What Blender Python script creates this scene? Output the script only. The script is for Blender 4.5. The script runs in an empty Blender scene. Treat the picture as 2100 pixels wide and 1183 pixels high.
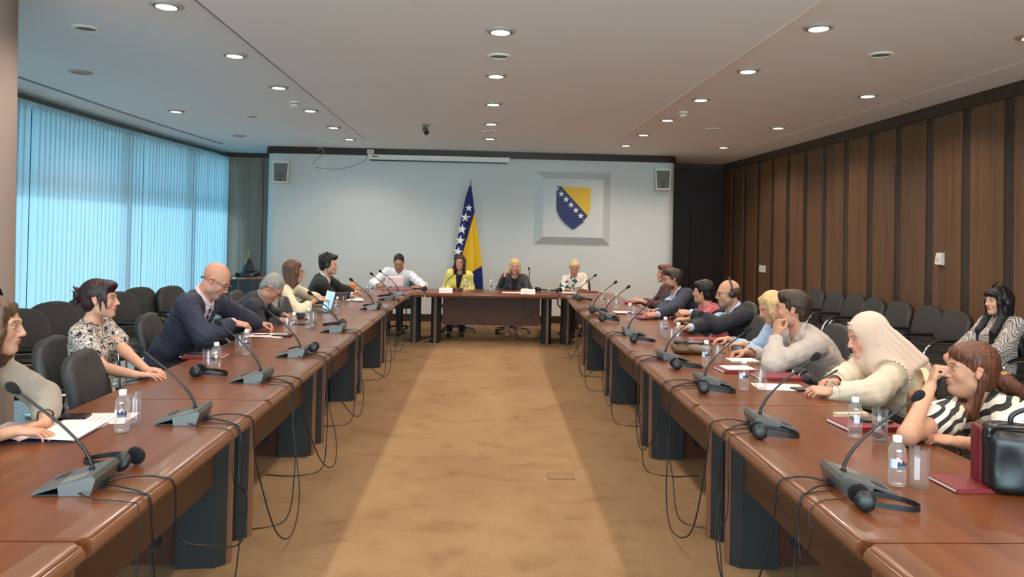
import bpy, bmesh, math, random
import numpy as np
from math import sin, cos, pi, radians, atan, atan2, sqrt
from mathutils import Vector, Matrix, Quaternion
random.seed(7)
SC = bpy.context.scene
COL = SC.collection

# ------------------------------------------------------------------ camera
F = 1520.0; PX = 1050.0; EYE = 1.64
YAW = atan(65 / F); PITCH = 0.0145; ROLL = 0.02
PY = 481.4 - F * math.tan(PITCH)
_fwd = np.array([sin(YAW) * cos(PITCH), cos(YAW) * cos(PITCH), sin(PITCH)])
_r = np.array([cos(YAW), -sin(YAW), 0.0]); _u = np.cross(_r, _fwd)
_R = cos(ROLL) * _r + sin(ROLL) * _u; _U = -sin(ROLL) * _r + cos(ROLL) * _u
CAMO = np.array([0, 0, EYE])
cam_data = bpy.data.cameras.new('camera'); cam = bpy.data.objects.new('camera', cam_data); COL.objects.link(cam)
cam_data.sensor_fit = 'HORIZONTAL'; cam_data.sensor_width = 36.0; cam_data.lens = 36.0 * F / 2100
cam_data.shift_x = 0.0; cam_data.shift_y = -(591.5 - PY) / 2100
cam_data.clip_end = 200
m = Matrix(((_R[0], _U[0], -_fwd[0], 0), (_R[1], _U[1], -_fwd[1], 0), (_R[2], _U[2], -_fwd[2], EYE), (0, 0, 0, 1)))
cam.matrix_world = m
SC.camera = cam

def _ray(u, v): return _fwd + _R * (u - PX) / F - _U * (v - PY) / F
def atz(u, v, z):
    """a point of the photograph that lies at height z"""
    d = _ray(u, v); return CAMO + d * ((z - EYE) / d[2])
def aty(u, v, y):
    d = _ray(u, v); return CAMO + d * (y / d[1])
def atx(u, v, x):
    d = _ray(u, v); return CAMO + d * (x / d[0])

# ------------------------------------------------------------------ world, sun, exposure
def lin(c):
    return tuple((x / 255 / 12.92) if x / 255 <= 0.04045 else ((x / 255 + 0.055) / 1.055) ** 2.4 for x in c)
W = bpy.data.worlds.new('sky'); SC.world = W; W.use_nodes = True
nt = W.node_tree; bg = nt.nodes['Background']
tc = nt.nodes.new('ShaderNodeTexCoord'); sp = nt.nodes.new('ShaderNodeSeparateXYZ'); cr = nt.nodes.new('ShaderNodeValToRGB')
nt.links.new(tc.outputs['Generated'], sp.inputs[0]); nt.links.new(sp.outputs['Z'], cr.inputs[0])
cr.color_ramp.elements[0].position = 0.0; cr.color_ramp.elements[0].color = (0.72, 0.91, 1.0, 1)
cr.color_ramp.elements[1].position = 0.7; cr.color_ramp.elements[1].color = (0.50, 0.76, 1.0, 1)
nt.links.new(cr.outputs[0], bg.inputs['Color']); bg.inputs['Strength'].default_value = 8.4
sun = bpy.data.lights.new('sun', 'SUN'); sun_o = bpy.data.objects.new('sun', sun); COL.objects.link(sun_o)
sun.energy = 5.0; sun.angle = radians(4); sun.color = (1.0, 1.0, 0.92)
sun_o.rotation_euler = Vector((0.80, 0.22, -0.56)).to_track_quat('-Z', 'Y').to_euler()
SC.view_settings.view_transform = 'Standard'; SC.view_settings.look = 'None'
SC.view_settings.exposure = 0.62; SC.view_settings.gamma = 1.0; SC.view_settings.use_curve_mapping = False
cy = SC.cycles
cy.use_denoising = True; cy.max_bounces = 7; cy.diffuse_bounces = 5; cy.glossy_bounces = 3
cy.transmission_bounces = 7; cy.transparent_max_bounces = 12; cy.caustics_reflective = False; cy.caustics_refractive = False
cy.sample_clamp_indirect = 6.0; cy.use_adaptive_sampling = True; cy.adaptive_threshold = 0.02
LAMP_W = 50.0; LAMP_C = (1.0, 0.86, 0.72)

# ------------------------------------------------------------------ materials
MATS = {}
def _new(name):
    m = bpy.data.materials.new(name); m.use_nodes = True; MATS[name] = m
    return m, m.node_tree, m.node_tree.nodes['Principled BSDF']
def mat(name, rgb, rough=0.5, metal=0.0, coat=0.0, bump=0.0, bscale=200.0, trans=0.0, spec=0.5, emit=0.0, var=0.0, vscale=6.0, sheen=0.0):
    if name in MATS: return MATS[name]
    m, nt, b = _new(name)
    c = lin(rgb)
    b.inputs['Base Color'].default_value = (*c, 1); b.inputs['Roughness'].default_value = rough
    b.inputs['Metallic'].default_value = metal; b.inputs['Coat Weight'].default_value = coat
    b.inputs['Transmission Weight'].default_value = trans; b.inputs['Specular IOR Level'].default_value = spec
    b.inputs['Sheen Weight'].default_value = sheen
    if emit:
        b.inputs['Emission Color'].default_value = (*c, 1); b.inputs['Emission Strength'].default_value = emit
    if bump or var:
        tc = nt.nodes.new('ShaderNodeTexCoord')
    if bump:
        n = nt.nodes.new('ShaderNodeTexNoise'); n.inputs['Scale'].default_value = bscale; n.inputs['Detail'].default_value = 2
        bp = nt.nodes.new('ShaderNodeBump'); bp.inputs['Strength'].default_value = bump; bp.inputs['Distance'].default_value = 0.004
        nt.links.new(tc.outputs['Object'], n.inputs['Vector']); nt.links.new(n.outputs['Fac'], bp.inputs['Height']); nt.links.new(bp.outputs[0], b.inputs['Normal'])
    if var:
        n2 = nt.nodes.new('ShaderNodeTexNoise'); n2.inputs['Scale'].default_value = vscale; n2.inputs['Detail'].default_value = 4
        mp = nt.nodes.new('ShaderNodeMapRange'); mp.inputs[3].default_value = 1 - var; mp.inputs[4].default_value = 1 + var
        mx = nt.nodes.new('ShaderNodeMix'); mx.data_type = 'RGBA'; mx.blend_type = 'MULTIPLY'; mx.inputs[0].default_value = 1
        mx.inputs[6].default_value = (*c, 1)
        nt.links.new(tc.outputs['Object'], n2.inputs['Vector']); nt.links.new(n2.outputs['Fac'], mp.inputs[0]); nt.links.new(mp.outputs[0], mx.inputs[7]); nt.links.new(mx.outputs[2], b.inputs['Base Color'])
    return m
def wood(name, c1, c2, axis='Y', rough=0.3, coat=0.0, scale=1.0, fine=60.0, contrast=(0.3, 0.7)):
    if name in MATS: return MATS[name]
    m, nt, b = _new(name)
    tc = nt.nodes.new('ShaderNodeTexCoord'); mp = nt.nodes.new('ShaderNodeMapping')
    s = {'X': (0.6, fine, fine), 'Y': (fine, 0.6, fine), 'Z': (fine, fine, 0.6)}[axis]
    mp.inputs['Scale'].default_value = tuple(x * scale for x in s)
    n = nt.nodes.new('ShaderNodeTexNoise'); n.inputs['Scale'].default_value = 1.0; n.inputs['Detail'].default_value = 6; n.inputs['Distortion'].default_value = 0.6
    mp2 = nt.nodes.new('ShaderNodeMapping'); mp2.inputs['Scale'].default_value = tuple({'X': (0.35, 5, 5), 'Y': (5, 0.35, 5), 'Z': (5, 5, 0.35)}[axis])
    n2 = nt.nodes.new('ShaderNodeTexNoise'); n2.inputs['Scale'].default_value = 1.0; n2.inputs['Detail'].default_value = 3; n2.inputs['Distortion'].default_value = 1.2
    ad = nt.nodes.new('ShaderNodeMath'); ad.operation = 'ADD'
    hf = nt.nodes.new('ShaderNodeMath'); hf.operation = 'MULTIPLY'; hf.inputs[1].default_value = 0.5
    cr = nt.nodes.new('ShaderNodeValToRGB')
    cr.color_ramp.elements[0].position = contrast[0]; cr.color_ramp.elements[0].color = (*lin(c1), 1)
    cr.color_ramp.elements[1].position = contrast[1]; cr.color_ramp.elements[1].color = (*lin(c2), 1)
    L = nt.links.new
    L(tc.outputs['Object'], mp.inputs[0]); L(mp.outputs[0], n.inputs['Vector']); L(tc.outputs['Object'], mp2.inputs[0]); L(mp2.outputs[0], n2.inputs['Vector'])
    L(n.outputs['Fac'], ad.inputs[0]); L(n2.outputs['Fac'], ad.inputs[1]); L(ad.outputs[0], hf.inputs[0]); L(hf.outputs[0], cr.inputs[0]); L(cr.outputs[0], b.inputs['Base Color'])
    b.inputs['Roughness'].default_value = rough; b.inputs['Coat Weight'].default_value = coat; b.inputs['Coat Roughness'].default_value = 0.12; b.inputs['Specular IOR Level'].default_value = 0.36
    return m

M_ceil = mat('white_ceiling_paint', (230, 236, 238), 0.85, var=0.02, vscale=1.5)
M_wall = mat('white_wall_paint', (208, 211, 208), 0.8, bump=0.15, bscale=90, var=0.025, vscale=1.2)
M_col = mat('column_paint', (160, 144, 136), 0.8)
M_dark = wood('dark_brown_wood', (44, 30, 24), (66, 46, 37), 'Z', 0.4)
M_darkx = wood('dark_brown_trim_wood', (44, 30, 24), (66, 46, 37), 'X', 0.4)
M_panel = wood('walnut_panel_wood', (84, 58, 40), (118, 86, 60), 'Z', 0.55, fine=70)
M_strip = wood('dark_strip_wood', (50, 40, 35), (68, 56, 48), 'Z', 0.35, fine=70)
M_grey = wood('grey_brown_panel_wood', (108, 94, 80), (146, 128, 112), 'Z', 0.4, fine=50)
M_black_door = wood('near_black_door_wood', (26, 14, 10), (40, 22, 16), 'Z', 0.45)
M_parq = wood('oak_parquet', (150, 104, 62), (190, 142, 92), 'Y', 0.28, coat=0.3, fine=14)
M_top = wood('cherry_table_wood', (92, 46, 20), (120, 68, 34), 'Y', 0.30, coat=0.06, fine=16, contrast=(0.32, 0.68))
M_topx = wood('cherry_table_wood_cross', (92, 46, 20), (120, 68, 34), 'X', 0.30, coat=0.06, fine=16, contrast=(0.32, 0.68))
M_edge = wood('cherry_edge_wood', (100, 62, 38), (128, 84, 56), 'Y', 0.3, coat=0.4, fine=18)
M_red = wood('red_brown_side_wood', (58, 28, 18), (84, 42, 27), 'Z', 0.6, fine=40)
M_apron = wood('apron_wood', (62, 40, 27), (86, 58, 40), 'Y', 0.55, fine=14)
M_apronx = wood('apron_wood_cross', (70, 44, 34), (84, 52, 38), 'X', 0.6, fine=14)
M_legdark = mat('charcoal_leg_laminate', (30, 32, 33), 0.6, bump=0.1, bscale=300)
M_legstrip = wood('leg_nose_wood', (104, 68, 48), (134, 92, 66), 'Z', 0.35, fine=40)
M_black = mat('black_plastic', (22, 22, 23), 0.42)
M_foam = mat('black_foam', (14, 14, 15), 0.95, bump=0.6, bscale=900)
M_gm = mat('gunmetal_plastic', (84, 86, 85), 0.45, metal=0.1)
M_silver = mat('silver_grey_plastic', (112, 112, 109), 0.33, metal=0.6)
M_chrome = mat('chrome', (215, 218, 220), 0.12, metal=1.0)
M_white = mat('white_plastic', (226, 222, 212), 0.45)
M_cable = mat('black_cable_rubber', (20, 18, 18), 0.5)
M_wcable = mat('white_cable', (176, 172, 158), 0.6)
M_grille = mat('grey_speaker_grille', (118, 118, 110), 0.7, bump=0.7, bscale=700)

def glass(name, tint=(250, 252, 252), edge=(150, 158, 158), ior=1.5, haze=0.03):
    """thin clear walls: see-through face on, darker tinted and mirror-like towards the rim"""
    m, nt, b = _new(name); out = nt.nodes['Material Output']; nt.nodes.remove(b); L = nt.links.new
    lw = nt.nodes.new('ShaderNodeLayerWeight'); lw.inputs[0].default_value = 0.35
    mx = nt.nodes.new('ShaderNodeMix'); mx.data_type = 'RGBA'; mx.inputs[6].default_value = (*lin(tint), 1); mx.inputs[7].default_value = (*lin(edge), 1); L(lw.outputs['Facing'], mx.inputs[0])
    tr = nt.nodes.new('ShaderNodeBsdfTransparent'); L(mx.outputs[2], tr.inputs[0])
    g = nt.nodes.new('ShaderNodeBsdfGlossy'); g.inputs['Roughness'].default_value = 0.03
    fr = nt.nodes.new('ShaderNodeFresnel'); fr.inputs[0].default_value = ior
    ge = nt.nodes.new('ShaderNodeNewGeometry'); iv = nt.nodes.new('ShaderNodeMath'); iv.operation = 'SUBTRACT'; iv.inputs[0].default_value = 1.0; L(ge.outputs['Backfacing'], iv.inputs[1])
    mu = nt.nodes.new('ShaderNodeMath'); mu.operation = 'MULTIPLY'; L(fr.outputs[0], mu.inputs[0]); L(iv.outputs[0], mu.inputs[1])
    x = nt.nodes.new('ShaderNodeMixShader'); L(mu.outputs[0], x.inputs[0]); L(tr.outputs[0], x.inputs[1]); L(g.outputs[0], x.inputs[2]); df = nt.nodes.new('ShaderNodeBsdfDiffuse'); df.inputs[0].default_value = (0.9, 0.92, 0.92, 1); ml = nt.nodes.new('ShaderNodeMath'); ml.operation = 'MULTIPLY_ADD'; ml.inputs[1].default_value = haze * 5; ml.inputs[2].default_value = haze; L(lw.outputs['Facing'], ml.inputs[0])
    y = nt.nodes.new('ShaderNodeMixShader'); L(ml.outputs[0], y.inputs[0]); L(x.outputs[0], y.inputs[1]); L(df.outputs[0], y.inputs[2]); L(y.outputs[0], out.inputs[0])  # white diffuse haze, stronger at grazing angles, painted in as rim highlights
    return m
M_glass = glass('clear_glass', (255, 255, 255), (240, 244, 244), 1.9, 0.012); M_pet = glass('clear_bottle_plastic', (254, 255, 255), (240, 244, 246), 2.2, 0.035)
M_pane = _new('window_glass')[0]
M_clear = _new('added_glazing_glass')[0]  # for the added glazing behind the camera
def _pane(M_pane, tint):
    nt = M_pane.node_tree; out = nt.nodes['Material Output']
    g = nt.nodes.new('ShaderNodeBsdfGlossy'); g.inputs['Roughness'].default_value = 0.02
    t = nt.nodes.new('ShaderNodeBsdfTransparent'); t.inputs[0].default_value = tint
    f = nt.nodes.new('ShaderNodeFresnel'); x = nt.nodes.new('ShaderNodeMixShader')
    nt.links.new(f.outputs[0], x.inputs[0]); nt.links.new(t.outputs[0], x.inputs[1]); nt.links.new(g.outputs[0], x.inputs[2]); nt.links.new(x.outputs[0], out.inputs[0])
_pane(M_pane, (0.68, 0.90, 1.0, 1)); _pane(M_clear, (0.92, 0.95, 0.95, 1))
M_blind = _new('translucent_blind_fabric')[0]
def _blind():
    nt = M_blind.node_tree; out = nt.nodes['Material Output']
    d = nt.nodes.new('ShaderNodeBsdfDiffuse'); d.inputs[0].default_value = (*lin((214, 226, 224)), 1)
    t = nt.nodes.new('ShaderNodeBsdfTranslucent'); t.inputs[0].default_value = (*lin((142, 154, 158)), 1)
    x = nt.nodes.new('ShaderNodeMixShader'); x.inputs[0].default_value = 0.62
    nt.links.new(d.outputs[0], x.inputs[1]); nt.links.new(t.outputs[0], x.inputs[2]); nt.links.new(x.outputs[0], out.inputs[0])
_blind()
def _carpet():
    m, nt, b = _new('tan_carpet')
    L = nt.links.new
    tc = nt.nodes.new('ShaderNodeTexCoord')
    def noise(scale, vec=(1, 1, 1), detail=4, dist=0.0):
        mp = nt.nodes.new('ShaderNodeMapping'); mp.inputs['Scale'].default_value = vec
        n = nt.nodes.new('ShaderNodeTexNoise'); n.inputs['Scale'].default_value = scale; n.inputs['Detail'].default_value = detail; n.inputs['Distortion'].default_value = dist
        L(tc.outputs['Object'], mp.inputs[0]); L(mp.outputs[0], n.inputs['Vector']); return n
    n1 = noise(1.1, (1, 1, 1), 5, 0.8); n2 = noise(3.6, (1, 1.3, 1), 9, 0.25); n3 = noise(160, (1, 1, 1), 2)
    r1 = nt.nodes.new('ShaderNodeValToRGB'); r1.color_ramp.elements[0].position = 0.3; r1.color_ramp.elements[0].color = (*lin((138, 108, 79)), 1)
    r1.color_ramp.elements[1].position = 0.7; r1.color_ramp.elements[1].color = (*lin((154, 124, 91)), 1)
    L(n1.outputs['Fac'], r1.inputs[0])
    r2 = nt.nodes.new('ShaderNodeValToRGB'); r2.color_ramp.elements[0].position = 0.30; r2.color_ramp.elements[0].color = (0.80, 0.77, 0.76, 1)
    r2.color_ramp.elements[1].position = 0.50; r2.color_ramp.elements[1].color = (1, 1, 1, 1)
    L(n2.outputs['Fac'], r2.inputs[0])
    mx = nt.nodes.new('ShaderNodeMix'); mx.data_type = 'RGBA'; mx.blend_type = 'MULTIPLY'; mx.inputs[0].default_value = 1
    L(r1.outputs[0], mx.inputs[6]); L(r2.outputs[0], mx.inputs[7])
    wv = nt.nodes.new('ShaderNodeTexWave'); wv.inputs['Scale'].default_value = 34; wv.inputs['Distortion'].default_value = 1.0; wv.inputs['Detail'].default_value = 2; wv.inputs['Detail Scale'].default_value = 3
    L(tc.outputs['Object'], wv.inputs['Vector'])
    r3 = nt.nodes.new('ShaderNodeMapRange'); r3.inputs[3].default_value = 0.80; r3.inputs[4].default_value = 1.18
    L(n3.outputs['Fac'], r3.inputs[0])
    mx2 = nt.nodes.new('ShaderNodeMix'); mx2.data_type = 'RGBA'; mx2.blend_type = 'MULTIPLY'; mx2.inputs[0].default_value = 1
    L(mx.outputs[2], mx2.inputs[6]); L(r3.outputs[0], mx2.inputs[7]); L(mx2.outputs[2], b.inputs['Base Color'])
    ad = nt.nodes.new('ShaderNodeMath'); ad.operation = 'ADD'; L(n3.outputs['Fac'], ad.inputs[0])
    ml = nt.nodes.new('ShaderNodeMath'); ml.operation = 'MULTIPLY'; ml.inputs[1].default_value = 0.35; L(wv.outputs['Fac'], ml.inputs[0]); L(ml.outputs[0], ad.inputs[1])
    bp = nt.nodes.new('ShaderNodeBump'); bp.inputs['Strength'].default_value = 0.5; bp.inputs['Distance'].default_value = 0.006; L(ad.outputs[0], bp.inputs['Height']); L(bp.outputs[0], b.inputs['Normal'])
    b.inputs['Roughness'].default_value = 0.95; b.inputs['Specular IOR Level'].default_value = 0.1
    return m
M_carpet = _carpet()

# ------------------------------------------------------------------ mesh helpers
def I4(): return Matrix.Identity(4)
def T(x, y, z): return Matrix.Translation((x, y, z))
def RX(a): return Matrix.Rotation(a, 4, 'X')
def RY(a): return Matrix.Rotation(a, 4, 'Y')
def RZ(a): return Matrix.Rotation(a, 4, 'Z')
def box(bm, x0, x1, y0, y1, z0, z1, M=None, mi=0):
    vs = [bm.verts.new(p) for p in ((x0, y0, z0), (x1, y0, z0), (x1, y1, z0), (x0, y1, z0), (x0, y0, z1), (x1, y0, z1), (x1, y1, z1), (x0, y1, z1))]
    if M: [setattr(v, 'co', M @ v.co) for v in vs]
    for f in ((3, 2, 1, 0), (4, 5, 6, 7), (0, 1, 5, 4), (1, 2, 6, 5), (2, 3, 7, 6), (3, 0, 4, 7)):
        bm.faces.new([vs[i] for i in f]).material_index = mi
def prism(bm, pts, z0, z1, M=None, mi=0):
    """polygon in plan, counter-clockwise, from z0 to z1"""
    lo = [bm.verts.new((p[0], p[1], z0)) for p in pts]; hi = [bm.verts.new((p[0], p[1], z1)) for p in pts]
    if M: [setattr(v, 'co', M @ v.co) for v in lo + hi]
    n = len(pts); bm.faces.new(lo[::-1]).material_index = mi; bm.faces.new(hi).material_index = mi
    for i in range(n): bm.faces.new((lo[i], lo[(i + 1) % n], hi[(i + 1) % n], hi[i])).material_index = mi
def lathe(bm, prof, seg=20, M=None, mi=0, closed=False):
    rings = []
    for r, z in prof:
        if r < 1e-6: rings.append([bm.verts.new((0, 0, z))])
        else: rings.append([bm.verts.new((r * cos(2 * pi * i / seg), r * sin(2 * pi * i / seg), z)) for i in range(seg)])
    if M:
        for rg in rings:
            for v in rg: v.co = M @ v.co
    pairs = list(zip(rings[:-1], rings[1:]))
    if closed: pairs.append((rings[-1], rings[0]))
    for a, b in pairs:
        for i in range(seg):
            j = (i + 1) % seg
            q = [a[i % len(a)], a[j % len(a)], b[j % len(b)], b[i % len(b)]]
            u = []
            for v in q:
                if v not in u: u.append(v)
            if len(u) > 2:
                try: bm.faces.new(u).material_index = mi
                except ValueError: pass
def catmull(pts, n=8):
    P = [Vector(p) for p in pts]; P = [P[0] * 2 - P[1]] + P + [P[-1] * 2 - P[-2]]
    out = []
    for i in range(1, len(P) - 2):
        for k in range(n):
            t = k / n; a, b, c, d = P[i - 1], P[i], P[i + 1], P[i + 2]
            out.append(0.5 * ((2 * b) + (c - a) * t + (2 * a - 5 * b + 4 * c - d) * t * t + (3 * b - a - 3 * c + d) * t ** 3))
    out.append(P[-2]); return out
def tube(bm, pts, r, seg=8, closed=False, mi=0, flat=1.0, up=None):
    P = [Vector(p) for p in pts]; n = len(P); rings = []
    rr = r if hasattr(r, '__len__') else [r] * n
    prev = None
    for i in range(n):
        t = (P[(i + 1) % n] - P[i - 1]) if closed else (P[min(i + 1, n - 1)] - P[max(i - 1, 0)])
        if t.length < 1e-9: t = Vector((0, 0, 1))
        t.normalize()
        if prev is None:
            a = Vector(up) if up else (Vector((0, 0, 1)) if abs(t.z) < 0.9 else Vector((1, 0, 0)))
            s = t.cross(a).normalized()
        else: s = (prev - t * prev.dot(t)).normalized()
        prev = s; q = t.cross(s)
        rings.append([bm.verts.new(P[i] + s * rr[i] * cos(2 * pi * k / seg) + q * rr[i] * flat * sin(2 * pi * k / seg)) for k in range(seg)])
    for i in range(n if closed else n - 1):
        a, b = rings[i], rings[(i + 1) % n]
        for k in range(seg): bm.faces.new((a[k], a[(k + 1) % seg], b[(k + 1) % seg], b[k])).material_index = mi
    if not closed:
        bm.faces.new(rings[0][::-1]).material_index = mi; bm.faces.new(rings[-1]).material_index = mi
def ball(bm, c, r, M=None, u=16, v=10, mi=0):
    r = r if hasattr(r, '__len__') else (r, r, r)
    X = T(*c) @ Matrix.Diagonal((*r, 1))
    if M: X = M @ X
    f0 = len(bm.faces)
    g = bmesh.ops.create_uvsphere(bm, u_segments=u, v_segments=v, radius=1, matrix=X)
    if mi:
        bm.faces.ensure_lookup_table()
        for f in bm.faces[f0:]: f.material_index = mi
def grid(bm, fn, nu, nv, mi=0):
    vs = [[bm.verts.new(fn(i / nu, j / nv)) for j in range(nv + 1)] for i in range(nu + 1)]
    for i in range(nu):
        for j in range(nv): bm.faces.new((vs[i][j], vs[i + 1][j], vs[i + 1][j + 1], vs[i][j + 1])).material_index = mi
def done(name, bm, mats, parent=None, bevel=0.0, seg=2, smooth=True, ang=0.7, weld=False):
    if bevel:
        es = [e for e in bm.edges if len(e.link_faces) == 2 and e.calc_face_angle(0) > 0.6]
        bmesh.ops.bevel(bm, geom=es, offset=bevel, segments=seg, affect='EDGES', profile=0.5, clamp_overlap=True)
    if weld: bmesh.ops.remove_doubles(bm, verts=bm.verts, dist=1e-5)
    bmesh.ops.recalc_face_normals(bm, faces=bm.faces)
    me = bpy.data.meshes.new(name); bm.to_mesh(me); bm.free()
    for m in (mats if isinstance(mats, (list, tuple)) else [mats]): me.materials.append(m)
    if smooth:
        me.polygons.foreach_set('use_smooth', [True] * len(me.polygons))
        try: me.set_sharp_from_angle(angle=ang)
        except Exception: pass
    o = bpy.data.objects.new(name, me); COL.objects.link(o)
    if parent: o.parent = parent
    return o
def tag(o, label=None, cat=None, group=None, kind=None):
    if label: o['label'] = label
    if cat: o['category'] = cat
    if group: o['group'] = group
    if kind: o['kind'] = kind
    return o
def thing(name, label, cat, loc=(0, 0, 0), rz=0.0, group=None):
    o = bpy.data.objects.new(name, None); COL.objects.link(o); o.empty_display_size = 0.1
    o.location = loc; o.rotation_euler = (0, 0, rz); return tag(o, label, cat, group)
def struct(name, bm, m, **k): return tag(done(name, bm, m, **k), kind='structure')
def NB(): return bmesh.new()
KIDS = {}
def dup(root, loc, rz=None, label=None, group=None):
    r = root.copy(); COL.objects.link(r); r.location = loc
    if rz is not None: r.rotation_euler = (0, 0, rz)
    if label: r['label'] = label
    if group: r['group'] = group
    if root.name not in KIDS: KIDS[root.name] = [(c, [g for g in ALL() if g.parent == c]) for c in ALL() if c.parent == root]
    for ch, gs in KIDS[root.name]:
        c = ch.copy(); COL.objects.link(c); c.parent = r
        for g in gs:
            d = g.copy(); COL.objects.link(d); d.parent = c
    return r
def ALL(): return list(bpy.data.objects)
# ------------------------------------------------------------------ the room
CH = 3.19          # side ceiling height
def lwx(y): return -5.36 + 0.0085 * max(0.0, y - 9.5) ** 2          # window wall, gently curved
def rwx(y): return 5.12 - 0.0022 * (y - 9.8) ** 2                    # panelled wall, gently curved
Y0, Y1 = -2.6, 15.25
bm = NB(); box(bm, -6.0, 6.0, Y0 - 0.2, Y1 + 0.3, -0.2, 0.0); struct('floor', bm, M_parq)
bm = NB()
box(bm, -3.05, 3.1, Y0 + 0.3, 13.1, 0.0, 0.008); car = struct('trim_1', bm, M_carpet)
car['label'] = 'worn tan wall-to-wall carpet between the tables'
# ceiling: side parts, and a slightly lower middle slab
bm = NB(); box(bm, -5.9, 5.9, Y0 - 0.2, Y1 + 0.3, CH, CH + 0.2); struct('ceiling', bm, M_ceil)
bm = NB(); box(bm, -1.9, 2.1, Y0 + 0.4, 12.25, CH - 0.045, CH + 0.02); struct('trim_2', bm, M_ceil, bevel=0.004)
bm = NB(); box(bm, -1.912, -1.9, Y0 + 0.4, 12.25, CH - 0.046, CH + 0.01); struct('slab_shade_strip', bm, M_gm)  # dark strip drawn in as the shadow line along the slab edge
bm = NB(); box(bm, 2.1, 2.112, Y0 + 0.4, 12.25, CH - 0.05, CH + 0.01); struct('slab_lit_strip', bm, mat('lit_edge_white', (240, 236, 228), .6))  # brighter white strip stands in for the lit slab edge
# back wall white block with rounded ends
def rounded_block(x0, x1, y0, y1, r, n=6):
    pts = []
    for k in range(n + 1):
        a = -pi / 2 - (pi / 2) * (1 - k / n) - 0
        pts.append((x0 + r + r * cos(pi + (pi / 2) * k / n), y0 + r + r * sin(pi + (pi / 2) * k / n)))
    for k in range(n + 1): pts.append((x1 - r + r * cos(-pi / 2 + (pi / 2) * k / n), y0 + r + r * sin(-pi / 2 + (pi / 2) * k / n)))
    pts += [(x1, y1), (x0, y1)]
    return pts
WX0, WX1, WY = -3.99, 3.70, 13.9
bm = NB(); prism(bm, rounded_block(WX0, WX1, WY, Y1 + 0.1, 0.22), 0.0, CH); struct('wall_back', bm, M_wall)
bm = NB(); prism(bm, rounded_block(WX0 - 0.02, WX1 + 0.02, WY - 0.04, Y1 + 0.05, 0.2), CH - 0.125, CH - 0.002); struct('trim_3', bm, M_darkx, bevel=0.004)
bm = NB(); prism(bm, rounded_block(WX0 - 0.012, WX1 + 0.012, WY - 0.02, Y1 + 0.05, 0.22), 0.0, 0.13); struct('baseboard_back', bm, M_darkx)
# recess walls either side of it
bm = NB(); box(bm, -5.6, WX0 + 0.1, Y1, Y1 + 0.15, 0, CH)
struct('wall_back_left', bm, M_grey)
bm = NB()
for x0, x1, z0, z1 in ((-5.05, -4.42, 0, CH - 0.09), (-4.40, -3.9, 2.28, CH - 0.09), (-4.40, -3.9, 0, 2.26)): box(bm, x0, x1, Y1 - 0.03, Y1, z0, z1)
struct('trim_4', bm, M_grey, bevel=0.003)
bm = NB(); box(bm, -5.3, WX0 + 0.05, Y1 - 0.06, Y1, CH - 0.08, CH); struct('trim_5', bm, M_darkx)
bm = NB(); box(bm, WX1 - 0.1, 5.4, Y1, Y1 + 0.15, 0, CH); struct('wall_back_right', bm, M_black_door)
bm = NB(); box(bm, WX1 - 0.02, 5.3, Y1 - 0.07, Y1, CH - 0.1, CH); struct('trim_6', bm, M_darkx)
bm = NB(); box(bm, 3.8, 4.34, Y1 - 0.05, Y1, 0.0, 2.25); box(bm, 4.36, 4.92, Y1 - 0.05, Y1, 0.0, 2.25)
d1 = struct('door_1', bm, M_black_door, bevel=0.004)
bm = NB(); tube(bm, [(4.3, Y1 - 0.05, 1.32), (4.3, Y1 - 0.09, 1.32), (4.3, Y1 - 0.09, 1.1), (4.3, Y1 - 0.05, 1.1)], 0.008); done('door_handle', bm, M_gm, d1)
# panelled right wall
ys = [Y0 + (Y1 + 0.2 - Y0) * i / 36 for i in range(37)]
bm = NB(); prism(bm, [(rwx(y) + 0.004, y) for y in ys] + [(rwx(y) + 0.2, y) for y in ys[::-1]], 0, CH); struct('wall_right', bm, M_strip)
bm = NB()
k = 0; y = 7.59 - 0.645 * 16
while y < Y1 - 0.1:
    a, b = y + 0.075, min(y + 0.57, Y1 - 0.02)
    if a > Y0 and b > a:
        prism(bm, [(rwx(a) - 0.008, a), (rwx(b) - 0.008, b), (rwx(b) + 0.03, b), (rwx(a) + 0.03, a)], 0.09, CH - 0.13)
    y += 0.645
struct('trim_7', bm, M_panel, bevel=0.003)
bm = NB(); prism(bm, [(rwx(y) - 0.045, y) for y in ys] + [(rwx(y) + 0.1, y) for y in ys[::-1]], CH - 0.13, CH - 0.001); struct('trim_8', bm, M_strip)
bm = NB(); prism(bm, [(rwx(y) - 0.035, y) for y in ys] + [(rwx(y) + 0.1, y) for y in ys[::-1]], 0.0, 0.09); struct('baseboard_right', bm, M_strip)
# wall behind the camera
bm = NB()
for x0, x1, z0, z1 in ((-5.8, -5.1, 0, CH), (5.0, 5.6, 0, CH), (-5.8, 5.6, 0, 0.35), (-5.8, 5.6, CH - 0.12, CH)): box(bm, x0, x1, Y0 - 0.15, Y0, z0, z1)
struct('wall_front', bm, M_panel)
for i in range(4):           # unseen glazing, added behind the camera to let in fill daylight
    a, b = -5.1 + i * 2.525, -5.1 + (i + 1) * 2.525; bm = NB()
    for x0, x1, z0, z1 in ((a, a + 0.05, 0.35, CH - 0.12), (b - 0.05, b, 0.35, CH - 0.12), (a, b, 0.35, 0.41), (a, b, CH - 0.18, CH - 0.12)): box(bm, x0, x1, Y0 - 0.1, Y0 - 0.04, z0, z1)
    w = struct('window_%d' % (i + 9), bm, M_white)
    bm = NB(); box(bm, a + 0.04, b - 0.04, Y0 - 0.075, Y0 - 0.068, 0.38, CH - 0.15); done('pane', bm, M_clear, w)
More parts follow.
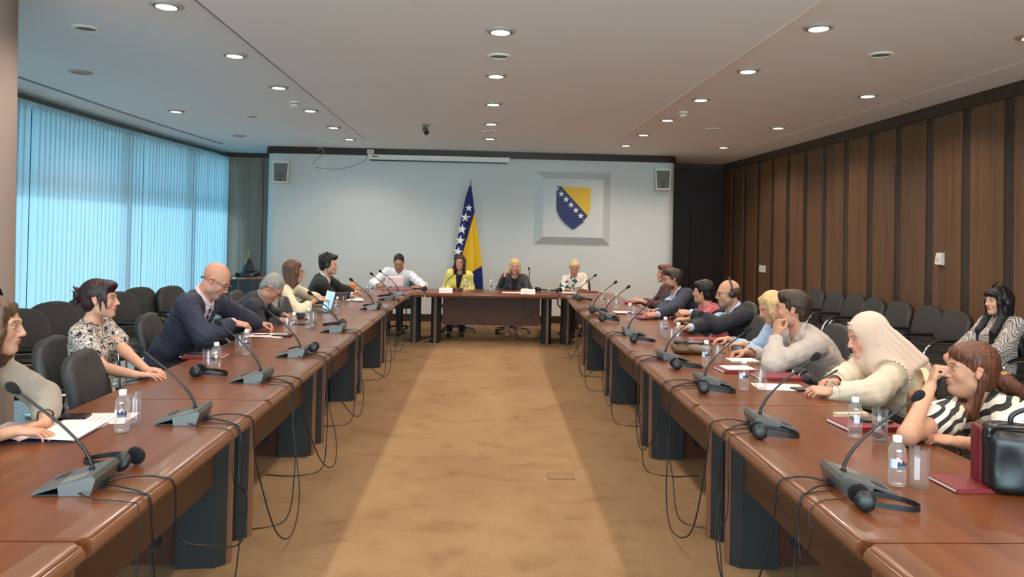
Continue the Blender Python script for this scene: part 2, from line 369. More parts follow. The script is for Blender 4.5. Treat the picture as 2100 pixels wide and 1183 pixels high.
# window wall: sill, head, frames and panes, with the roof overhang and pale light-bouncing ground outside
bm = NB()
prism(bm, [(lwx(y) - 0.42, y) for y in ys] + [(lwx(y) - 0.22, y) for y in ys[::-1]], 0.0, 0.12)
prism(bm, [(lwx(y) - 0.42, y) for y in ys] + [(lwx(y) - 0.22, y) for y in ys[::-1]], CH - 0.10, CH)
struct('wall_left', bm, M_white)
wy = [Y0, 0.2, 3.0, 5.8, 8.6, 11.4, 13.6, Y1]
for i in range(len(wy) - 1):
    a, b = wy[i], wy[i + 1]; bm = NB()
    dx, dy = lwx(b) - lwx(a), b - a; L = sqrt(dx * dx + dy * dy); M = T(lwx(a) - 0.30, a, 0) @ RZ(atan2(dy, dx))
    for x0, x1, z0, z1 in ((0, 0.06, 0.12, CH - 0.1), (L - 0.06, L, 0.12, CH - 0.1), (0, L, 0.12, 0.18), (0, L, CH - 0.16, CH - 0.1), (0, L, 2.22, 2.28)):
        box(bm, x0, x1, -0.04, 0.04, z0, z1, M)
    w = struct('window_%d' % (i + 1), bm, M_gm)
    bm = NB(); box(bm, 0.05, L - 0.05, -0.005, 0.005, 0.15, CH - 0.13, M); done('pane', bm, M_pane, w)
bm = NB(); prism(bm, [(lwx(y) - 1.72, y) for y in ys] + [(lwx(y) - 0.30, y) for y in ys[::-1]], CH + 0.02, CH + 0.2); struct('trim_9', bm, M_white)
bm = NB(); box(bm, -60, -5.9, -40, 60, -0.6, -0.5); struct('trim_10', bm, mat('pale_bounce_ground', (176, 180, 168), 0.9, var=0.1))  # unseen ground, made pale to bounce daylight onto the blinds
# air slots in the ceiling, parallel to the walls
for nm, off, y0, y1, sgn in (('trim_11', 0.47, 7.0, 13.7, -1), ('trim_12', 0.5, 4.5, 13.9, 1)):
    bm = NB()
    for d in (0.0, 0.035):
        yy = [y0 + (y1 - y0) * i / 20 for i in range(21)]
        if sgn < 0: a = [(lwx(y) + off + d, y) for y in yy]; b = [(lwx(y) + off + d + 0.012, y) for y in yy]
        else: a = [(rwx(y) - off - 0.15 * min(1, (y - 4) / 6) + d, y) for y in yy]; b = [(x + 0.012, y) for x, y in a]
        prism(bm, a + b[::-1], CH - 0.004, CH + 0.01)
    struct(nm, bm, M_gm if sgn < 0 else M_white)
bm = NB()
for x0, x1, y0, y1 in ((-3.0, -2.4, 12.45, 12.46), (-3.0, -2.4, 12.95, 12.96), (-3.0, -2.99, 12.45, 12.96), (-2.41, -2.4, 12.45, 12.96)): box(bm, x0, x1, y0, y1, CH - 0.003, CH + 0.01)
struct('trim_13', bm, M_white)
# column
bm = NB(); lathe(bm, [(0.52, 0), (0.47, CH)], 48, T(-3.47, 4.75, 0)); struct('trim_14', bm, M_col)['label'] = 'round pinkish white column'

# ------------------------------------------------------------------ vertical blinds
bl_y = [(-2.4, 0.9), (0.95, 4.2), (4.25, 8.3), (8.35, 11.9), (11.95, 15.1)]
bl_lab = ['closed white vertical blind behind the camera end of the room', 'closed white vertical blind on the window nearest the entrance', 'closed white vertical blind hidden behind the round column',
          'closed white vertical blind nearest the column, with one slat gap', 'closed white vertical blind nearest the grey wood wall']
for i, (a, b) in enumerate(bl_y):
    t = thing('vertical_blind', bl_lab[i], 'blind', (lwx((a + b) / 2), (a + b) / 2, 0), 0, 'vertical blinds along the windows')
    ox, oy = t.location.x, t.location.y
    bm = NB(); yy = [a + (b - a) * k / 8 for k in range(9)]
    prism(bm, [(lwx(y) - 0.025 - ox, y - oy) for y in yy] + [(lwx(y) + 0.025 - ox, y - oy) for y in yy[::-1]], CH - 0.075, CH - 0.035)
    prism(bm, [(lwx(y) + 0.028 - ox, y - oy) for y in yy] + [(lwx(y) + 0.032 - ox, y - oy) for y in yy[::-1]], CH - 0.085, CH - 0.03)
    done('head_rail', bm, M_gm, t)
    bm = NB(); y = a + 0.05; k = 0
    while y < b - 0.02:
        ang = radians(19 + 5 * sin(k * 1.7) + (3 if k % 5 == 0 else 0)); tx = random.uniform(-.004, .004)
        if not (i == 3 and k == 6):
            w = 0.0635; cx = lwx(y); top, bot = CH - 0.095, 0.05
            if i == 3 and k == 7: top -= 0.02
            def fn(u, v, w=w, cx=cx, y=y, ang=ang, tx=tx, top=top, bot=bot):
                s = (u - 0.5) * 2 * w; bow = 0.006 * (1 - (2 * u - 1) ** 2)
                return (cx + s * sin(ang) + bow * cos(ang) - ox + tx * (1 - v), y + s * cos(ang) - bow * sin(ang) - oy, top + (bot - top) * v)
            grid(bm, fn, 3, 1)
        y += 0.106; k += 1
    done('slats', bm, M_blind, t)

# ------------------------------------------------------------------ ceiling lights and fittings
M_disc = mat('lit_lamp_disc', (255, 246, 232), 0.5, emit=14.0)
M_off = mat('unlit_lamp_disc', (176, 176, 168), 0.5)
M_ring = mat('pale_lamp_ring', (176, 170, 162), 0.5)
def ring_bm(r0, r1, z=0.0, h=0.012):
    bm = NB(); lathe(bm, [(r0, z), (r0, z - h), ((r0 + r1) / 2, z - h * 1.3), (r1, z - h * 0.3), (r1, z)], 28, closed=False); return bm
def lamp_proto():
    t = thing('ceiling_downlight', 'x', 'light', (0, 0, CH))
    done('trim_ring', ring_bm(0.082, 0.112, 0, 0.012), M_ring, t)
    done('inner_ring', ring_bm(0.066, 0.077, 0.0, 0.016), M_ring, t)
    bm = NB(); lathe(bm, [(0, -0.010), (0.060, -0.011), (0.066, -0.005), (0.066, 0.0)], 24); done('lamp_disc', bm, M_disc, t)
    return t
lp = lamp_proto(); first = True
rows = [('row along the window-side ceiling', -2.21, [5.23, 6.66, 8.10, 9.60, 11.1, 12.45], 'second-from-middle', CH),
        ('middle ceiling row', 0.12, [5.45, 6.98, 8.50, 10.03, 11.57], 'middle', CH - 0.045),
        ('row beside the slab edge, panel side', 2.42, [5.25, 6.67, 8.12, 9.59, 11.02, 12.36], 'panel', CH),
        ('row by the dark panelled wall', 4.06, [7.64, 10.0, 12.29], 'outer', CH),
        ('closest to the vertical blinds', -4.05, [9.96], 'blinds', CH)]
ordn = ['nearest the camera', 'second from the camera', 'third from the camera', 'fourth from the camera', 'fifth from the camera', 'farthest by the white wall']
def add_spot(x, y, z):
    l = bpy.data.lights.new('downlight_beam', 'SPOT'); l.energy = LAMP_W; l.color = LAMP_C; l.spot_size = radians(150); l.spot_blend = 0.6; l.shadow_soft_size = 0.05
    o = bpy.data.objects.new('downlight_beam', l); COL.objects.link(o); o.location = (x, y, z); return o
for rn, x, yl, _, z in rows:
    for k, y in enumerate(yl):
        lab = 'lit downlight, ' + (ordn[k] if len(yl) > 1 else 'the only one') + ', ' + rn
        if first: lp.location = (x, y, z); lp['label'] = lab; lp['group'] = 'lit ceiling downlights'; first = False
        else: dup(lp, (x, y, z), None, lab, 'lit ceiling downlights')
        add_spot(x, y, z - 0.03)
# the same rows go on above and behind the camera
for x, z in ((-2.21, CH), (0.12, CH - 0.045), (2.42, CH)):
    for y in (3.8, 2.3, 0.8, -0.8):
        dup(lp, (x, y, z), None, 'lit round downlight above the camera end of the room', 'downlights above the camera'); add_spot(x, y, z - 0.03)
for y in (5.3, 2.8):
    dup(lp, (4.06, y, CH), None, 'lit round downlight near the panelled wall, outside the picture', 'outer downlights beside the camera'); add_spot(4.06, y, CH - 0.03)
def speaker_proto(name, lab, x, y, z, r=0.10):
    t = thing(name, lab, 'ceiling speaker', (x, y, z), 0, 'round ceiling speakers')
    done('trim_ring', ring_bm(r * 0.72, r), M_white, t)
    bm = NB(); lathe(bm, [(0, -0.006), (r * 0.70, -0.006), (r * 0.72, 0)], 24); done('grille', bm, M_grille, t); return t
for x, y, z, lab in ((-3.11, 5.91, CH, 'round grey ceiling speaker grille nearest the column'), (0.13, 6.22, CH - .045, 'round ceiling speaker between the two nearest middle downlights'),
                     (0.11, 10.82, CH - .045, 'round ceiling speaker between the two farthest middle downlights'), (0.1, 12.5, CH, 'round ceiling speaker nearest the white wall above the screen'),
                     (3.27, 5.96, CH, 'round ceiling speaker above the woman by the panelled wall'), (3.25, 10.29, CH, 'small far round ceiling speaker on the panelled side'),
                     (-3.14, 10.25, CH, 'round ceiling speaker beyond the outer lit downlight, window side')):
    speaker_proto('ceiling_speaker', lab, x, y, z)
for x, y, lab in ((-4.04, 7.60, 'unlit round downlight close to the blinds and the column'), (-4.01, 12.42, 'unlit round downlight close to the grey wood wall')):
    t = thing('unlit_downlight', lab, 'light', (x, y, CH), 0, 'unlit downlights')
    done('trim_ring', ring_bm(0.082, 0.112), M_ring, t); done('inner_ring', ring_bm(0.05, 0.062, 0.0, 0.016), M_ring, t)
    bm = NB(); lathe(bm, [(0, -0.006), (0.05, -0.006), (0.05, 0)], 24); done('lamp_disc', bm, M_off, t)
for x, y, lab in ((-2.26, 9.0, 'white smoke detector beside the window-side downlight row'), (2.46, 8.97, 'white smoke detector beside the panel-side downlight row')):
    t = thing('smoke_detector', lab, 'smoke detector', (x, y, CH), 0, 'smoke detectors')
    bm = NB(); lathe(bm, [(0.055, 0), (0.055, -0.02), (0.045, -0.025), (0.045, -0.035), (0.05, -0.04), (0.035, -0.065), (0, -0.068)], 24); done('sensor_body', bm, M_white, t)
    bm = NB(); lathe(bm, [(0.0462, -0.027), (0.0462, -0.033)], 24); done('vent_band', bm, M_black, t)
# dome camera
t = thing('security_camera', 'small dark ceiling camera tilted down, above the young man with headphones', 'camera', (-0.78, 10.35, CH - 0.045))
bm = NB(); box(bm, -0.06, 0.05, -0.03, 0.03, -0.012, 0); box(bm, -0.04, -0.028, -0.015, 0.015, -0.06, 0); done('bracket', bm, M_gm, t)
bm = NB(); lathe(bm, [(0, -0.05), (0.03, -0.045), (0.038, -0.01), (0.038, 0.05), (0, 0.055)], 20, T(0.0, -0.02, -0.085) @ RX(radians(25)) @ RY(radians(-25))); done('camera_body', bm, M_gm, t)
bm = NB(); ball(bm, (0.005, -0.055, -0.12), 0.03); done('lens', bm, M_black, t)

# ------------------------------------------------------------------ things on the back wall
M_blue = mat('deep_blue_paint', (16, 34, 92), 0.5); M_yel = mat('golden_yellow_paint', (222, 178, 16), 0.5); M_star = mat('white_star_paint', (232, 230, 222), 0.5)
t = thing('coat_of_arms', 'square white relief carrying a blue and yellow shield with white stars', 'coat of arms', (1.725, WY, 2.16))
bm = NB(); a, b, d = 0.715, 0.56, 0.15
lo = [bm.verts.new(p) for p in ((-a, -0.002, -a + .03), (a, -0.002, -a + .03), (a, -0.002, a - .03), (-a, -0.002, a - .03))]; hi = [bm.verts.new(p) for p in ((-b, -d, -b + .015), (b, -d, -b + .015), (b, -d, b - .015), (-b, -d, b - .015))]
bm.faces.new(lo); bm.faces.new(hi)
for i in range(4): bm.faces.new((lo[i], lo[(i + 1) % 4], hi[(i + 1) % 4], hi[i]))
done('relief_panel', bm, M_wall, t, smooth=False)
def shield_outline(n=14):
    P = [(-0.315, 0.40), (0.315, 0.385)]
    for k in range(n + 1):
        u = k / n; P.append((0.315 * (1 - u ** 2.2) if u else 0.315, 0.05 - 0.45 * u))
    for k in range(n - 1, -1, -1):
        u = k / n; P.append((-0.315 * (1 - u ** 2.2), 0.05 - 0.45 * u))
    return P
def clip(poly, nx, ny, c):       # keep nx*x+ny*y <= c
    out = []
    for i in range(len(poly)):
        p, q = poly[i], poly[(i + 1) % len(poly)]; a, b = nx * p[0] + ny * p[1] - c, nx * q[0] + ny * q[1] - c
        if a <= 0: out.append(p)
        if a * b < 0: s = a / (a - b); out.append((p[0] + (q[0] - p[0]) * s, p[1] + (q[1] - p[1]) * s))
    return out
def plate(bm, poly, y0, y1, M=None, mi=0):
    # polygon in XZ extruded along y
    lo = [bm.verts.new((p[0], y0, p[1])) for p in poly]; hi = [bm.verts.new((p[0], y1, p[1])) for p in poly]
    if M: [setattr(v, 'co', M @ v.co) for v in lo + hi]
    n = len(poly); bm.faces.new(lo).material_index = mi; bm.faces.new(hi[::-1]).material_index = mi
    for i in range(n): bm.faces.new((lo[i], hi[i], hi[(i + 1) % n], lo[(i + 1) % n])).material_index = mi
def star_poly(cx, cz, r, rot=0.0):
    return [(cx + (r if k % 2 == 0 else r * 0.4) * sin(k * pi / 5 + rot), cz + (r if k % 2 == 0 else r * 0.4) * cos(k * pi / 5 + rot)) for k in range(10)]
sh = shield_outline()
q0, q1 = (-0.24, 0.40), (0.235, -0.105)        # edge of the yellow triangle
nx, ny = -(q1[1] - q0[1]), (q1[0] - q0[0]); c = nx * q0[0] + ny * q0[1]
bm = NB(); plate(bm, clip(sh, nx, ny, c), -d - 0.035, -d); done('blue_field', bm, M_blue, t, bevel=0)
bm = NB(); plate(bm, clip(sh, -nx, -ny, -c), -d - 0.035, -d); done('yellow_field', bm, M_yel, t)
for k in range(7):
    u = -0.02 + k * 0.172; cx, cz = -0.315 + (0.225 + 0.315) * u, 0.345 + (-0.235 - 0.345) * u
    p = star_poly(cx, cz, 0.062)
    p = clip(p, -1, 0, 0.315) if k == 0 else p
    if k == 6: p = clip(p, 0.78, -0.6, 0.78 * 0.235 + 0.6 * 0.235)
    bm = NB(); plate(bm, p, -d - 0.041, -d - 0.034); done('star', bm, M_star, t)

def wall_speaker(x, z, lab, rz):
    t = thing('wall_speaker', lab, 'speaker', (x, WY, z), rz, 'wall speakers on the white wall')
    bm = NB(); plate(bm, [(-0.13, -0.2), (0.13, -0.2), (0.145, 0.2), (-0.145, 0.2)], -0.24, -0.06, RX(radians(-6))); done('cabinet', bm, M_white, t, bevel=0.012)
    bm = NB(); plate(bm, [(-0.11, -0.175), (0.11, -0.175), (0.123, 0.155), (-0.123, 0.155)], -0.248, -0.235, RX(radians(-6))); g = done('grille', bm, M_grille, t, bevel=0.004)
    bm = NB(); lathe(bm, [(0, 0.002), (0.062, 0.002), (0.062, 0.0)], 24, RX(radians(-6)) @ T(0, -0.249, -0.06) @ RX(radians(90))); done('woofer_cone', bm, mat('dim_grille', (100, 100, 94), .7), t)
    bm = NB(); box(bm, -0.018, 0.018, -0.256, -0.246, -0.165, -0.14, RX(radians(-6))); done('badge', bm, M_black, t)
    bm = NB(); box(bm, -0.03, 0.03, -0.05, 0, 0.1, 0.28); box(bm, -0.015, 0.015, -0.12, -0.04, 0.2, 0.22); done('wall_bracket', bm, M_white, t)
wall_speaker(-3.69, 2.68, 'grey grilled loudspeaker on the white wall beside the grey wood panel', radians(8))
wall_speaker(3.42, 2.71, 'grey grilled loudspeaker on the white wall beside the dark door', radians(-8))
# projection screen case
t = thing('projection_screen', 'long white roll-up projection screen case under the dark trim', 'projection screen', (-0.79, WY, 3.03))
bm = NB(); box(bm, -1.30, 1.30, -0.11, -0.01, -0.045, 0.045); done('case', bm, M_white, t, bevel=0.01)
bm = NB(); box(bm, -1.27, 1.27, -0.085, -0.03, -0.066, -0.046); done('bottom_slot', bm, M_black, t)
bm = NB(); box(bm, -1.24, -1.12, -0.112, -0.109, 0.0, 0.018); done('name_badge', bm, M_gm, t)
bm = NB(); box(bm, 1.28, 1.31, -0.115, -0.005, -0.05, 0.05); box(bm, -1.31, -1.28, -0.115, -0.005, -0.05, 0.05); done('end_caps', bm, M_white, t, bevel=0.004)
t = thing('junction_box', 'small white box on the dark trim above the screen end', 'junction box', (-2.06, WY - 0.04, 3.135))
bm = NB(); box(bm, -0.06, 0.06, -0.06, 0, -0.045, 0.03); done('box_body', bm, M_white, t, bevel=0.006)
bm = NB(); box(bm, -0.03, 0.03, -0.062, -0.058, -0.02, -0.005); done('box_label', bm, M_grille, t)
for x, z, lab, w in ((-3.12, 2.81, 'small white wall socket with a plug in it, below the dark trim', 0.04), (-2.92, 2.80, 'small square wall socket next to the plugged one', 0.045)):
    t = thing('wall_socket', lab, 'socket', (x, WY, z)); bm = NB(); box(bm, -w, w, -0.02, 0, -w, w); done('cover_plate', bm, M_white, t, bevel=0.005)
    bm = NB(); lathe(bm, [(0, 0.003), (0.008, 0.003), (0.008, 0)], 12, T(0, -0.021, 0) @ RX(pi / 2)); done('socket_hole', bm, M_gm, t)
bm = NB(); tube(bm, catmull([(-3.12, WY - .03, 2.86), (-3.10, WY - .03, 2.94), (-2.96, WY - .03, 3.05), (-2.93, WY - .05, 3.13), (-3.0, WY - .05, 3.18), (-3.04, WY - .05, 3.12)]), 0.008); tag(done('power_cable', bm, M_wcable), 'pale cable looping from the plugged socket up over the dark trim', 'cable')
bm = NB(); tube(bm, catmull([(-3.08, WY - .02, 2.82), (-2.9, WY - .03, 2.80), (-2.7, WY - .02, 2.79), (-2.45, WY - .02, 2.84), (-2.2, WY - .02, 2.95), (-2.08, WY - .03, 3.07)]), 0.008); tag(done('power_cable', bm, M_wcable), 'pale cable sagging from the sockets to the projection screen case', 'cable')
# fittings on the panelled wall
px_ = atx(1563, 551, 5.08)
t = thing('light_switch', 'row of three white switches on the dark panelled wall', 'light switch', (rwx(px_[1]) - 0.009, px_[1], px_[2]))
for k in range(3):
    bm = NB(); box(bm, -0.012, 0.0, -0.15 + k * 0.10, -0.06 + k * 0.10, -0.06, 0.06); done('rocker', bm, M_white, t, bevel=0.004)
px_ = atx(1927, 531, 5.08)
t = thing('thermostat', 'white box-shaped wall unit alone on a brown panel', 'thermostat', (rwx(px_[1]) - 0.009, px_[1], px_[2]))
bm = NB(); plate(bm, [(-0.05, -0.06), (0, -0.07), (0, 0.07), (-0.035, 0.065)], -0.05, 0.05); done('housing', bm, M_white, t, bevel=0.006)
bm = NB(); box(bm, -0.052, -0.045, -0.03, 0.03, -0.03, 0.02); done('front_plate', bm, mat('off_white_plastic', (206, 202, 192), .5), t)

# flag on a pole behind the table
def flag():
    fx, fy = -0.19, 13.25
    t = thing('flag', 'blue and yellow flag with white stars hanging from a tall pole', 'flag', (fx, fy, 0))
    bm = NB(); lathe(bm, [(0, 0), (0.17, 0), (0.17, 0.02), (0.06, 0.05), (0.03, 0.07), (0, 0.07)], 28); done('pole_base', bm, M_chrome, t)
    bm = NB(); tube(bm, [(0, 0, 0.05), (0, 0, 2.50)], 0.014); done('pole', bm, M_chrome, t)
    bm = NB(); lathe(bm, [(0, 2.48), (0.022, 2.49), (0.02, 2.53), (0.012, 2.545), (0.017, 2.57), (0.005, 2.61), (0, 2.64)], 14); done('finial', bm, M_chrome, t)
    # drape profile: left and right edge over height
    z_top, z_bot = 2.50, 0.62
    def edges(v):
        l = np.interp(v, [0, .12, .4, .7, 1], [-0.02, -0.085, -0.17, -0.27, -0.33]); r = np.interp(v, [0, .12, .4, .7, 1], [0.018, 0.05, 0.13, 0.225, 0.27]); return l, r
    def pos(u, v):
        l, r = edges(v); x = l + (r - l) * u; a = 0.030 * min(1, v * 2)
        y = -0.03 + a * sin(u * 15 + v * 1.2) + 0.006 * sin(u * 31 + 1) * min(1, v * 2)
        return (x, y, z_top - (z_top - z_bot) * v + 0.02 * sin(u * 9) * v)
    bm = NB(); nu, nv = 96, 190
    def fn(u, v): return pos(u, v)
    vs = [[bm.verts.new(pos(i / nu, j / nv)) for j in range(nv + 1)] for i in range(nu + 1)]
    for i in range(nu):
        for j in range(nv):
            f = bm.faces.new((vs[i][j], vs[i + 1][j], vs[i + 1][j + 1], vs[i][j + 1]))
            u, v = (i + .5) / nu, (j + .5) / nv; x, _, z = pos(u, v)
            # boundary between the blue band and yellow cloth, both slanting
            b1 = np.interp(z, [0.62, 1.2, 1.93, 2.5], [-0.28, -0.135, 0.06, 0.2])
            b2 = 0.93 + 0.62 * x                      # lower blue corner
            f.material_index = 1 if (x > b1 and z > b2) else 0
    cloth = done('cloth', bm, [mat('flag_blue', (20, 32, 96), .75), mat('flag_yellow', (226, 180, 30), .75)], t, weld=False)
    sol = cloth.modifiers.new('t', 'SOLIDIFY'); sol.thickness = 0.004
    for z, x, r, rot in ((2.10, -0.02, 0.07, .0), (1.93, -0.075, 0.095, .1), (1.72, -0.135, 0.095, .1), (1.52, -0.165, 0.095, .1), (1.32, -0.20, 0.09, .2), (1.12, -0.24, 0.09, .2)):
        bm = NB(); sp_ = star_poly(x, z, r, rot)
        # star follows the folds of the cloth, a hair in front of it
        def onc(p):
            v = (z_top - p[1]) / (z_top - z_bot); l, rr = edges(v); u = min(1, max(0, (p[0] - l) / (rr - l))); q = pos(u, v); return (p[0], q[1] - 0.009, p[1])
        c0 = bm.verts.new(onc((x, z))); ring = []
        for k in range(10):
            p, q = sp_[k], sp_[(k + 1) % 10]
            for s in range(4): ring.append(((p[0] + (q[0] - p[0]) * s / 4), (p[1] + (q[1] - p[1]) * s / 4)))
        mid = [bm.verts.new(onc(((p[0] + x) / 2, (p[1] + z) / 2))) for p in ring]; out = [bm.verts.new(onc(p)) for p in ring]; n = len(ring)
        for k in range(n):
            bm.faces.new((c0, mid[k], mid[(k + 1) % n])); bm.faces.new((mid[k], out[k], out[(k + 1) % n], mid[(k + 1) % n]))
        so = done('star', bm, M_star, cloth); sm = so.modifiers.new('t', 'SOLIDIFY'); sm.thickness = 0.003
flag()

# ------------------------------------------------------------------ conference tables
TH = 0.765
def li(y): return -1.09 + 0.006 * y        # inner edge of the window-side row
def ri(y): return 1.11 + 0.010 * y         # inner edge of the panel-side row
DEP = 0.86
SEAMS = [0.35, 2.12, 3.87, 5.65, 7.43, 9.21]
def top_mesh(t, poly, M=M_top):
    bm = NB(); prism(bm, poly, TH - 0.035, TH); done('table_top', bm, M, t, bevel=0.006, seg=2)
def molding(t, path, inward, M=M_edge):
    """rounded nose along the inner edge (path of plan points); inward = unit vector away from the table"""
    prof = [(-0.10, 0.0), (-0.03, 0.0005), (-0.012, 0.0), (0.0, -0.006), (0.012, -0.02), (0.014, -0.034), (0.006, -0.046), (-0.002, -0.05), (-0.002, -0.056), (-0.014, -0.064), (-0.03, -0.066), (-0.10, -0.066)]
    bm = NB(); rings = []
    n = len(path)
    for i, p in enumerate(path):
        nrm = inward[i] if isinstance(inward, list) else inward
        rings.append([bm.verts.new((p[0] + nrm[0] * a, p[1] + nrm[1] * a, TH + 0.0006 + b)) for a, b in prof])
    for i in range(n - 1):
        for k in range(len(prof)):
            k2 = (k + 1) % len(prof); bm.faces.new((rings[i][k], rings[i + 1][k], rings[i + 1][k2], rings[i][k2]))
    bm.faces.new(rings[0]); bm.faces.new(rings[-1][::-1]); done('edge_molding', bm, M, t)
def leg(t, ax, ay, dx, dy):
    """support slab: (ax, ay) nose point, (dx, dy) unit vector from the nose to the seated side"""
    px, py = -dy, dx; H = TH - 0.066
    def P(a, b): return (ax + dx * a + px * b, ay + dy * a + py * b)
    def CCW(p):
        s = sum(p[i][0] * p[(i + 1) % len(p)][1] - p[(i + 1) % len(p)][0] * p[i][1] for i in range(len(p))); return p if s > 0 else p[::-1]
    bm = NB(); prism(bm, CCW([P(0.0, -0.014), P(0.0, 0.014), P(0.03, 0.018), P(0.03, -0.018)]), 0.009, H); nose = done('leg', bm, M_legstrip, t, bevel=0.004)
    bm = NB(); prism(bm, CCW([P(0.018, -0.026), P(0.018, 0.026), P(0.06, 0.066), P(0.24, 0.078), P(0.24, -0.078), P(0.06, -0.066)]), 0.009, H); done('bowed_side_panel', bm, M_legdark, nose, smooth=False)
    bm = NB(); prism(bm, CCW([P(0.24, -0.03), P(0.24, 0.03), P(0.72, 0.03), P(0.72, -0.03)]), 0.009, H); done('rear_panel', bm, M_red, nose)
    for s in (-1, 1):
        c = P(0.36, s * 0.0305); M = T(c[0], c[1], 0.13) @ Quaternion((px * s, py * s, 0) and Vector((0, 0, 1)).rotation_difference(Vector((px * s, py * s, 0)))).to_matrix().to_4x4()
        bm = NB(); lathe(bm, [(0, 0.002), (0.036, 0.002), (0.038, 0.0)], 20, M); done('cable_port', bm, M_black, nose)
def side_table(x_in, side, y0, y1, lab, grp):
    """side=-1: window side row, +1: panel side row"""
    g = 0.004; a, b = y0 + g, y1 - g
    t = thing('conference_table', lab, 'table', (0, 0, 0), 0, grp)
    xi0, xi1 = x_in(a), x_in(b)
    poly = [(xi0, a + 0.03), (xi1, b - 0.03), (xi1 + side * 0.03, b), (xi1 + side * DEP, b), (xi0 + side * DEP, a), (xi0 + side * 0.03, a)]
    if side > 0: poly = poly[::-1]
    # bulge of the seated edge
    out = []
    for p in poly: out.append(p)
    top_mesh(t, out)
    molding(t, [(xi0, a + 0.02), (xi1, b - 0.02)], (-side, 0))
    for y in (y0 + 0.16, y1 - 0.16): leg(t, x_in(y) + side * 0.12, y, side, 0)
    bm = NB(); box(bm, 0, 1, -0.012, 0.012, TH - 0.36, TH - 0.04)
    for v in bm.verts:
        y = a + 0.22 if v.co.x < 0.5 else b - 0.22; v.co = Vector((x_in(y) + side * (0.20 + v.co.y), y, v.co.z))
    done('apron', bm, M_apron, t)
    return t
labL = ['cherry table section at the near window-side corner, cut by the frame', 'cherry wood table section on the window side holding the open notebook', 'cherry wood table section on the window side with the red notebook and headphones',
        'cherry wood table section in front of the two men in dark suits', 'cherry wood table section holding the open laptop']
labR = ['cherry table section at the near panel-side corner, cut by the frame', 'cherry wood table section on the panel side with bottle, empty glass and black handbag', 'cherry wood table section in front of the woman in the beige headscarf',
        'cherry wood table section holding the brown pouch', 'cherry wood table section in front of the man in the blue suit']
for i in range(5):
    side_table(li, -1, SEAMS[i], SEAMS[i + 1], labL[i], 'window-side table row')
    side_table(ri, 1, SEAMS[i], SEAMS[i + 1], labR[i], 'panel-side table row')
FY = 10.9; BY = 11.76; CX0, CX1 = -0.80, 1.19
def corner_table(side):
    xin = li if side < 0 else ri
    lab = 'L-shaped corner table in front of ' + ('the man in the white shirt' if side < 0 else 'the woman in green and white')
    t = thing('corner_table', lab, 'table'); a = SEAMS[-1] + 0.004; xf = CX0 - 0.006 if side < 0 else CX1 + 0.006
    xi = xin(a); xc = xin(FY) + (0.03 if side < 0 else 0.07); xo = xi + side * DEP
    poly = [(xi, a), (xc, FY), (xf, FY), (xf, BY)] + [(xo + side * 0.02 - side * 0.55 * (1 - sin(k * pi / 12)), BY - 0.55 + 0.55 * cos(k * pi / 12)) for k in range(0, 7)] + [(xo, a)]
    if side < 0: poly = poly[:]
    s = sum(poly[i][0] * poly[(i + 1) % len(poly)][1] - poly[(i + 1) % len(poly)][0] * poly[i][1] for i in range(len(poly)))
    top_mesh(t, poly if s > 0 else poly[::-1])
    molding(t, [(xi, a + 0.02), (xc, FY), (xf, FY)], [(-side, 0), (-side, -1), (0, -1)])
    leg(t, xin(SEAMS[-1] + 0.16) + side * 0.12, SEAMS[-1] + 0.16, side, 0)
    leg(t, xf + side * 0.14, FY + 0.16, 0, 1)
    bm = NB(); box(bm, -0.012, 0.012, a + 0.22, FY - 0.1, TH - 0.36, TH - 0.04, T(xin(10) + side * 0.22, 0, 0)); done('apron', bm, M_apron, t)
corner_table(-1); corner_table(1)
t = thing('head_table', 'straight head table facing the camera, where the woman in yellow sits', 'table')
top_mesh(t, [(CX0, FY), (CX1, FY), (CX1, BY), (CX0, BY)], M_topx); molding(t, [(CX0 + 0.02, FY), (CX1 - 0.02, FY)], (0, -1), M_topx)
for x in (CX0 + 0.16, CX1 - 0.16): leg(t, x, FY + 0.16, 0, 1)
bm = NB(); box(bm, CX0 + 0.26, CX1 - 0.26, FY + 0.30, FY + 0.325, 0.27, TH - 0.035); done('modesty_panel', bm, M_apronx, t)
# console in the far corner with a draped bundle
t = thing('console_table', 'dark console with a wide wooden top in the corner by the blinds', 'console', (-4.33, 13.35, 0))
bm = NB(); prism(bm, [(-0.60, 0.02), (-0.5, -0.06), (0.1, -0.12), (0.5, 0.12), (0.38, 0.42), (-0.55, 0.35)], 0.76, 0.80); done('console_top', bm, M_grey, t, bevel=0.008)
bm = NB(); box(bm, -0.22, 0.32, 0.0, 0.3, 0, 0.76); done('console_body', bm, mat('dark_teal_laminate', (38, 52, 56), .45), t, bevel=0.01)
bm = NB(); box(bm, 0.06, 0.075, -0.006, 0.0, 0.02, 0.75); done('door_gap_strip', bm, M_grey, t)
bm = NB(); box(bm, 0.0, 0.06, -0.115, -0.105, 0.765, 0.795); done('label_plate', bm, M_white, t)
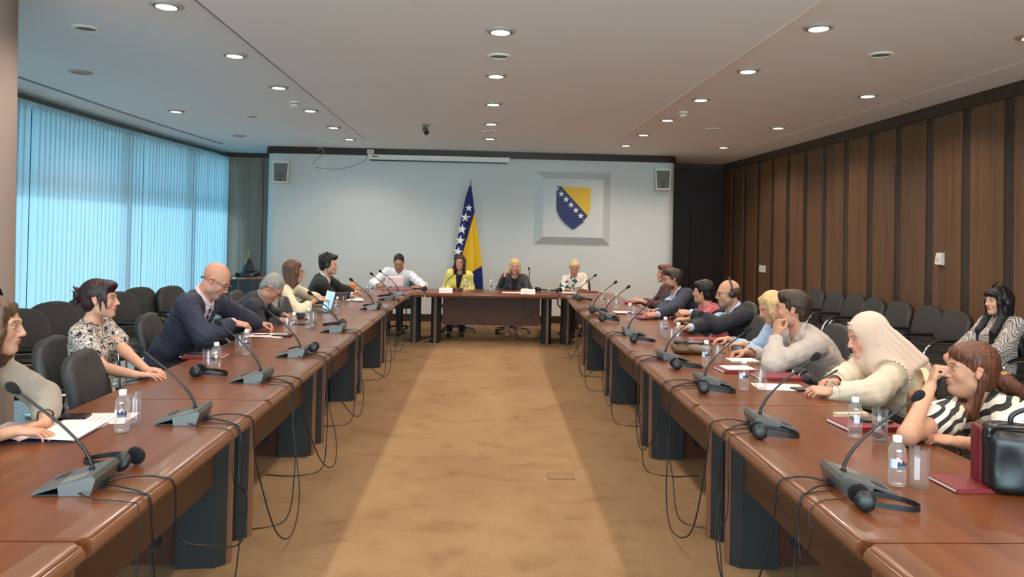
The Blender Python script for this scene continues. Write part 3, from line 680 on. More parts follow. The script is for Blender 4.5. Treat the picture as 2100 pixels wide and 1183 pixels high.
# ------------------------------------------------------------------ smooth solids: blended shapes meshed on a grid
class Solid:
    def __init__(s, lo, hi, h):
        s.h = h; s.lo = np.array(lo, float); n = np.ceil((np.array(hi, float) - s.lo) / h).astype(int) + 2
        s.n = n; s.f = np.full(n, 0.08, np.float32)
        s.ax = [s.lo[i] + h * np.arange(n[i]) for i in range(3)]
    def _sub(s, lo, hi):
        i0 = [max(0, int((lo[k] - s.lo[k]) / s.h)) for k in range(3)]; i1 = [min(s.n[k], int((hi[k] - s.lo[k]) / s.h) + 2) for k in range(3)]
        if any(i1[k] <= i0[k] for k in range(3)): return None, None
        sl = tuple(slice(a, b) for a, b in zip(i0, i1))
        P = np.stack(np.meshgrid(*[s.ax[k][sl[k]].astype(np.float32) for k in range(3)], indexing='ij'), -1)
        return sl, P
    def op(s, fn, c, R, k=0.0, mode='add'):
        """c, R: bounding ball; fn(P)->distance"""
        pad = R + k + 0.045
        sl, P = s._sub([c[i] - pad for i in range(3)], [c[i] + pad for i in range(3)])
        if sl is None: return
        d = fn(P).astype(np.float32); f = s.f[sl]
        if mode == 'sub': d = -d; a, b = -f, -d; 
        if mode == 'add':
            if k > 0:
                hh = np.maximum(k - np.abs(f - d), 0) / k; s.f[sl] = np.minimum(f, d) - hh * hh * k * 0.25
            else: s.f[sl] = np.minimum(f, d)
        else:
            if k > 0:
                hh = np.maximum(k - np.abs(f - d), 0) / k; s.f[sl] = np.maximum(f, d) + hh * hh * k * 0.25
            else: s.f[sl] = np.maximum(f, d)
    def ell(s, c, r, k=0.0, mode='add', R=None, fr=None):
        c = np.array(c, float); r = np.array(r, float)
        Rm = np.eye(3) if R is None else R
        if fr is not None: c = fr[1] + fr[0] @ c; Rm = fr[0] @ Rm
        c32 = c.astype(np.float32); Q = Rm.astype(np.float32)
        def fn(P):
            q = (P - c32) @ Q; a = q / r.astype(np.float32); k0 = np.sqrt((a * a).sum(-1)); b = q / (r * r).astype(np.float32); k1 = np.sqrt((b * b).sum(-1)) + 1e-6
            return k0 * (k0 - 1) / k1
        s.op(fn, c, r.max(), k, mode)
    def con(s, a, b, ra, rb, k=0.0, mode='add', fr=None, flat=None):
        a = np.array(a, float); b = np.array(b, float)
        if fr is not None: a = fr[1] + fr[0] @ a; b = fr[1] + fr[0] @ b
        ab = b - a; L2 = float(ab @ ab) + 1e-12; A = a.astype(np.float32); B = ab.astype(np.float32)
        fl = None
        if flat is not None:
            v = np.array(flat[0], float); v = (fr[0] @ v if fr is not None else v); v = v / np.linalg.norm(v); fl = (v.astype(np.float32), flat[1])
        def fn(P):
            q = P - A; t = np.clip((q @ B) / L2, 0, 1); w = q - t[..., None] * B
            if fl is not None:      # squash along a direction
                w = w + (w @ fl[0])[..., None] * fl[0] * (1 / fl[1] - 1)
                return (np.sqrt((w * w).sum(-1)) - (ra + (rb - ra) * t)) * min(1, fl[1] * 1.3)
            return np.sqrt((w * w).sum(-1)) - (ra + (rb - ra) * t)
        s.op(fn, (a + b) / 2, sqrt(L2) / 2 + max(ra, rb), k, mode)
    def box(s, c, r, rd=0.01, k=0.0, mode='add', R=None, fr=None):
        c = np.array(c, float); Rm = np.eye(3) if R is None else R
        if fr is not None: c = fr[1] + fr[0] @ c; Rm = fr[0] @ Rm
        C = c.astype(np.float32); Q = Rm.astype(np.float32); rr = (np.array(r) - rd).astype(np.float32)
        def fn(P):
            q = np.abs((P - C) @ Q) - rr
            return np.sqrt((np.maximum(q, 0) ** 2).sum(-1)) + np.minimum(q.max(-1), 0) - rd
        s.op(fn, c, float(np.linalg.norm(r)), k, mode)
    def noise(s, amp, freq, seed=0, stretch=(1, 1, 1), fr=None, band=0.05):
        rs = np.random.RandomState(seed); m = np.abs(s.f) < band; idx = np.argwhere(m)
        P = idx * s.h + s.lo
        if fr is not None: P = (P - fr[1]) @ fr[0]
        P = P * np.array(stretch) * freq; out = np.zeros(len(P))
        for i in range(6):
            w = rs.normal(size=3); w /= np.linalg.norm(w); w2 = rs.normal(size=3)
            out += np.sin(P @ w * (1 + 0.45 * i) + rs.uniform(0, 6.28) + 1.4 * np.sin(P @ w2 * 0.5 + i)) / (1 + 0.3 * i)
        s.f[m] += (amp * out / 3).astype(np.float32)
    def mesh(s, off=(0, 0, 0)):
        f = s.f; neg = f < 0; n = np.array(f.shape)
        c = np.zeros(tuple(n - 1), np.uint8)
        for dx in (0, 1):
            for dy in (0, 1):
                for dz in (0, 1): c += neg[dx:n[0] - 1 + dx, dy:n[1] - 1 + dy, dz:n[2] - 1 + dz]
        act = np.argwhere((c > 0) & (c < 8)); N = len(act)
        if not N: return np.zeros((0, 3)), np.zeros((0, 4), int)
        idm = np.full(tuple(n - 1), -1, np.int32); idm[tuple(act.T)] = np.arange(N)
        co = [(a, b, d) for a in (0, 1) for b in (0, 1) for d in (0, 1)]
        V = np.stack([f[act[:, 0] + o[0], act[:, 1] + o[1], act[:, 2] + o[2]] for o in co], 1).astype(np.float64)
        S = np.zeros((N, 3)); W = np.zeros(N); O = np.array(co, float)
        for i in range(8):
            for j in range(i + 1, 8):
                if abs(O[i] - O[j]).sum() == 1:
                    a, b = V[:, i], V[:, j]; x = (a < 0) != (b < 0); t = np.where(x, a / np.where(x, a - b, 1), 0)
                    S += np.where(x[:, None], O[i] + t[:, None] * (O[j] - O[i]), 0); W += x
        P = (act + S / W[:, None]) * s.h + s.lo - np.array(off)
        F = []
        for ax in range(3):
            u, v = [(1, 2), (2, 0), (0, 1)][ax]
            sl0 = [slice(1, n[k] - 1) for k in range(3)]; sl1 = list(sl0); sl0[ax] = slice(0, n[ax] - 1); sl1[ax] = slice(1, n[ax])
            A, B = neg[tuple(sl0)], neg[tuple(sl1)]; e = np.argwhere(A != B); st = A[tuple(e.T)]
            base = e.copy()
            for k in range(3):
                if k != ax: base[:, k] += 1
            du = np.zeros(3, int); du[u] = 1; dv = np.zeros(3, int); dv[v] = 1
            q = [idm[tuple((base - a * du - b * dv).T)] for a, b in ((1, 1), (0, 1), (0, 0), (1, 0))]
            Q = np.stack(q, 1); Q[~st] = Q[~st][:, ::-1]; F.append(Q)
        F = np.concatenate(F); F = F[(F >= 0).all(1)]
        return P, F
def smooth_pts(P, F, it=2, lam=0.5):
    E = np.concatenate([F[:, [0, 1]], F[:, [1, 2]], F[:, [2, 3]], F[:, [3, 0]]]); N = len(P)
    deg = np.bincount(E[:, 0], minlength=N) + np.bincount(E[:, 1], minlength=N)
    for _ in range(it):
        A = np.zeros((N, 3))
        for k in range(3): A[:, k] = np.bincount(E[:, 0], P[E[:, 1], k], N) + np.bincount(E[:, 1], P[E[:, 0], k], N)
        P = P + lam * (A / np.maximum(deg, 1)[:, None] - P)
    return P
def solid_obj(name, S, mats, parent=None, off=(0, 0, 0), it=2, col=None, fmat=None):
    P, F = S.mesh(); P = smooth_pts(P, F, it) if len(P) else P
    me = bpy.data.meshes.new(name)
    me.vertices.add(len(P)); me.vertices.foreach_set('co', (P - np.array(off)).astype(np.float32).ravel())
    me.loops.add(len(F) * 4); me.loops.foreach_set('vertex_index', F.astype(np.int32).ravel())
    me.polygons.add(len(F)); me.polygons.foreach_set('loop_start', np.arange(0, len(F) * 4, 4, dtype=np.int32)); me.polygons.foreach_set('loop_total', np.full(len(F), 4, np.int32))
    me.polygons.foreach_set('use_smooth', np.ones(len(F), bool))
    for m in (mats if isinstance(mats, (list, tuple)) else [mats]): me.materials.append(m)
    if fmat is not None and len(F):
        cen = P[F].mean(1); me.polygons.foreach_set('material_index', fmat(cen).astype(np.int32))
    if col is not None and len(P):
        a = me.color_attributes.new('Col', 'FLOAT_COLOR', 'POINT'); c = np.ones((len(P), 4), np.float32); c[:, :3] = col(P); a.data.foreach_set('color', c.ravel())
    me.update(); me.validate()
    o = bpy.data.objects.new(name, me); COL.objects.link(o)
    if parent: o.parent = parent
    return o
def rotm(ax, a):
    return np.array(Matrix.Rotation(a, 3, ax))

# ------------------------------------------------------------------ chairs
M_leather = mat('black_leather', (44, 43, 42), 0.42, bump=0.25, bscale=260, spec=0.5)
M_cloth = mat('charcoal_seat_fabric', (46, 45, 44), 0.75, bump=0.3, bscale=500)
def back_solid(h=0.011):
    S = Solid((-0.42, -0.30, 0.36), (-0.10, 0.30, 1.02), h)
    ti = radians(-11)
    fr = (rotm('Y', ti), np.array([-0.27, 0, 0.69]))
    # wide cushion, narrower and rounder at the top
    def fn(P):
        q = (P - fr[1].astype(np.float32)) @ fr[0].astype(np.float32)
        z = q[..., 2]; y = q[..., 1]; x = q[..., 0] + 0.55 * y * y - 0.02 * np.cos(z * 9)
        hw = 0.242 - 0.035 * np.clip((z + 0.02) / 0.3, 0, 1) ** 1.6 - 0.02 * np.clip(-(z + 0.1) / 0.2, 0, 1)
        zz = np.clip((z - 0.12) / 0.165, 0, 1); hw = hw * np.clip(1 - zz ** 3.2, 0.0004, 1) ** 0.42
        zl = np.clip(-z - 0.30, 0, 1)
        d = np.maximum(np.maximum(np.abs(y) - hw, np.abs(z) - 0.285), -9)
        r = 0.038
        dd = np.sqrt(np.maximum(d + r, 0) ** 2 + np.maximum(np.abs(x) - 0.038 + r, 0) ** 2) - r
        g = np.zeros_like(z)
        for zz0 in (-0.06, -0.125, -0.19): g += 0.006 * np.exp(-((z - zz0) / 0.010) ** 2) * (np.abs(y) < hw - 0.04) * (x > 0)
        g += 0.005 * np.exp(-((np.abs(y) - (hw - 0.035)) / 0.008) ** 2) * (x > 0) * (np.abs(z) < 0.25)
        return dd * 0.8 + g
    S.op(fn, fr[1], 0.42)
    return S, fr
def seat_solid(h=0.012):
    S = Solid((-0.30, -0.30, 0.36), (0.32, 0.30, 0.56), h)
    def fn(P):
        x, y = P[..., 0], P[..., 1]; z = P[..., 2] - 0.452 + 0.25 * np.clip(x - 0.16, 0, 1) ** 1.5 - 0.10 * y * y
        px = np.abs(x) - 0.25; py = np.abs(y) - (0.245)
        e = np.sqrt(np.maximum(px + 0.08, 0) ** 2 + np.maximum(py + 0.08, 0) ** 2) - 0.08
        d = np.sqrt(np.maximum(e + 0.035, 0) ** 2 + np.maximum(np.abs(z) - 0.045 + 0.035, 0) ** 2) - 0.035
        g = 0.004 * np.exp(-((e + 0.05) / 0.008) ** 2) * (z > 0)
        return d * 0.9 + g
    S.op(fn, (0, 0, 0.45), 0.37); return S
BS, BFR = back_solid(); 
def chair(name, lab, kind, grp):
    t = thing(name, lab, 'chair', (0, 0, 0), 0, grp)
    def fm(c):
        q = (c - BFR[1]) @ BFR[0]; return ((q[:, 0] + 0.55 * q[:, 1] ** 2 - 0.02 * np.cos(q[:, 2] * 9) > 0.02) & (np.abs(q[:, 1]) < 0.2)).astype(int)
    solid_obj('backrest', BS, [M_leather, M_cloth], t, fmat=fm)
    solid_obj('seat', seat_solid(), M_leather, t)
    for s in (-1, 1):
        y = (0.252 if kind == 'wall' else 0.285) * s
        if kind == 'wall':      # chrome tube loop that carries on as the leg
            bm = NB(); tube(bm, catmull([(-0.30, y, 0.665), (-0.10, y, 0.665), (0.10, y, 0.66), (0.19, y, 0.60), (0.235, y, 0.45), (0.25, y, 0.2), (0.24, y, 0.05), (0.18, y, 0.024), (-0.05, y, 0.018), (-0.26, y, 0.018)], 6), 0.0125, 10); a = done('arm_loop', bm, M_chrome, t)
        else:
            bm = NB(); tube(bm, catmull([(-0.30, y * 0.9, 0.56), (-0.27, y, 0.63), (-0.22, y, 0.66), (0.05, y, 0.665), (0.15, y, 0.65), (0.20, y, 0.58), (0.15, y, 0.50), (0.05, y * 0.85, 0.44), (-0.02, y * 0.6, 0.42)], 6), 0.0135, 10); a = done('arm_loop', bm, M_chrome, t)
        bm = NB(); tube(bm, catmull([(-0.24, y, 0.685), (-0.1, y, 0.690), (0.06, y, 0.686), (0.15, y, 0.655)], 5), 0.021, 10, flat=0.6, up=(0, 0, 1)); done('arm_pad', bm, M_black, a)
    if kind == 'wall':
        bm = NB()
        for x, z in ((-0.25, 0.018), (0.14, 0.40), (-0.2, 0.40)): tube(bm, [(x, -0.252, z), (x, 0.252, z)], 0.011, 8)
        done('cross_bar', bm, M_chrome, t)
    else:
        bm = NB(); lathe(bm, [(0, 0.09), (0.028, 0.09), (0.028, 0.25), (0.018, 0.25), (0.018, 0.41), (0, 0.41)], 14); box(bm, -0.1, 0.1, -0.08, 0.08, 0.395, 0.415); done('gas_column', bm, M_black, t)
        for k in range(5):
            a = 2 * pi * k / 5 + 0.3; M = RZ(a)
            bm = NB(); tube(bm, [M @ Vector(p) for p in ((0.0, 0, 0.115), (0.12, 0, 0.10), (0.29, 0, 0.072))], [0.026, 0.021, 0.015], 8, flat=0.7); l = done('base_arm', bm, M_black, t)
            bm = NB()
            for s in (-1, 1): lathe(bm, [(0, -0.008), (0.026, -0.008), (0.026, 0.008), (0, 0.008)], 14, M @ T(0.29, 0.014 * s, 0.027) @ RX(pi / 2))
            done('caster', bm, M_black, l)
    return t
wall_grp_l, wall_grp_r = 'spare chairs along the blinds', 'spare chairs along the panelled wall'
wch = chair('visitor_chair', 'black leather armchair by the blinds, nearest the column', 'wall', wall_grp_l)
LW = [((52, 640), -3.25, 5.55, 20, 'black visitor chair behind the woman in the grey cardigan, partly hidden by her'), ((105, 632), -3.45, 5.95, -38, 'black visitor chair seen full from the front, beside the column'),
      ((168, 624), -3.5, 6.62, -30, 'black visitor chair mostly hidden behind the head of the woman with the dark bun'), ((255, 606), -3.45, 7.2, -12, 'black visitor chair with chrome arms behind the patterned dress woman, to her far side'),
      ((300, 602), -3.5, 7.75, -32, 'black visitor chair by the blinds, beside the bald man\'s own chair'), ((342, 592), -3.55, 8.45, -25, 'black visitor chair directly behind the bald man\'s shoulder'),
      ((378, 590), -3.3, 8.75, -20, 'black visitor chair farthest along the blinds, behind the bald man\'s head')]
for i, (_, x, y, r, lab) in enumerate(LW):
    if i == 0: wch.location = (x, y, 0); wch.rotation_euler = (0, 0, radians(r)); wch['label'] = lab
    else: dup(wch, (x, y, 0), radians(r), lab, wall_grp_l)
RW = [(0, 0, y) for y in (10.45, 9.93, 9.41, 8.89, 8.37, 7.85, 7.33, 6.81, 6.29)]
rl = ['farthest, behind the man in the light shirt', 'behind the brown-haired man\'s head', 'the third from the far end of the wall row', 'the fourth from the far end of the wall row', 'just left of the beige headscarf in the photo', 'above the crown of the beige headscarf',
      'below the white thermostat', 'next to the woman in the checked shirt', 'under the seated woman in the checked shirt']
for i, (u, v, y) in enumerate(RW):
    dup(wch, (4.52 + 0.02 * (i % 3), y - 0.02, 0), pi + radians((5, 2, 5, 0, 4, 1, 5, 0, 2)[i]), 'black armchair by the panelled wall, ' + rl[i], wall_grp_r)
tch = chair('office_chair', 'x', 'table', 'swivel chairs around the tables')
TC = [(-2.62, 3.12, 0, 'black swivel chair under the woman in the grey cardigan'), (-2.27, 4.70, 6, 'black swivel chair under the woman in the patterned dress'), (-1.84, 4.22, 8, 'empty black swivel chair pushed in between the two nearest women'),
      (-2.28, 6.02, 4, 'black swivel chair under the bald man in the navy suit'), (-2.40, 7.05, 0, 'black swivel chair under the grey-haired man bent over the table'), (-1.66, 7.72, 8, 'empty grey-looking swivel chair between the grey-haired man and the woman in cream'),
      (-2.36, 8.36, 0, 'black swivel chair under the woman in the cream blouse'), (-2.30, 9.55, 0, 'black swivel chair under the young man with headphones'),
      (-1.30, 12.32, -88, 'black swivel chair under the man in the white shirt'), (-0.35, 12.32, -92, 'black swivel chair under the woman in the yellow jacket'), (0.55, 12.32, -90, 'black swivel chair under the woman adjusting her glasses'),
      (1.62, 12.35, -100, 'black swivel chair under the blonde woman in green and white'),
      (2.62, 9.65, 180, 'black swivel chair under the woman in the dark lace top'), (2.62, 8.75, 180, 'black swivel chair under the bearded man in the blue suit'), (2.62, 7.98, 180, 'black swivel chair under the woman in the red patterned blouse'),
      (2.62, 6.98, 176, 'black swivel chair under the balding man with headphones'), (2.19, 6.56, 174, 'empty black swivel chair pushed in beside the balding man'), (2.62, 5.95, 182, 'black swivel chair under the blonde woman with the bob'), (2.60, 5.22, 178, 'black swivel chair under the man leaning on his hand'),
      (2.72, 4.40, 184, 'black swivel chair under the woman in the beige headscarf'), (2.66, 3.40, 180, 'black swivel chair under the woman in zebra print'), (2.60, 2.55, 180, 'black swivel chair at the frame edge beside the black handbag')]
for i, (x, y, r, lab) in enumerate(TC):
    if i == 0: tch.location = (x, y, 0); tch.rotation_euler = (0, 0, radians(r)); tch['label'] = lab
    else: dup(tch, (x, y, 0), radians(r), lab, 'swivel chairs around the tables')

# ------------------------------------------------------------------ microphones, headphones, cables
Z0 = TH + 0.0012
def mic(lab, x, y, rz, tilt=0.0, bend=1.0):
    """+x points to the seated side"""
    t = thing('conference_microphone', lab, 'microphone', (x, y, Z0), rz, 'gooseneck microphones')
    W2 = 0.10
    bm = NB()      # wrap-around shell: back and side cheeks
    pts = [(-0.055, 0.0), (-0.07, 0.05), (-0.064, 0.062), (0.045, 0.034), (0.04, 0.0)]
    for p in (pts,):
        lo = [bm.verts.new((a, -W2, b)) for a, b in p]; hi = [bm.verts.new((a, W2, b)) for a, b in p]; n = len(p)
        bm.faces.new(lo[::-1]); bm.faces.new(hi)
        for i in range(n): bm.faces.new((lo[i], lo[(i + 1) % n], hi[(i + 1) % n], hi[i]))
    done('shell', bm, M_silver, t, bevel=0.006, seg=2)
    bm = NB(); p = [(-0.062, 0.0605), (-0.060, 0.0655), (0.125, 0.011), (0.125, 0.004), (0.042, 0.028)]
    lo = [bm.verts.new((a, -W2 + 0.002, b)) for a, b in p]; hi = [bm.verts.new((a, W2 - 0.002, b)) for a, b in p]; n = len(p)
    bm.faces.new(lo[::-1]); bm.faces.new(hi)
    for i in range(n): bm.faces.new((lo[i], lo[(i + 1) % n], hi[(i + 1) % n], hi[i]))
    top = done('top_plate', bm, M_gm, t)
    def slab(name, x0, x1, y0, y1, M, dz=0.001):
        bm = NB(); z = lambda x: 0.0655 - (x + 0.060) * (0.0545 / 0.185)
        vs = [bm.verts.new(q) for q in ((x0, y0, z(x0) - .002), (x1, y0, z(x1) - .002), (x1, y1, z(x1) - .002), (x0, y1, z(x0) - .002), (x0, y0, z(x0) + dz), (x1, y0, z(x1) + dz), (x1, y1, z(x1) + dz), (x0, y1, z(x0) + dz))]
        for f in ((3, 2, 1, 0), (4, 5, 6, 7), (0, 1, 5, 4), (1, 2, 6, 5), (2, 3, 7, 6), (3, 0, 4, 7)): bm.faces.new([vs[i] for i in f])
        done(name, bm, M, top)
    slab('talk_button', 0.07, 0.105, -0.07, -0.015, M_black, 0.002); slab('speaker_grille', -0.03, 0.05, 0.02, 0.085, M_grille)
    bm = NB(); box(bm, -0.02, 0.11, -W2 + 0.006, W2 - 0.006, 0.0, 0.006); box(bm, -0.071, -0.05, -0.025, 0.025, 0.0, 0.02); done('foot', bm, M_black, t)
    bm = NB(); b0 = Vector((-0.02, -0.0, 0.05)); L = 0.30
    path = [b0, b0 + Vector((0.004, 0, 0.03)), b0 + Vector((0.035 * bend, 0.0 + tilt * .1, 0.085)), b0 + Vector((0.10, tilt * 0.35, 0.155)), b0 + Vector((0.185, tilt * .7, 0.225)), b0 + Vector((0.245, tilt, 0.272))]
    cp = catmull(path, 8); n = len(cp); tube(bm, cp, [0.010 if i < n * 0.10 else (0.0062 if i < n * 0.45 else 0.0046) for i in range(n)], 10); g = done('gooseneck', bm, M_black, t)
    d = (cp[-1] - cp[-4]).normalized(); bm = NB(); e = cp[-1]
    tube(bm, [e - d * 0.018, e - d * 0.006, e + d * 0.008, e + d * 0.022, e + d * 0.034, e + d * 0.040], [0.0055, 0.0105, 0.0155, 0.0165, 0.012, 0.004], 14); done('windscreen', bm, M_foam, g)
    return t
def headset(lab, x, y, rz, up=False):
    t = thing('headphones', lab, 'headphones', (x, y, Z0), rz, 'headphones lying on the tables')
    L = 0.165; bm = NB(); pts = []
    for k in range(25):
        a = -pi / 2 + pi * k / 24; pts.append((0.05 + (L - 0.05) * cos(a) ** 0.8 if cos(a) > 0 else 0.05, 0.058 * sin(a), 0.018 + 0.012 * (1 - cos(a))))
    pts = [(0.0, -0.046, 0.034)] + pts + [(0.0, 0.046, 0.034)]
    vs = []
    for i, p in enumerate(pts):        # flat springy strap on its edge
        vs.append([bm.verts.new((p[0], p[1] + dy, max(0.001, p[2] + dz))) for dy, dz in ((-.0015, -.009), (.0015, -.009), (.0015, .009), (-.0015, .009))])
    for a, b in zip(vs[:-1], vs[1:]):
        for k in range(4): bm.faces.new((a[k], a[(k + 1) % 4], b[(k + 1) % 4], b[k]))
    bm.faces.new(vs[0]); bm.faces.new(vs[-1][::-1]); done('headband', bm, M_black, t)
    for s in (-1, 1):
        M = T(-0.012, 0.040 * s, 0.036) @ RX(-s * pi / 2 + (0.5 if (up and s > 0) else 0.12 * s)) @ RY(0.0)
        bm = NB(); lathe(bm, [(0, 0.016), (0.018, 0.015), (0.030, 0.009), (0.034, 0.002), (0.033, -0.004), (0, -0.004)], 22, M); c = done('ear_cup', bm, M_black, t)
        bm = NB(); lathe(bm, [(0, -0.012), (0.018, -0.016), (0.030, -0.013), (0.0345, -0.007), (0.033, -0.002), (0, -0.002)], 22, M); done('ear_cushion', bm, M_foam, c)
    return t
MR = [((1741, 998), 'in front of the empty glass and black handbag', 0, (1775, 1043)), ((1567, 874), 'in front of the red notebook with keys, zebra-print side', 0, (1560, 898)), ((1452, 789), 'beside the two stacked red books', 0, (1447, 806)),
      ((1370, 737), 'beside the brown pouch', 0, (1390, 757)), ((1293, 686), 'in front of the balding man with headphones', 0, (1303, 702)), ((1244, 650), 'in front of the woman in the red blouse', 0, (1238, 659)), ((1221, 635), 'in front of the bearded man in blue', 0, (1217, 642)), ((1186, 613), 'at the inner corner before the blonde woman', 0, (1190, 617))]
ML = [((175, 997), 'before the open notebook of the woman in grey', 0, (258, 960)), ((390, 862), 'before the empty chair, the second nearest', 0, None), ((527, 780), 'between the red notebook and the bald man', 0, (410, 772)), ((609, 729), 'in front of the bald man in the navy suit', 0, (640, 722)),
      ((690, 680), 'in front of the grey-haired man', 0, (700, 670)), ((762, 634), 'in front of the open laptop', 0, (774, 630)), ((798, 615), 'in front of the young man with headphones', 0, (800, 610)), ((814, 605), 'at the inner corner before the white-shirted man', 0, None)]
micR, micL = [], []
first_h = None
for i, (b, ph, tl, hp) in enumerate(MR):
    p = atz(*b, TH); micR.append(p); mic('grey gooseneck microphone ' + ph, p[0], p[1], radians((-6, -4, 0, 3, -2, 2, 0, 5)[i]))
    if hp is not None:
        q = atz(*hp, TH); headset('black headphones lying ' + ph, q[0], q[1], radians((-12, -8, -14, -3, -15, -20, -12, -12)[i]), i == 1)
for i, (b, ph, tl, hp) in enumerate(ML):
    p = atz(*b, TH); micL.append(p); mic('grey gooseneck microphone ' + ph, p[0], p[1], pi + radians((5, 3, -3, 2, 0, 3, -4, 8)[i]))
    if hp is not None:
        q = atz(*hp, TH); headset('black headphones lying ' + ph, q[0], q[1], (pi if i != 2 else radians(-15)) + radians((-14, 0, 10, 4, 12, 10, 14)[i]), i == 0)
def cable(lab, pts, r=0.0042, M=None, n=10, grp=None):
    bm = NB(); tube(bm, catmull(pts, n), r, 7); return tag(done('cable', bm, M or M_cable), lab, 'cable', grp)
rc = random.Random(3)
def hang(ms, side, xin, phr, grp):
    """daisy-chain leads between neighbouring microphones, drooping over the inner table edge, plus one lead each to the floor"""
    for i, p in enumerate(ms):
        far = ms[i + 1] if i + 1 < len(ms) else None
        bx = p[0] - side * 0.07; e = lambda y: xin(y)
        if far is not None and i < 7:
            y0, y1 = p[1] + 0.035, far[1] - 0.03; low = rc.uniform(0.10, 0.40) if i != 1 else 0.06; ym = (y0 + y1) / 2 + rc.uniform(-.1, .1)
            if y1 - y0 < 0.35: low = 0.52
            xo = -side * rc.uniform(0.05, 0.12)
            pts = [(bx, y0 - .02, Z0 + 0.012), (bx - side * 0.06, y0 + 0.01, Z0 + 0.018), (e(y0) + side * 0.02, y0 + 0.04, TH + 0.008), (e(y0) - side * 0.022, y0 + 0.06, TH - 0.03), (e(y0) - side * 0.03, y0 + 0.09, TH - 0.22), (e(ym) + xo, y0 + 0.22 * (y1 - y0), low + 0.12), (e(ym) + xo * 1.2, ym, low),
                   (e(ym) + xo, y1 - 0.22 * (y1 - y0), low + 0.14), (e(y1) - side * 0.03, y1 - 0.09, TH - 0.24), (e(y1) - side * 0.022, y1 - 0.06, TH - 0.03), (e(y1) + side * 0.02, y1 - 0.04, TH + 0.008), (far[0] - side * 0.12, far[1] - 0.03, Z0 + 0.016), (far[0] - side * 0.07, far[1] - 0.01, Z0 + 0.012)]
            cable('looped lead from the microphone ' + phr[i], pts, 0.0037, None, 8, grp)
        y = p[1] - 0.045; fx = xin(y) + side * rc.uniform(-0.02, 0.05)
        pts = [(bx, y + .03, Z0 + 0.012), (bx - side * 0.06, y, Z0 + 0.016), (e(y) + side * 0.015, y - 0.03, TH + 0.006), (e(y) - side * 0.02, y - 0.045, TH - 0.03), (e(y) - side * 0.03, y - 0.05 + rc.uniform(-.04, .04), TH - 0.3), (fx - side * 0.03, y - 0.07 + rc.uniform(-.05, .05), 0.25), (fx, y - 0.12, 0.03), (fx + side * 0.15, y - 0.22, 0.014), (fx + side * 0.35, y - 0.2, 0.014)]
        cable('lead dropping to the carpet ' + phr[i], pts, 0.0034, None, 8, grp)
        # thin headphone lead
        y = p[1] - 0.11 * 1; d = rc.uniform(0.1, 0.35)
        pts = [(p[0] - side * 0.03, p[1] - 0.10, Z0 + 0.01), (bx - side * .03, y - 0.03, Z0 + 0.006), (e(y) + side * 0.02, y - 0.05, TH + 0.005), (e(y) - side * 0.02, y - 0.06, TH - 0.03), (e(y) - side * 0.024, y - 0.08, TH - d), (e(y) - side * 0.03, y - 0.02, TH - d - 0.1), (e(y) - side * 0.024, y + 0.03, TH - d + .05), (e(y) - side * 0.019, y + 0.03, TH - 0.03), (e(y) + side * 0.02, y + 0.03, TH + 0.004), (bx - side * 0.02, y + 0.05, Z0 + 0.006)]
        cable('thin headphone lead over the edge ' + phr[i], pts, 0.0022, None, 6, grp)
hang(micR, 1, ri, [m_[1] for m_ in MR], 'leads over the panel-side table edge')
hang(micL, -1, li, [m_[1] for m_ in ML], 'leads over the window-side table edge')
# head table microphones: one by the woman in yellow, one upright behind the grey jacket
def small_mic(lab, pts, base):
    t = thing('table_microphone', lab, 'microphone', (base[0], base[1], Z0), 0, 'microphones on the head table')
    bm = NB(); prism(bm, [(-0.06, -0.07), (0.06, -0.07), (0.05, 0.06), (-0.05, 0.06)], 0, 0.022); done('base', bm, M_black, t, bevel=0.006)
    bm = NB(); cp = catmull(pts, 6); tube(bm, cp, 0.0055, 8); g = done('gooseneck', bm, M_black, t)
    d = (cp[-1] - cp[-3]).normalized(); e = cp[-1]; bm = NB(); tube(bm, [e - d * .01, e, e + d * .02, e + d * .034], [.006, .014, .015, .006], 10); done('windscreen', bm, M_foam, g)
p = atz(914, 597, TH)
small_mic('short gooseneck microphone in front of the yellow jacket', [(0, 0, 0.02), (0.0, 0, 0.10), (0.02, 0, 0.16), (0.08, 0, 0.22), (0.125, 0, 0.255)], p)
p = atz(1082, 594, TH)
small_mic('upright microphone beside the woman in the dark grey jacket', [(0, 0, 0.02), (0, 0.0, 0.15), (0, 0, 0.27), (-0.005, 0, 0.34)], (p[0], 11.55))
for b, lab, rz in (((1104, 598), 'black headphones lying open on the right end of the head table', 0.5), ((1146, 600), 'black headphones at the seam right of the head table', 2.4), ((868, 597), 'black headphones beside the watch of the man in the white shirt', 2.9)):
    q = atz(*b, TH); headset(lab, q[0], q[1] + 0.03, rz)
cable('dark lead drooping under the head table, below the yellow jacket', [(-0.27, 10.9, TH + .004), (-0.25, 10.88, TH - 0.05), (-0.1, 10.86, 0.45), (0.05, 11.15, 0.30), (0.32, 11.18, 0.12), (0.55, 11.15, 0.3), (0.8, 10.9, 0.5)], 0.003)
cable('dark lead hanging from the name card on the right end of the head table', [(0.72, 11.0, Z0 + .004), (0.68, 10.885, TH + .004), (0.65, 10.87, TH - 0.06), (0.70, 10.9, 0.5), (0.86, 10.98, 0.3), (0.92, 10.95, 0.012), (1.05, 10.85, 0.012)], 0.003)
cable('pale lead lying from under the head table toward the window-side corner', [(-0.9, 11.1, 0.012), (-0.75, 11.05, 0.06), (-0.6, 11.25, 0.10), (-0.45, 11.4, 0.13), (-0.4, 11.5, 0.05)], 0.004, M_wcable)

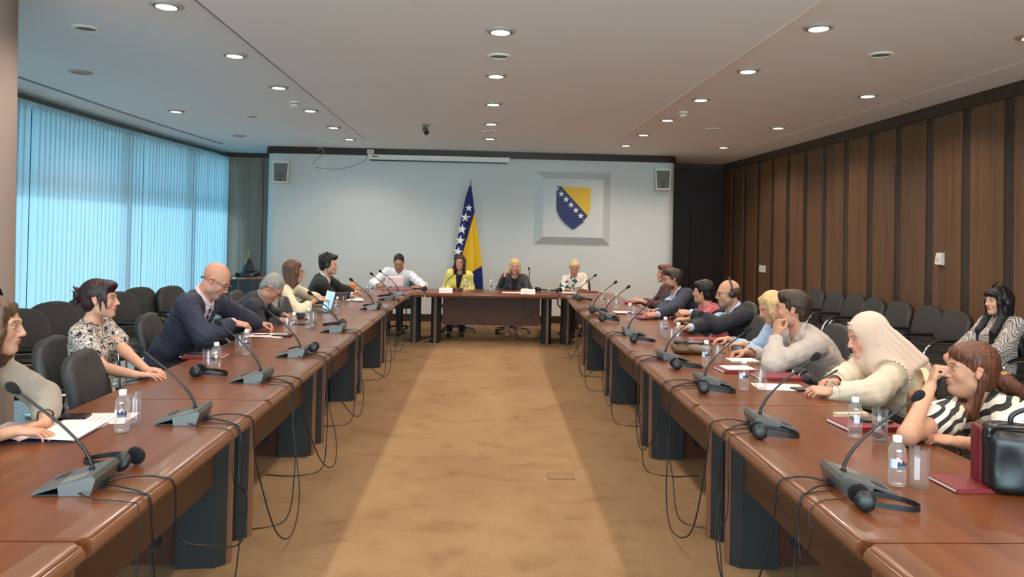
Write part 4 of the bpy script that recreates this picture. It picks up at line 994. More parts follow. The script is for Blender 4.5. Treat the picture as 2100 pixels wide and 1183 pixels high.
# ------------------------------------------------------------------ bottles, glasses, books, papers
M_cap = mat('white_bottle_cap', (236, 232, 226), 0.45)
M_label = mat('pale_bottle_label', (196, 204, 210), 0.5); M_lab2 = mat('navy_label_print', (40, 50, 84), 0.5); M_lab3 = mat('red_label_print', (186, 44, 58), 0.5)
def bottle_proto():
    t = thing('water_bottle', 'x', 'bottle', (0, 0, 0), 0, 'small clear water bottles')
    prof = [(0, 0.004), (0.018, 0.0), (0.027, 0.003), (0.0295, 0.010)]
    for k in range(8): prof += [(0.0300, 0.016 + k * 0.006), (0.0286, 0.019 + k * 0.006)]
    prof += [(0.0296, 0.066), (0.0296, 0.104), (0.0284, 0.107), (0.030, 0.112), (0.0285, 0.118), (0.0298, 0.124), (0.028, 0.134), (0.022, 0.147), (0.0135, 0.156), (0.0125, 0.160), (0.0125, 0.172)]
    bm = NB(); lathe(bm, prof, 24); done('bottle_body', bm, M_pet, t)
    bm = NB(); lathe(bm, [(0.0125, 0.157), (0.0152, 0.158), (0.0155, 0.176), (0.0140, 0.179), (0, 0.179)], 20); done('bottle_cap', bm, M_cap, t)
    lb = NB()
    def arc(bm, a0, a1, z0, z1, r, n=10, top=None):
        vs = [[bm.verts.new((r * cos(a0 + (a1 - a0) * i / n), r * sin(a0 + (a1 - a0) * i / n), (z0 if j == 0 else (top(i / n) if top else z1)))) for j in (0, 1)] for i in range(n + 1)]
        for i in range(n): bm.faces.new((vs[i][0], vs[i + 1][0], vs[i + 1][1], vs[i][1]))
    arc(lb, -2.9, -2.05, 0.068, 0.100, 0.0301); l = done('bottle_label', lb, M_label, t)
    bm = NB(); arc(bm, -2.0, -0.7, 0.068, 0.09, 0.0302, 14, lambda u: 0.080 + 0.016 * abs(sin(u * 7.5 + 0.8)) * (1 - abs(u - .5)) + 0.002); done('mountain_print', bm, M_lab2, l)
    bm = NB()
    for k in range(5): arc(bm, -1.75 + k * 0.13, -1.66 + k * 0.13, 0.098 + (k % 2) * .002, 0.108 - (k % 3) * .002, 0.0303, 2)
    done('red_print', bm, M_lab3, l)
    cu = bpy.data.curves.new('brand_text', 'FONT'); cu.body = 'OCEAN'; cu.size = 0.0098; cu.align_x = 'CENTER'; to = bpy.data.objects.new('brand_text', cu); COL.objects.link(to)
    dg = bpy.context.evaluated_depsgraph_get(); me = bpy.data.meshes.new_from_object(to.evaluated_get(dg)); bpy.data.objects.remove(to)
    for v in me.vertices:
        a = -1.35 + v.co.x / 0.0304; v.co = Vector((0.0304 * cos(a), 0.0304 * sin(a), 0.070 + v.co.y))
    me.materials.clear(); me.materials.append(mat('grey_white_print', (196, 198, 202), .5)); o = bpy.data.objects.new('brand_text', me); COL.objects.link(o); o.parent = l
    return t
def glass_proto():
    t = thing('drinking_glass', 'x', 'glass', (0, 0, 0), 0, 'straight clear drinking glasses')
    bm = NB(); lathe(bm, [(0, 0), (0.030, 0.0), (0.032, 0.003), (0.0335, 0.140), (0.0322, 0.1405), (0.0305, 0.018), (0.028, 0.014), (0, 0.013)], 28); done('glass_wall', bm, M_glass, t)
    return t
M_water = _new('water')[0]; _b = M_water.node_tree.nodes['Principled BSDF']; _b.inputs['Transmission Weight'].default_value = 1; _b.inputs['Roughness'].default_value = 0; _b.inputs['IOR'].default_value = 1.33
bp, gp = bottle_proto(), glass_proto()
BO = [((1839, 996), 'beside the empty glass near the black handbag'), ((1753, 897), 'standing on the edge of the red notebook with keys'), ((1525, 800), 'beside the two red books and the loose sheet'), ((1448, 752), 'in front of the brown pouch'), ((1391, 706), 'before the balding man\'s red book, nearer of two'),
      ((1364, 692), 'before the balding man\'s red book, farther of two'), ((1291, 657), 'beside the purple glasses case'), ((1264, 633), 'in front of the bearded man\'s papers'), ((1236, 625), 'farthest down the panel-side row'), ((1175, 603), 'in front of the green and white blouse'),
      ((954, 597), 'by the arm of the woman in yellow'), ((1006, 598), 'between the two women of the head table'), ((250, 886), 'with a shiny cap beside the open notebook'), ((443, 762), 'within the loop of the headphones near the red notebook'), ((505, 728), 'in front of the bald man\'s papers'),
      ((602, 684), 'by the clasped hands of the grey-haired man'), ((632, 673), 'beside the dark notebook and half-filled glass'), ((691, 643), 'before the open laptop screen'), ((721, 631), 'beside the white cloth and the laptop'), ((761, 604), 'beyond the orange snack'), ((801, 600), 'before the sheet held by the white-shirted man')]
GL = [((1885, 1000), 'tall empty glass beside the black handbag'), ((1804, 905), 'water-filled glass against the red notebook with keys'), ((1560, 801), 'glass on the loose sheet by the red books'), ((1471, 746), 'glass behind the bottle near the brown pouch'), ((1377, 708), 'nearer glass before the balding man\'s red book'), ((1356, 688), 'farther glass before the balding man'),
      ((1299, 655), 'glass beside the purple glasses case'), ((1247, 635), 'glass with a little water before the bearded man'), ((1187, 603), 'glass in front of the green and white blouse'), ((963, 597), 'glass by the arm of the woman in yellow'), ((1013, 598), 'glass between the two women of the head table'),
      ((273, 871), 'glass behind the bottle by the open notebook'), ((426, 764), 'glass within the headphones near the red notebook'), ((491, 726), 'glass in front of the bald man'), ((588, 684), 'glass by the grey-haired man\'s sleeve'), ((642, 671), 'half-filled glass beside the dark notebook'), ((680, 641), 'glass at the hinge corner of the open laptop'),
      ((704, 632), 'glass behind the laptop screen'), ((752, 605), 'glass beyond the orange snack'), ((790, 600), 'glass in front of the papers held by the man in the white shirt')]
for i, (b, ph) in enumerate(BO):
    p = atz(*b, TH); lab = 'small clear water bottle ' + ph
    zz = Z0
    if i == 0: bp.location = (p[0], p[1], zz); bp['label'] = lab
    else: dup(bp, (p[0], p[1], zz), rc.uniform(-0.8, 0.8), lab, 'small clear water bottles')
for i, (b, lab) in enumerate(GL):
    p = atz(*b, TH)
    if i == 0: gp.location = (p[0], p[1], Z0); gp['label'] = lab; g = gp
    else: g = dup(gp, (p[0], p[1], Z0), rc.uniform(0, 3), lab, 'straight clear drinking glasses')
    if i in (1, 7, 15):
        bm = NB(); hh = {1: 0.065, 7: 0.02, 15: 0.05}[i] + 0.0135; lathe(bm, [(0, 0.0134), (0.0278, 0.0142), (0.0302, 0.0182), (0.0304 + hh * 0.008, hh), (0, hh)], 24); o = done('water', bm, M_water, g)

M_paper = mat('white_paper', (232, 224, 220), 0.8); M_pink = mat('pinkish_paper', (232, 206, 206), 0.8)
M_redbk = mat('dark_red_leatherette', (116, 24, 32), 0.5, bump=0.15, bscale=400); M_pages = mat('page_block', (226, 222, 216), 0.8)
M_navy = mat('navy_cover', (34, 38, 56), 0.6); M_screen = mat('phone_glass', (12, 12, 14), 0.08)
def quad_xy(c):           # four photo points on the table -> plan points
    return [atz(u, v, TH)[:2] for u, v in c]
def book(lab, x, y, rz, w=0.17, l=0.24, h=0.018, M=None, z=Z0, cat='notebook', name='notebook', grp='closed red notebooks'):
    t = thing(name, lab, cat, (x, y, z), rz, grp)
    bm = NB(); box(bm, -w / 2, w / 2, -l / 2, l / 2, 0, 0.0025); box(bm, -w / 2, w / 2, -l / 2, l / 2, h - 0.0025, h); box(bm, -w / 2 - 0.003, -w / 2 + 0.001, -l / 2, l / 2, 0, h)
    done('cover', bm, M or M_redbk, t, bevel=0.001, seg=1)
    bm = NB(); box(bm, -w / 2 + 0.001, w / 2 - 0.004, -l / 2 + 0.004, l / 2 - 0.004, 0.0025, h - 0.0025); done('page_block', bm, M_pages, t); return t
def sheet(lab, x, y, rz, w=0.21, l=0.297, z=Z0, M=None, lines=8, name='sheet_of_paper', curl=0.0, grp=None, tilt=None):
    t = thing(name, lab, 'paper', (x, y, z), rz, grp)
    bm = NB(); grid(bm, lambda u, v: ((u - .5) * w, (v - .5) * l, 0.0006 + curl * (u * v) ** 2), 6, 6); o = done('sheet', bm, M or M_paper, t); sm = o.modifiers.new('t', 'SOLIDIFY'); sm.thickness = 0.0006
    if lines:
        bm = NB(); r = random.Random(int(abs(x * 1000)))
        for k in range(lines): box(bm, -w * 0.4, w * (0.1 + 0.3 * r.random()), l * 0.38 - k * l * 0.8 / lines, l * 0.38 - k * l * 0.8 / lines + 0.003, 0.0012, 0.0013 + curl * 0.0)
        if not curl: done('printed_text', bm, mat('grey_print', (120, 118, 118), 0.8), t)
        else: bm.free()
    if tilt is not None: t.rotation_euler = tilt
    return t
def phone(lab, x, y, rz, z=Z0, w=0.074, l=0.155, h=0.009):
    t = thing('smartphone', lab, 'phone', (x, y, z), rz, 'smartphones lying on the tables')
    bm = NB(); box(bm, -w / 2, w / 2, -l / 2, l / 2, 0, h); done('phone_case', bm, M_black, t, bevel=0.003)
    bm = NB(); box(bm, -w / 2 + .003, w / 2 - .003, -l / 2 + .003, l / 2 - .003, h, h + 0.0004); done('display', bm, M_screen, t); return t
def pen(lab, x, y, rz, z=Z0, M=None, rot=None):
    t = thing('pen', lab, 'pen', (x, y, z + 0.005), rz)
    bm = NB(); lathe(bm, [(0, -0.07), (0.0015, -0.068), (0.0045, -0.055), (0.005, 0.03), (0.005, 0.068), (0, 0.07)], 10, RY(pi / 2)); done('barrel', bm, M or M_black, t)
    bm = NB(); box(bm, 0.02, 0.062, -0.0015, 0.0015, 0.005, 0.007); done('clip', bm, M_chrome, t)
    if rot: t.rotation_euler = rot
    return t
# panel side
p = atz(1765, 874, TH); book('dark red notebook carrying keys and a phone, by the zebra-print blouse', p[0] + 0.02, p[1], radians(94), 0.20, 0.28, 0.02)
kx, ky = p[0] + 0.06, p[1] + 0.03; phone('black phone lying on the dark red notebook with the keys', kx, ky - 0.01, radians(82), Z0 + 0.021, 0.08, 0.17)
t = thing('key_ring', 'bunch of keys and a pale glasses case lying beyond the dark red notebook', 'keys', (kx + 0.0, ky + 0.115, Z0), 0.1)
for k in range(4):
    bm = NB(); M = T(-0.02 + 0.03 * k, 0.01 * (k % 2), 0.004) @ RZ(0.5 - 0.5 * k); lathe(bm, [(0.006, -0.001), (0.012, -0.001), (0.012, 0.001), (0.006, 0.001)], 12, M, closed=True); box(bm, 0.011, 0.05, -0.003, 0.003, -0.001, 0.001, M); done('key', bm, M_chrome, t)
bm = NB(); box(bm, -0.10, 0.07, 0.02, 0.05, 0, 0.022); done('pale_case', bm, mat('pale_beige_plastic', (220, 196, 168), .4), t, bevel=0.008)
p = atz(1953, 996, TH); book('dark red notebook half under the black handbag', 1.80, p[1] + 0.0, radians(92), 0.16, 0.24, 0.016)
p = atz(1522, 762, TH); book('dark red book under a white sheet, nearest the writing hand', p[0] - 0.03, p[1] + 0.02, radians(95), 0.18, 0.25, 0.02)
sheet('blank white sheet lying on the dark red book by the writing hand', p[0] - 0.02, p[1] + 0.03, radians(93), 0.15, 0.2, Z0 + 0.0205, lines=0)
p = atz(1590, 774, TH); book('dark red book with a small emblem, tucked behind the bottle and glass', p[0] + 0.0, p[1] - 0.01, radians(88), 0.19, 0.27, 0.018)
p = atz(1590, 793, TH); sheet('printed sheet under the glass in front of the headscarf woman', p[0] + 0.02, p[1] - 0.01, radians(84), 0.2, 0.29)
p = atz(1648, 799, TH); phone('black phone lying by the hands of the headscarf woman', p[0] + 0.02, p[1], radians(100), Z0, 0.085, 0.17)
p = atz(1520, 741, TH)
t = thing('spiral_notepad', 'white spiral notepad under the writing hand', 'notepad', (p[0] + 0.02, p[1] + 0.02, Z0), radians(92))
bm = NB(); box(bm, -0.075, 0.075, -0.10, 0.10, 0, 0.008); done('pad_sheets', bm, M_paper, t)
bm = NB()
for k in range(18): tube(bm, [(-0.075 + 0.007 * cos(a), -0.095 + k * 0.0112, 0.006 + 0.007 * sin(a)) for a in [j * pi / 4 for j in range(8)]], 0.0009, 5, closed=True)
done('wire_binding', bm, M_gm, t)
p = atz(1447, 698, TH); book('dark red book nearest the balding man\'s chest', p[0], p[1], radians(96), 0.18, 0.26, 0.016)
p = atz(1412, 679, TH); book('dark red book with cream papers on it before the balding man', p[0], p[1], radians(94), 0.18, 0.26, 0.016)
sheet('cream sheet on the balding man\'s dark red book', p[0] + 0.0, p[1] + 0.05, radians(90), 0.13, 0.18, Z0 + 0.0165, lines=0)
p = atz(1423, 686, TH); pen('black pen between the two red books', p[0], p[1], 0.0)
p = atz(1338, 652, TH); book('red book under the purple glasses case', p[0] + 0.03, p[1], radians(92), 0.2, 0.30, 0.016)
p = atz(1316, 655, TH); t = thing('glasses_case', 'purple glasses case at the corner of a red book', 'glasses case', (p[0], p[1] - 0.05, Z0), 0.0)
S = Solid((-0.1, -0.05, -0.01), (0.1, 0.05, 0.06), 0.006); S.ell((0, 0, 0.018), (0.08, 0.03, 0.018)); solid_obj('case_shell', S, mat('purple_shiny_case', (112, 44, 66), 0.25), t)
bm = NB(); lathe(bm, [(0.0785, 0), (0.0795, 0.001), (0.0785, 0.002)], 24, T(0, 0, 0.018) @ Matrix.Diagonal((1, 0.37, 1, 1))); done('case_seam', bm, M_gm, t)
p = atz(1290, 643, TH); book('red folder with white papers before the bearded man', p[0], p[1], radians(92), 0.2, 0.28, 0.014)
sheet('white papers half out of the red folder before the bearded man', p[0] - 0.06, p[1] + 0.01, radians(90), 0.2, 0.22, Z0 + 0.0145, lines=0)
p = atz(1284, 622, TH); book('bright red book lying far behind the bottles, before the empty place', p[0] + 0.1, p[1], radians(92), 0.2, 0.30, 0.02)
p = atz(1208, 600, TH); book('dark pink notebook before the blonde woman', p[0], p[1] + 0.12, radians(92), 0.18, 0.3, 0.012)
sheet('white papers under the hands of the blonde woman', atz(1166, 601, TH)[0], atz(1166, 601, TH)[1] + 0.14, radians(92), 0.2, 0.28, lines=0)
phone('black phone in front of the blonde woman', atz(1168, 604, TH)[0], atz(1168, 604, TH)[1] - 0.02, radians(88))
# brown pouch
p = atz(1415, 728, TH); t = thing('pouch', 'soft brown pouch with a black zipped top', 'pouch', (p[0] + 0.03, p[1] + 0.07, Z0), radians(-3))
S = Solid((-0.2, -0.12, -0.01), (0.2, 0.12, 0.12), 0.007); S.box((0, 0, 0.035), (0.145, 0.065, 0.034), 0.03); S.ell((0.0, 0.01, 0.055), (0.13, 0.06, 0.035), 0.02); S.noise(0.004, 40, 4); S.f = np.maximum(S.f, (0.0 - S.ax[2])[None, None, :].astype(np.float32))
solid_obj('pouch_body', S, mat('brown_glossy_leather', (92, 66, 46), 0.3, bump=0.3, bscale=60), t)
S = Solid((-0.2, -0.1, 0.05), (0.2, 0.1, 0.13), 0.007); S.con((-0.12, 0.0, 0.085), (0.12, 0.01, 0.085), 0.018, 0.016); S.con((-0.05, -0.03, 0.082), (0.1, -0.02, 0.086), 0.014, 0.016, 0.01); S.noise(0.004, 60, 9); solid_obj('black_top', S, mat('black_glossy_leather', (16, 16, 17), 0.22, bump=0.3, bscale=80), t)
bm = NB(); tube(bm, catmull([(0.10, 0.01, 0.09), (0.16, 0.0, 0.06), (0.21, -0.02, 0.012), (0.26, 0.01, 0.006)]), 0.008, 8, flat=0.5); done('wrist_strap', bm, M_black, t)
# black handbag with a dark red inside edge
t = thing('handbag', 'large black leather handbag with a dark red side and gold buckle', 'handbag', (2.00, 2.55, Z0), radians(-14))
S = Solid((-0.25, -0.16, -0.02), (0.25, 0.16, 0.30), 0.008); S.box((0.01, 0, 0.105), (0.20, 0.075, 0.105), 0.03); S.box((0.01, 0.0, 0.20), (0.19, 0.05, 0.035), 0.02, 0.03); S.noise(0.004, 22, 2)
S.ell((-0.13, -0.105, 0.10), (0.05, 0.035, 0.07), 0.02, 'sub'); solid_obj('bag_body', S, mat('black_bag_leather', (20, 20, 22), 0.33, bump=0.12, bscale=420), t)
S = Solid((-0.30, -0.16, -0.02), (-0.1, 0.16, 0.30), 0.007); S.box((-0.188, 0.045, 0.112), (0.012, 0.042, 0.108), 0.011); solid_obj('red_side_panel', S, mat('dark_red_bag_lining', (104, 18, 30), 0.45), t)
bm = NB(); tube(bm, catmull([(-0.19, -0.055, 0.20), (-0.17, -0.055, 0.233), (0.0, -0.058, 0.236), (0.19, -0.055, 0.232), (0.205, -0.05, 0.20)]), 0.008, 8); done('top_frame', bm, mat('black_bag_trim', (26, 24, 24), 0.2), t)
bm = NB()
for (x0, x1, z0, z1) in ((-0.035, 0.035, 0.205, 0.213), (-0.035, 0.035, 0.172, 0.180), (-0.035, -0.027, 0.172, 0.213), (0.027, 0.035, 0.172, 0.213)): box(bm, x0 - 0.03, x1 - 0.03, -0.085, -0.074, z0, z1)
done('buckle', bm, mat('pale_gold', (214, 184, 120), 0.2, metal=1.0), t, bevel=0.002)
bm = NB(); tube(bm, catmull([(-0.04, -0.085, 0.18), (-0.03, -0.092, 0.13), (0.01, -0.094, 0.08), (0.08, -0.09, 0.05)]), 0.007, 8, flat=0.5); done('strap', bm, M_black, t)
bm = NB(); tube(bm, catmull([(-0.1, 0.0, 0.215), (-0.09, 0.0, 0.27), (0.0, 0.0, 0.30), (0.10, 0.0, 0.27), (0.11, 0.0, 0.215)]), 0.009, 8); done('handle', bm, M_black, t)
# tan handbag with a chain hung between the headscarf woman and the zebra blouse
t = thing('shoulder_bag', 'tan shoulder bag with a chain strap standing behind the raised elbow', 'handbag', (2.42, 3.93, 0.50), radians(70))
S = Solid((-0.2, -0.1, -0.02), (0.2, 0.1, 0.36), 0.01); S.box((0, 0, 0.16), (0.15, 0.06, 0.16), 0.03); solid_obj('bag_body', S, mat('tan_leather', (150, 104, 70), 0.45), t)
bm = NB(); tube(bm, catmull([(-0.12, 0, 0.28), (-0.11, 0, 0.40), (0.0, 0, 0.455), (0.11, 0, 0.40), (0.12, 0, 0.28)]), 0.018, 10, flat=0.5); done('handle', bm, mat('cream_leather', (214, 188, 148), 0.4), t)
bm = NB()
for k in range(16): tube(bm, [(0.13 + 0.006 * cos(a) * (1 if k % 2 else 0.3), -0.062 + 0.006 * cos(a) * (0.3 if k % 2 else 1), 0.30 - k * 0.013 + 0.009 * sin(a)) for a in [j * pi / 4 for j in range(8)]], 0.0018, 5, closed=True)
done('chain_strap', bm, M_chrome, t)
# window side
def open_book():
    c = quad_xy([(5, 912), (115, 912), (195, 868), (60, 862)])
    x, y = -1.86, atz(95, 888, TH)[1]
    t = thing('open_notebook', 'large open notebook with blank pinkish pages under the clasped hands', 'notebook', (x + 0.02, y, Z0), radians(3))
    bm = NB(); box(bm, -0.215, 0.215, -0.155, 0.155, 0, 0.003); done('cover', bm, M_navy, t, bevel=0.001)
    bm = NB()
    for s in (-1, 1):
        grid(bm, lambda u, v: (s * u * 0.208, (v - .5) * 0.30, 0.004 + 0.016 * (1 - (1 - min(1, u * 4)) ** 2) * (1 - 0.55 * u) - 0.004 * u), 16, 2)
        grid(bm, lambda u, v: (s * 0.208, (v - .5) * 0.30, 0.003 + v * 0.0 + u * 0.003), 1, 1)
    done('pages', bm, M_pink, t)
    bm = NB(); grid(bm, lambda u, v: (0.215 + 0.012 * sin(u * pi), 0.05 + u * 0.09, 0.004 + 0.018 * u * v), 8, 2); done('lifted_page', bm, M_pages, t)
open_book()
p = atz(195, 862, TH); sheet('loose pinkish printed sheet behind the open notebook', p[0], p[1] + 0.03, radians(96), 0.21, 0.29, Z0, M_pink)
p = atz(143, 857, TH); phone('black phone beside the sleeve of the woman in grey', p[0], p[1] - 0.0, radians(97), Z0 + 0.002, 0.075, 0.16)
p = atz(424, 733, TH); book('red notebook with a note and a phone on it, before the bald man\'s chair', p[0] - 0.01, p[1] + 0.01, radians(90), 0.17, 0.26, 0.018)
phone('black phone on the red notebook by the window-side row', p[0] - 0.05, p[1] + 0.0, radians(98), Z0 + 0.0185, 0.07, 0.14)
sheet('cream note on top of the red notebook by the window-side row', p[0] - 0.03, p[1] + 0.055, radians(97), 0.08, 0.15, Z0 + 0.0285 - 0.01, mat('cream_note', (226, 206, 168), .8), lines=0)
p = atz(545, 688, TH); sheet('pile of pinkish papers under the bald man\'s hands', p[0], p[1], radians(88), 0.24, 0.30, Z0 + 0.003, M_pink, 6)
sheet('lower pinkish sheet sticking out under the bald man\'s papers', p[0] + 0.04, p[1] - 0.01, radians(76), 0.21, 0.28, Z0, M_pink, 0)
pen('black pen lying on the bald man\'s papers', p[0] - 0.03, p[1] - 0.02, 0.2, Z0 + 0.005)
p = atz(580, 689, TH); phone('dark phone beside the bald man\'s papers', p[0], p[1] - 0.02, radians(75), Z0, 0.08, 0.15, 0.012)
p = atz(616, 664, TH); book('small navy notebook by the grey-haired man', p[0] - 0.02, p[1], radians(85), 0.15, 0.2, 0.01, M_navy, grp='dark notebooks')
# black case near the grey-haired man
p = atz(612, 655, TH); t = thing('glasses_case', 'black box-like case in front of the grey-haired man', 'case', (p[0] - 0.05, p[1] + 0.08, Z0), 0.1)
bm = NB(); box(bm, -0.09, 0.09, -0.04, 0.04, 0, 0.055); done('case_shell', bm, M_black, t, bevel=0.012, seg=3)
bm = NB(); box(bm, -0.0905, 0.0905, -0.0405, 0.0405, 0.034, 0.036); done('case_seam', bm, M_gm, t)
# laptop
p = atz(672, 625, TH); q = atz(705, 618, TH)
def laptop():
    x, y = -1.66, 8.18
    t = thing('laptop', 'open silver laptop with a bright blue-white screen facing the cream blouse', 'laptop', (x, y, Z0), radians(28))
    # keyboard deck toward -x, screen at +x leaning back; screen normal -x
    bm = NB(); box(bm, -0.22, 0.0, -0.155, 0.155, 0, 0.014); done('keyboard_deck', bm, M_silver, t, bevel=0.004)
    bm = NB()
    for r in range(5):
        for c in range(13): box(bm, -0.20 + r * 0.022 + .03, -0.182 + r * 0.022 + .03, -0.14 + c * 0.0216, -0.121 + c * 0.0216, 0.014, 0.0155)
    done('keys', bm, M_black, t)
    M = T(0, 0, 0.012) @ RY(radians(14))
    bm = NB(); box(bm, 0.0, 0.008, -0.155, 0.155, 0, 0.215, M); lid = done('lid', bm, M_gm, t, bevel=0.003)
    bm = NB(); box(bm, -0.0012, 0.0005, -0.147, 0.147, 0.012, 0.207, M); done('screen', bm, mat('lit_laptop_screen', (150, 205, 232), 0.3, emit=0.85), lid)
    bm = NB(); r = random.Random(2)
    for k in range(9): box(bm, -0.0022, -0.0010, -0.12, -0.12 + 0.1 + 0.1 * r.random(), 0.03 + k * 0.018, 0.034 + k * 0.018, M)
    done('screen_text', bm, mat('screen_text_grey', (110, 160, 196), 0.4), lid)
laptop()
p = atz(655, 627, TH); book('closed dark grey tablet folder in front of the woman in cream', p[0], p[1] + 0.0, radians(80), 0.22, 0.30, 0.012, M_gm, cat='folder', name='tablet_folder', grp=None)
p = atz(662, 612, TH); sheet('small white booklet under the hand of the woman in cream', p[0] - 0.0, p[1] + 0.02, radians(80), 0.15, 0.2, Z0, lines=0)
p = atz(728, 618, TH); t = thing('napkin', 'crumpled white napkin beyond the laptop', 'napkin', (p[0], p[1], Z0), 0.3)
S = Solid((-0.16, -0.12, -0.01), (0.16, 0.12, 0.06), 0.007); S.ell((0, 0, 0.012), (0.12, 0.07, 0.02)); S.ell((0.05, 0.02, 0.02), (0.05, 0.04, 0.02), 0.01); S.noise(0.006, 60, 3); S.f = np.maximum(S.f, (0.0 - S.ax[2])[None, None, :].astype(np.float32)); solid_obj('folded_cloth', S, M_paper, t)
bm = NB(); tube(bm, catmull([(-0.05, -0.05, 0.034), (0.0, 0.0, 0.042), (0.06, 0.05, 0.036)]), 0.004, 6); done('shadow_band', bm, mat('napkin_shadow_band', (206, 186, 168), .8), t)  # beige tube drawn in as a shadow line across the napkin
p = atz(722, 598, TH); t = thing('snack_bag', 'small orange paper bag on the table behind the laptop', 'bag', (p[0], p[1] + 0.05, Z0), 0.3)
S = Solid((-0.1, -0.08, -0.01), (0.1, 0.08, 0.18), 0.008); S.box((0, 0, 0.055), (0.05, 0.035, 0.055), 0.015); S.con((-0.03, 0, 0.11), (0.035, 0, 0.125), 0.015, 0.012, 0.02); S.noise(0.006, 55, 5); solid_obj('paper_body', S, mat('orange_paper', (206, 128, 66), 0.6), t)
S = Solid((-0.1, -0.08, -0.01), (0.1, 0.08, 0.06), 0.008); S.box((0.01, -0.06, 0.008), (0.06, 0.03, 0.008), 0.004); solid_obj('napkin_edge', S, M_paper, t)
p = atz(708, 607, TH); t = thing('wallet', 'dark wallet lying between the laptop and the orange bag', 'wallet', (p[0], p[1], Z0), 0.5)
bm = NB(); box(bm, -0.06, 0.06, -0.045, 0.045, 0, 0.03); done('wallet_body', bm, M_black, t, bevel=0.008); bm = NB(); box(bm, -0.0605, 0.0605, -0.0455, 0.0455, 0.014, 0.016); done('wallet_fold', bm, M_gm, t)
# papers of the head table
def card(lab, c0, c1):
    a, b = atz(*c0, TH), atz(*c1, TH); t = thing('name_card', lab, 'name card', ((a[0] + b[0]) / 2, (a[1] + b[1]) / 2, Z0), 0, 'folded name cards')
    w = abs(b[0] - a[0]) / 2; bm = NB()
    vs = [bm.verts.new(q) for q in ((-w, -0.03, 0), (w, -0.03, 0), (w, 0, 0.075), (-w, 0, 0.075), (w, 0.03, 0), (-w, 0.03, 0))]
    bm.faces.new((vs[0], vs[1], vs[2], vs[3])); bm.faces.new((vs[3], vs[2], vs[4], vs[5])); o = done('folded_card', bm, M_paper, t, smooth=False); o.modifiers.new('t', 'SOLIDIFY').thickness = 0.001
    bm = NB(); box(bm, -w * 0.7, w * 0.5, -0.021, -0.0195, 0.03, 0.034, RX(0)); done('card_print', bm, mat('faint_print', (190, 186, 184), .8), t)
card('white folded name card in front of the yellow jacket', (900, 601), (928, 600)); card('white folded name card in front of the dark grey jacket', (1068, 603), (1097, 603))
sheet('stack of white papers under the hand of the woman adjusting her glasses', 0.56, 11.22, radians(88), 0.26, 0.42, Z0, M_pink, 0)
sheet('second white sheet at the end of the head table papers', 0.72, 11.27, radians(80), 0.2, 0.28, Z0 + 0.002, lines=0)
phone('black phone between the two women of the head table', atz(979, 598, TH)[0], atz(979, 598, TH)[1] + 0.02, radians(88), Z0, 0.09, 0.2, 0.012)
book('pinkish folder on the corner table before the man in the white shirt', -1.28, 11.42, radians(92), 0.22, 0.42, 0.012, mat('dusty_pink_cover', (150, 84, 96), .6), cat='folder', name='folder', grp=None)
t = thing('badge_holder', 'small black and red badge before the yellow jacket', 'badge', (atz(936, 597, TH)[0], atz(936, 597, TH)[1] + 0.04, Z0), 0.2)
bm = NB(); box(bm, -0.05, 0.09, -0.03, 0.03, 0, 0.035); done('holder', bm, M_black, t, bevel=0.008); bm = NB(); plate(bm, [(-0.03, 0.012), (0.0, -0.0), (0.03, 0.02), (0.0, 0.04)], -0.034, -0.030); done('red_emblem', bm, M_lab3, t)
# floor hatch in the carpet
p = atz(1150, 979, 0.0); t = thing('floor_hatch', 'small square carpet-covered floor hatch in the middle of the walkway', 'floor hatch', (p[0], p[1], 0.008), 0.0)
bm = NB(); box(bm, -0.085, 0.085, -0.06, 0.06, 0, 0.003); done('hatch_lid', bm, M_carpet, t); bm = NB()
for x0, x1, y0, y1 in ((-0.09, 0.09, -0.065, -0.06), (-0.09, 0.09, 0.06, 0.065), (-0.09, -0.085, -0.06, 0.06), (0.085, 0.09, -0.06, 0.06)): box(bm, x0, x1, y0, y1, 0, 0.004)
done('hatch_rim', bm, mat('dull_brown_metal', (96, 74, 54), .6), t)
# draped bundle and brass stand on the console
t = thing('covered_ornament', 'brass stand half wrapped in a glossy black bag on the corner console', 'ornament', (-4.12, 13.42, 0.80), 0)
S = Solid((-0.3, -0.25, -0.01), (0.3, 0.25, 0.42), 0.012); S.con((0, 0, 0.02), (0.02, 0, 0.27), 0.15, 0.05); S.ell((-0.12, 0, 0.04), (0.12, 0.09, 0.05), 0.03); S.ell((0.12, 0, 0.06), (0.10, 0.08, 0.06), 0.03); S.noise(0.02, 26, 8); S.f = np.maximum(S.f, (0.0 - S.ax[2])[None, None, :].astype(np.float32)); solid_obj('black_bag', S, mat('glossy_black_plastic_bag', (24, 25, 32), 0.2), t, it=1)
bm = NB(); lathe(bm, [(0, 0.2), (0.012, 0.2), (0.014, 0.3), (0.022, 0.31), (0.022, 0.40), (0.012, 0.41), (0.008, 0.45), (0, 0.46)], 14, T(0.0, 0, 0)); lathe(bm, [(0, 0.22), (0.01, 0.22), (0.01, 0.34), (0, 0.35)], 12, T(-0.05, 0, 0)); done('brass_stand', bm, mat('aged_brass', (172, 160, 84), 0.3, metal=0.9), t)
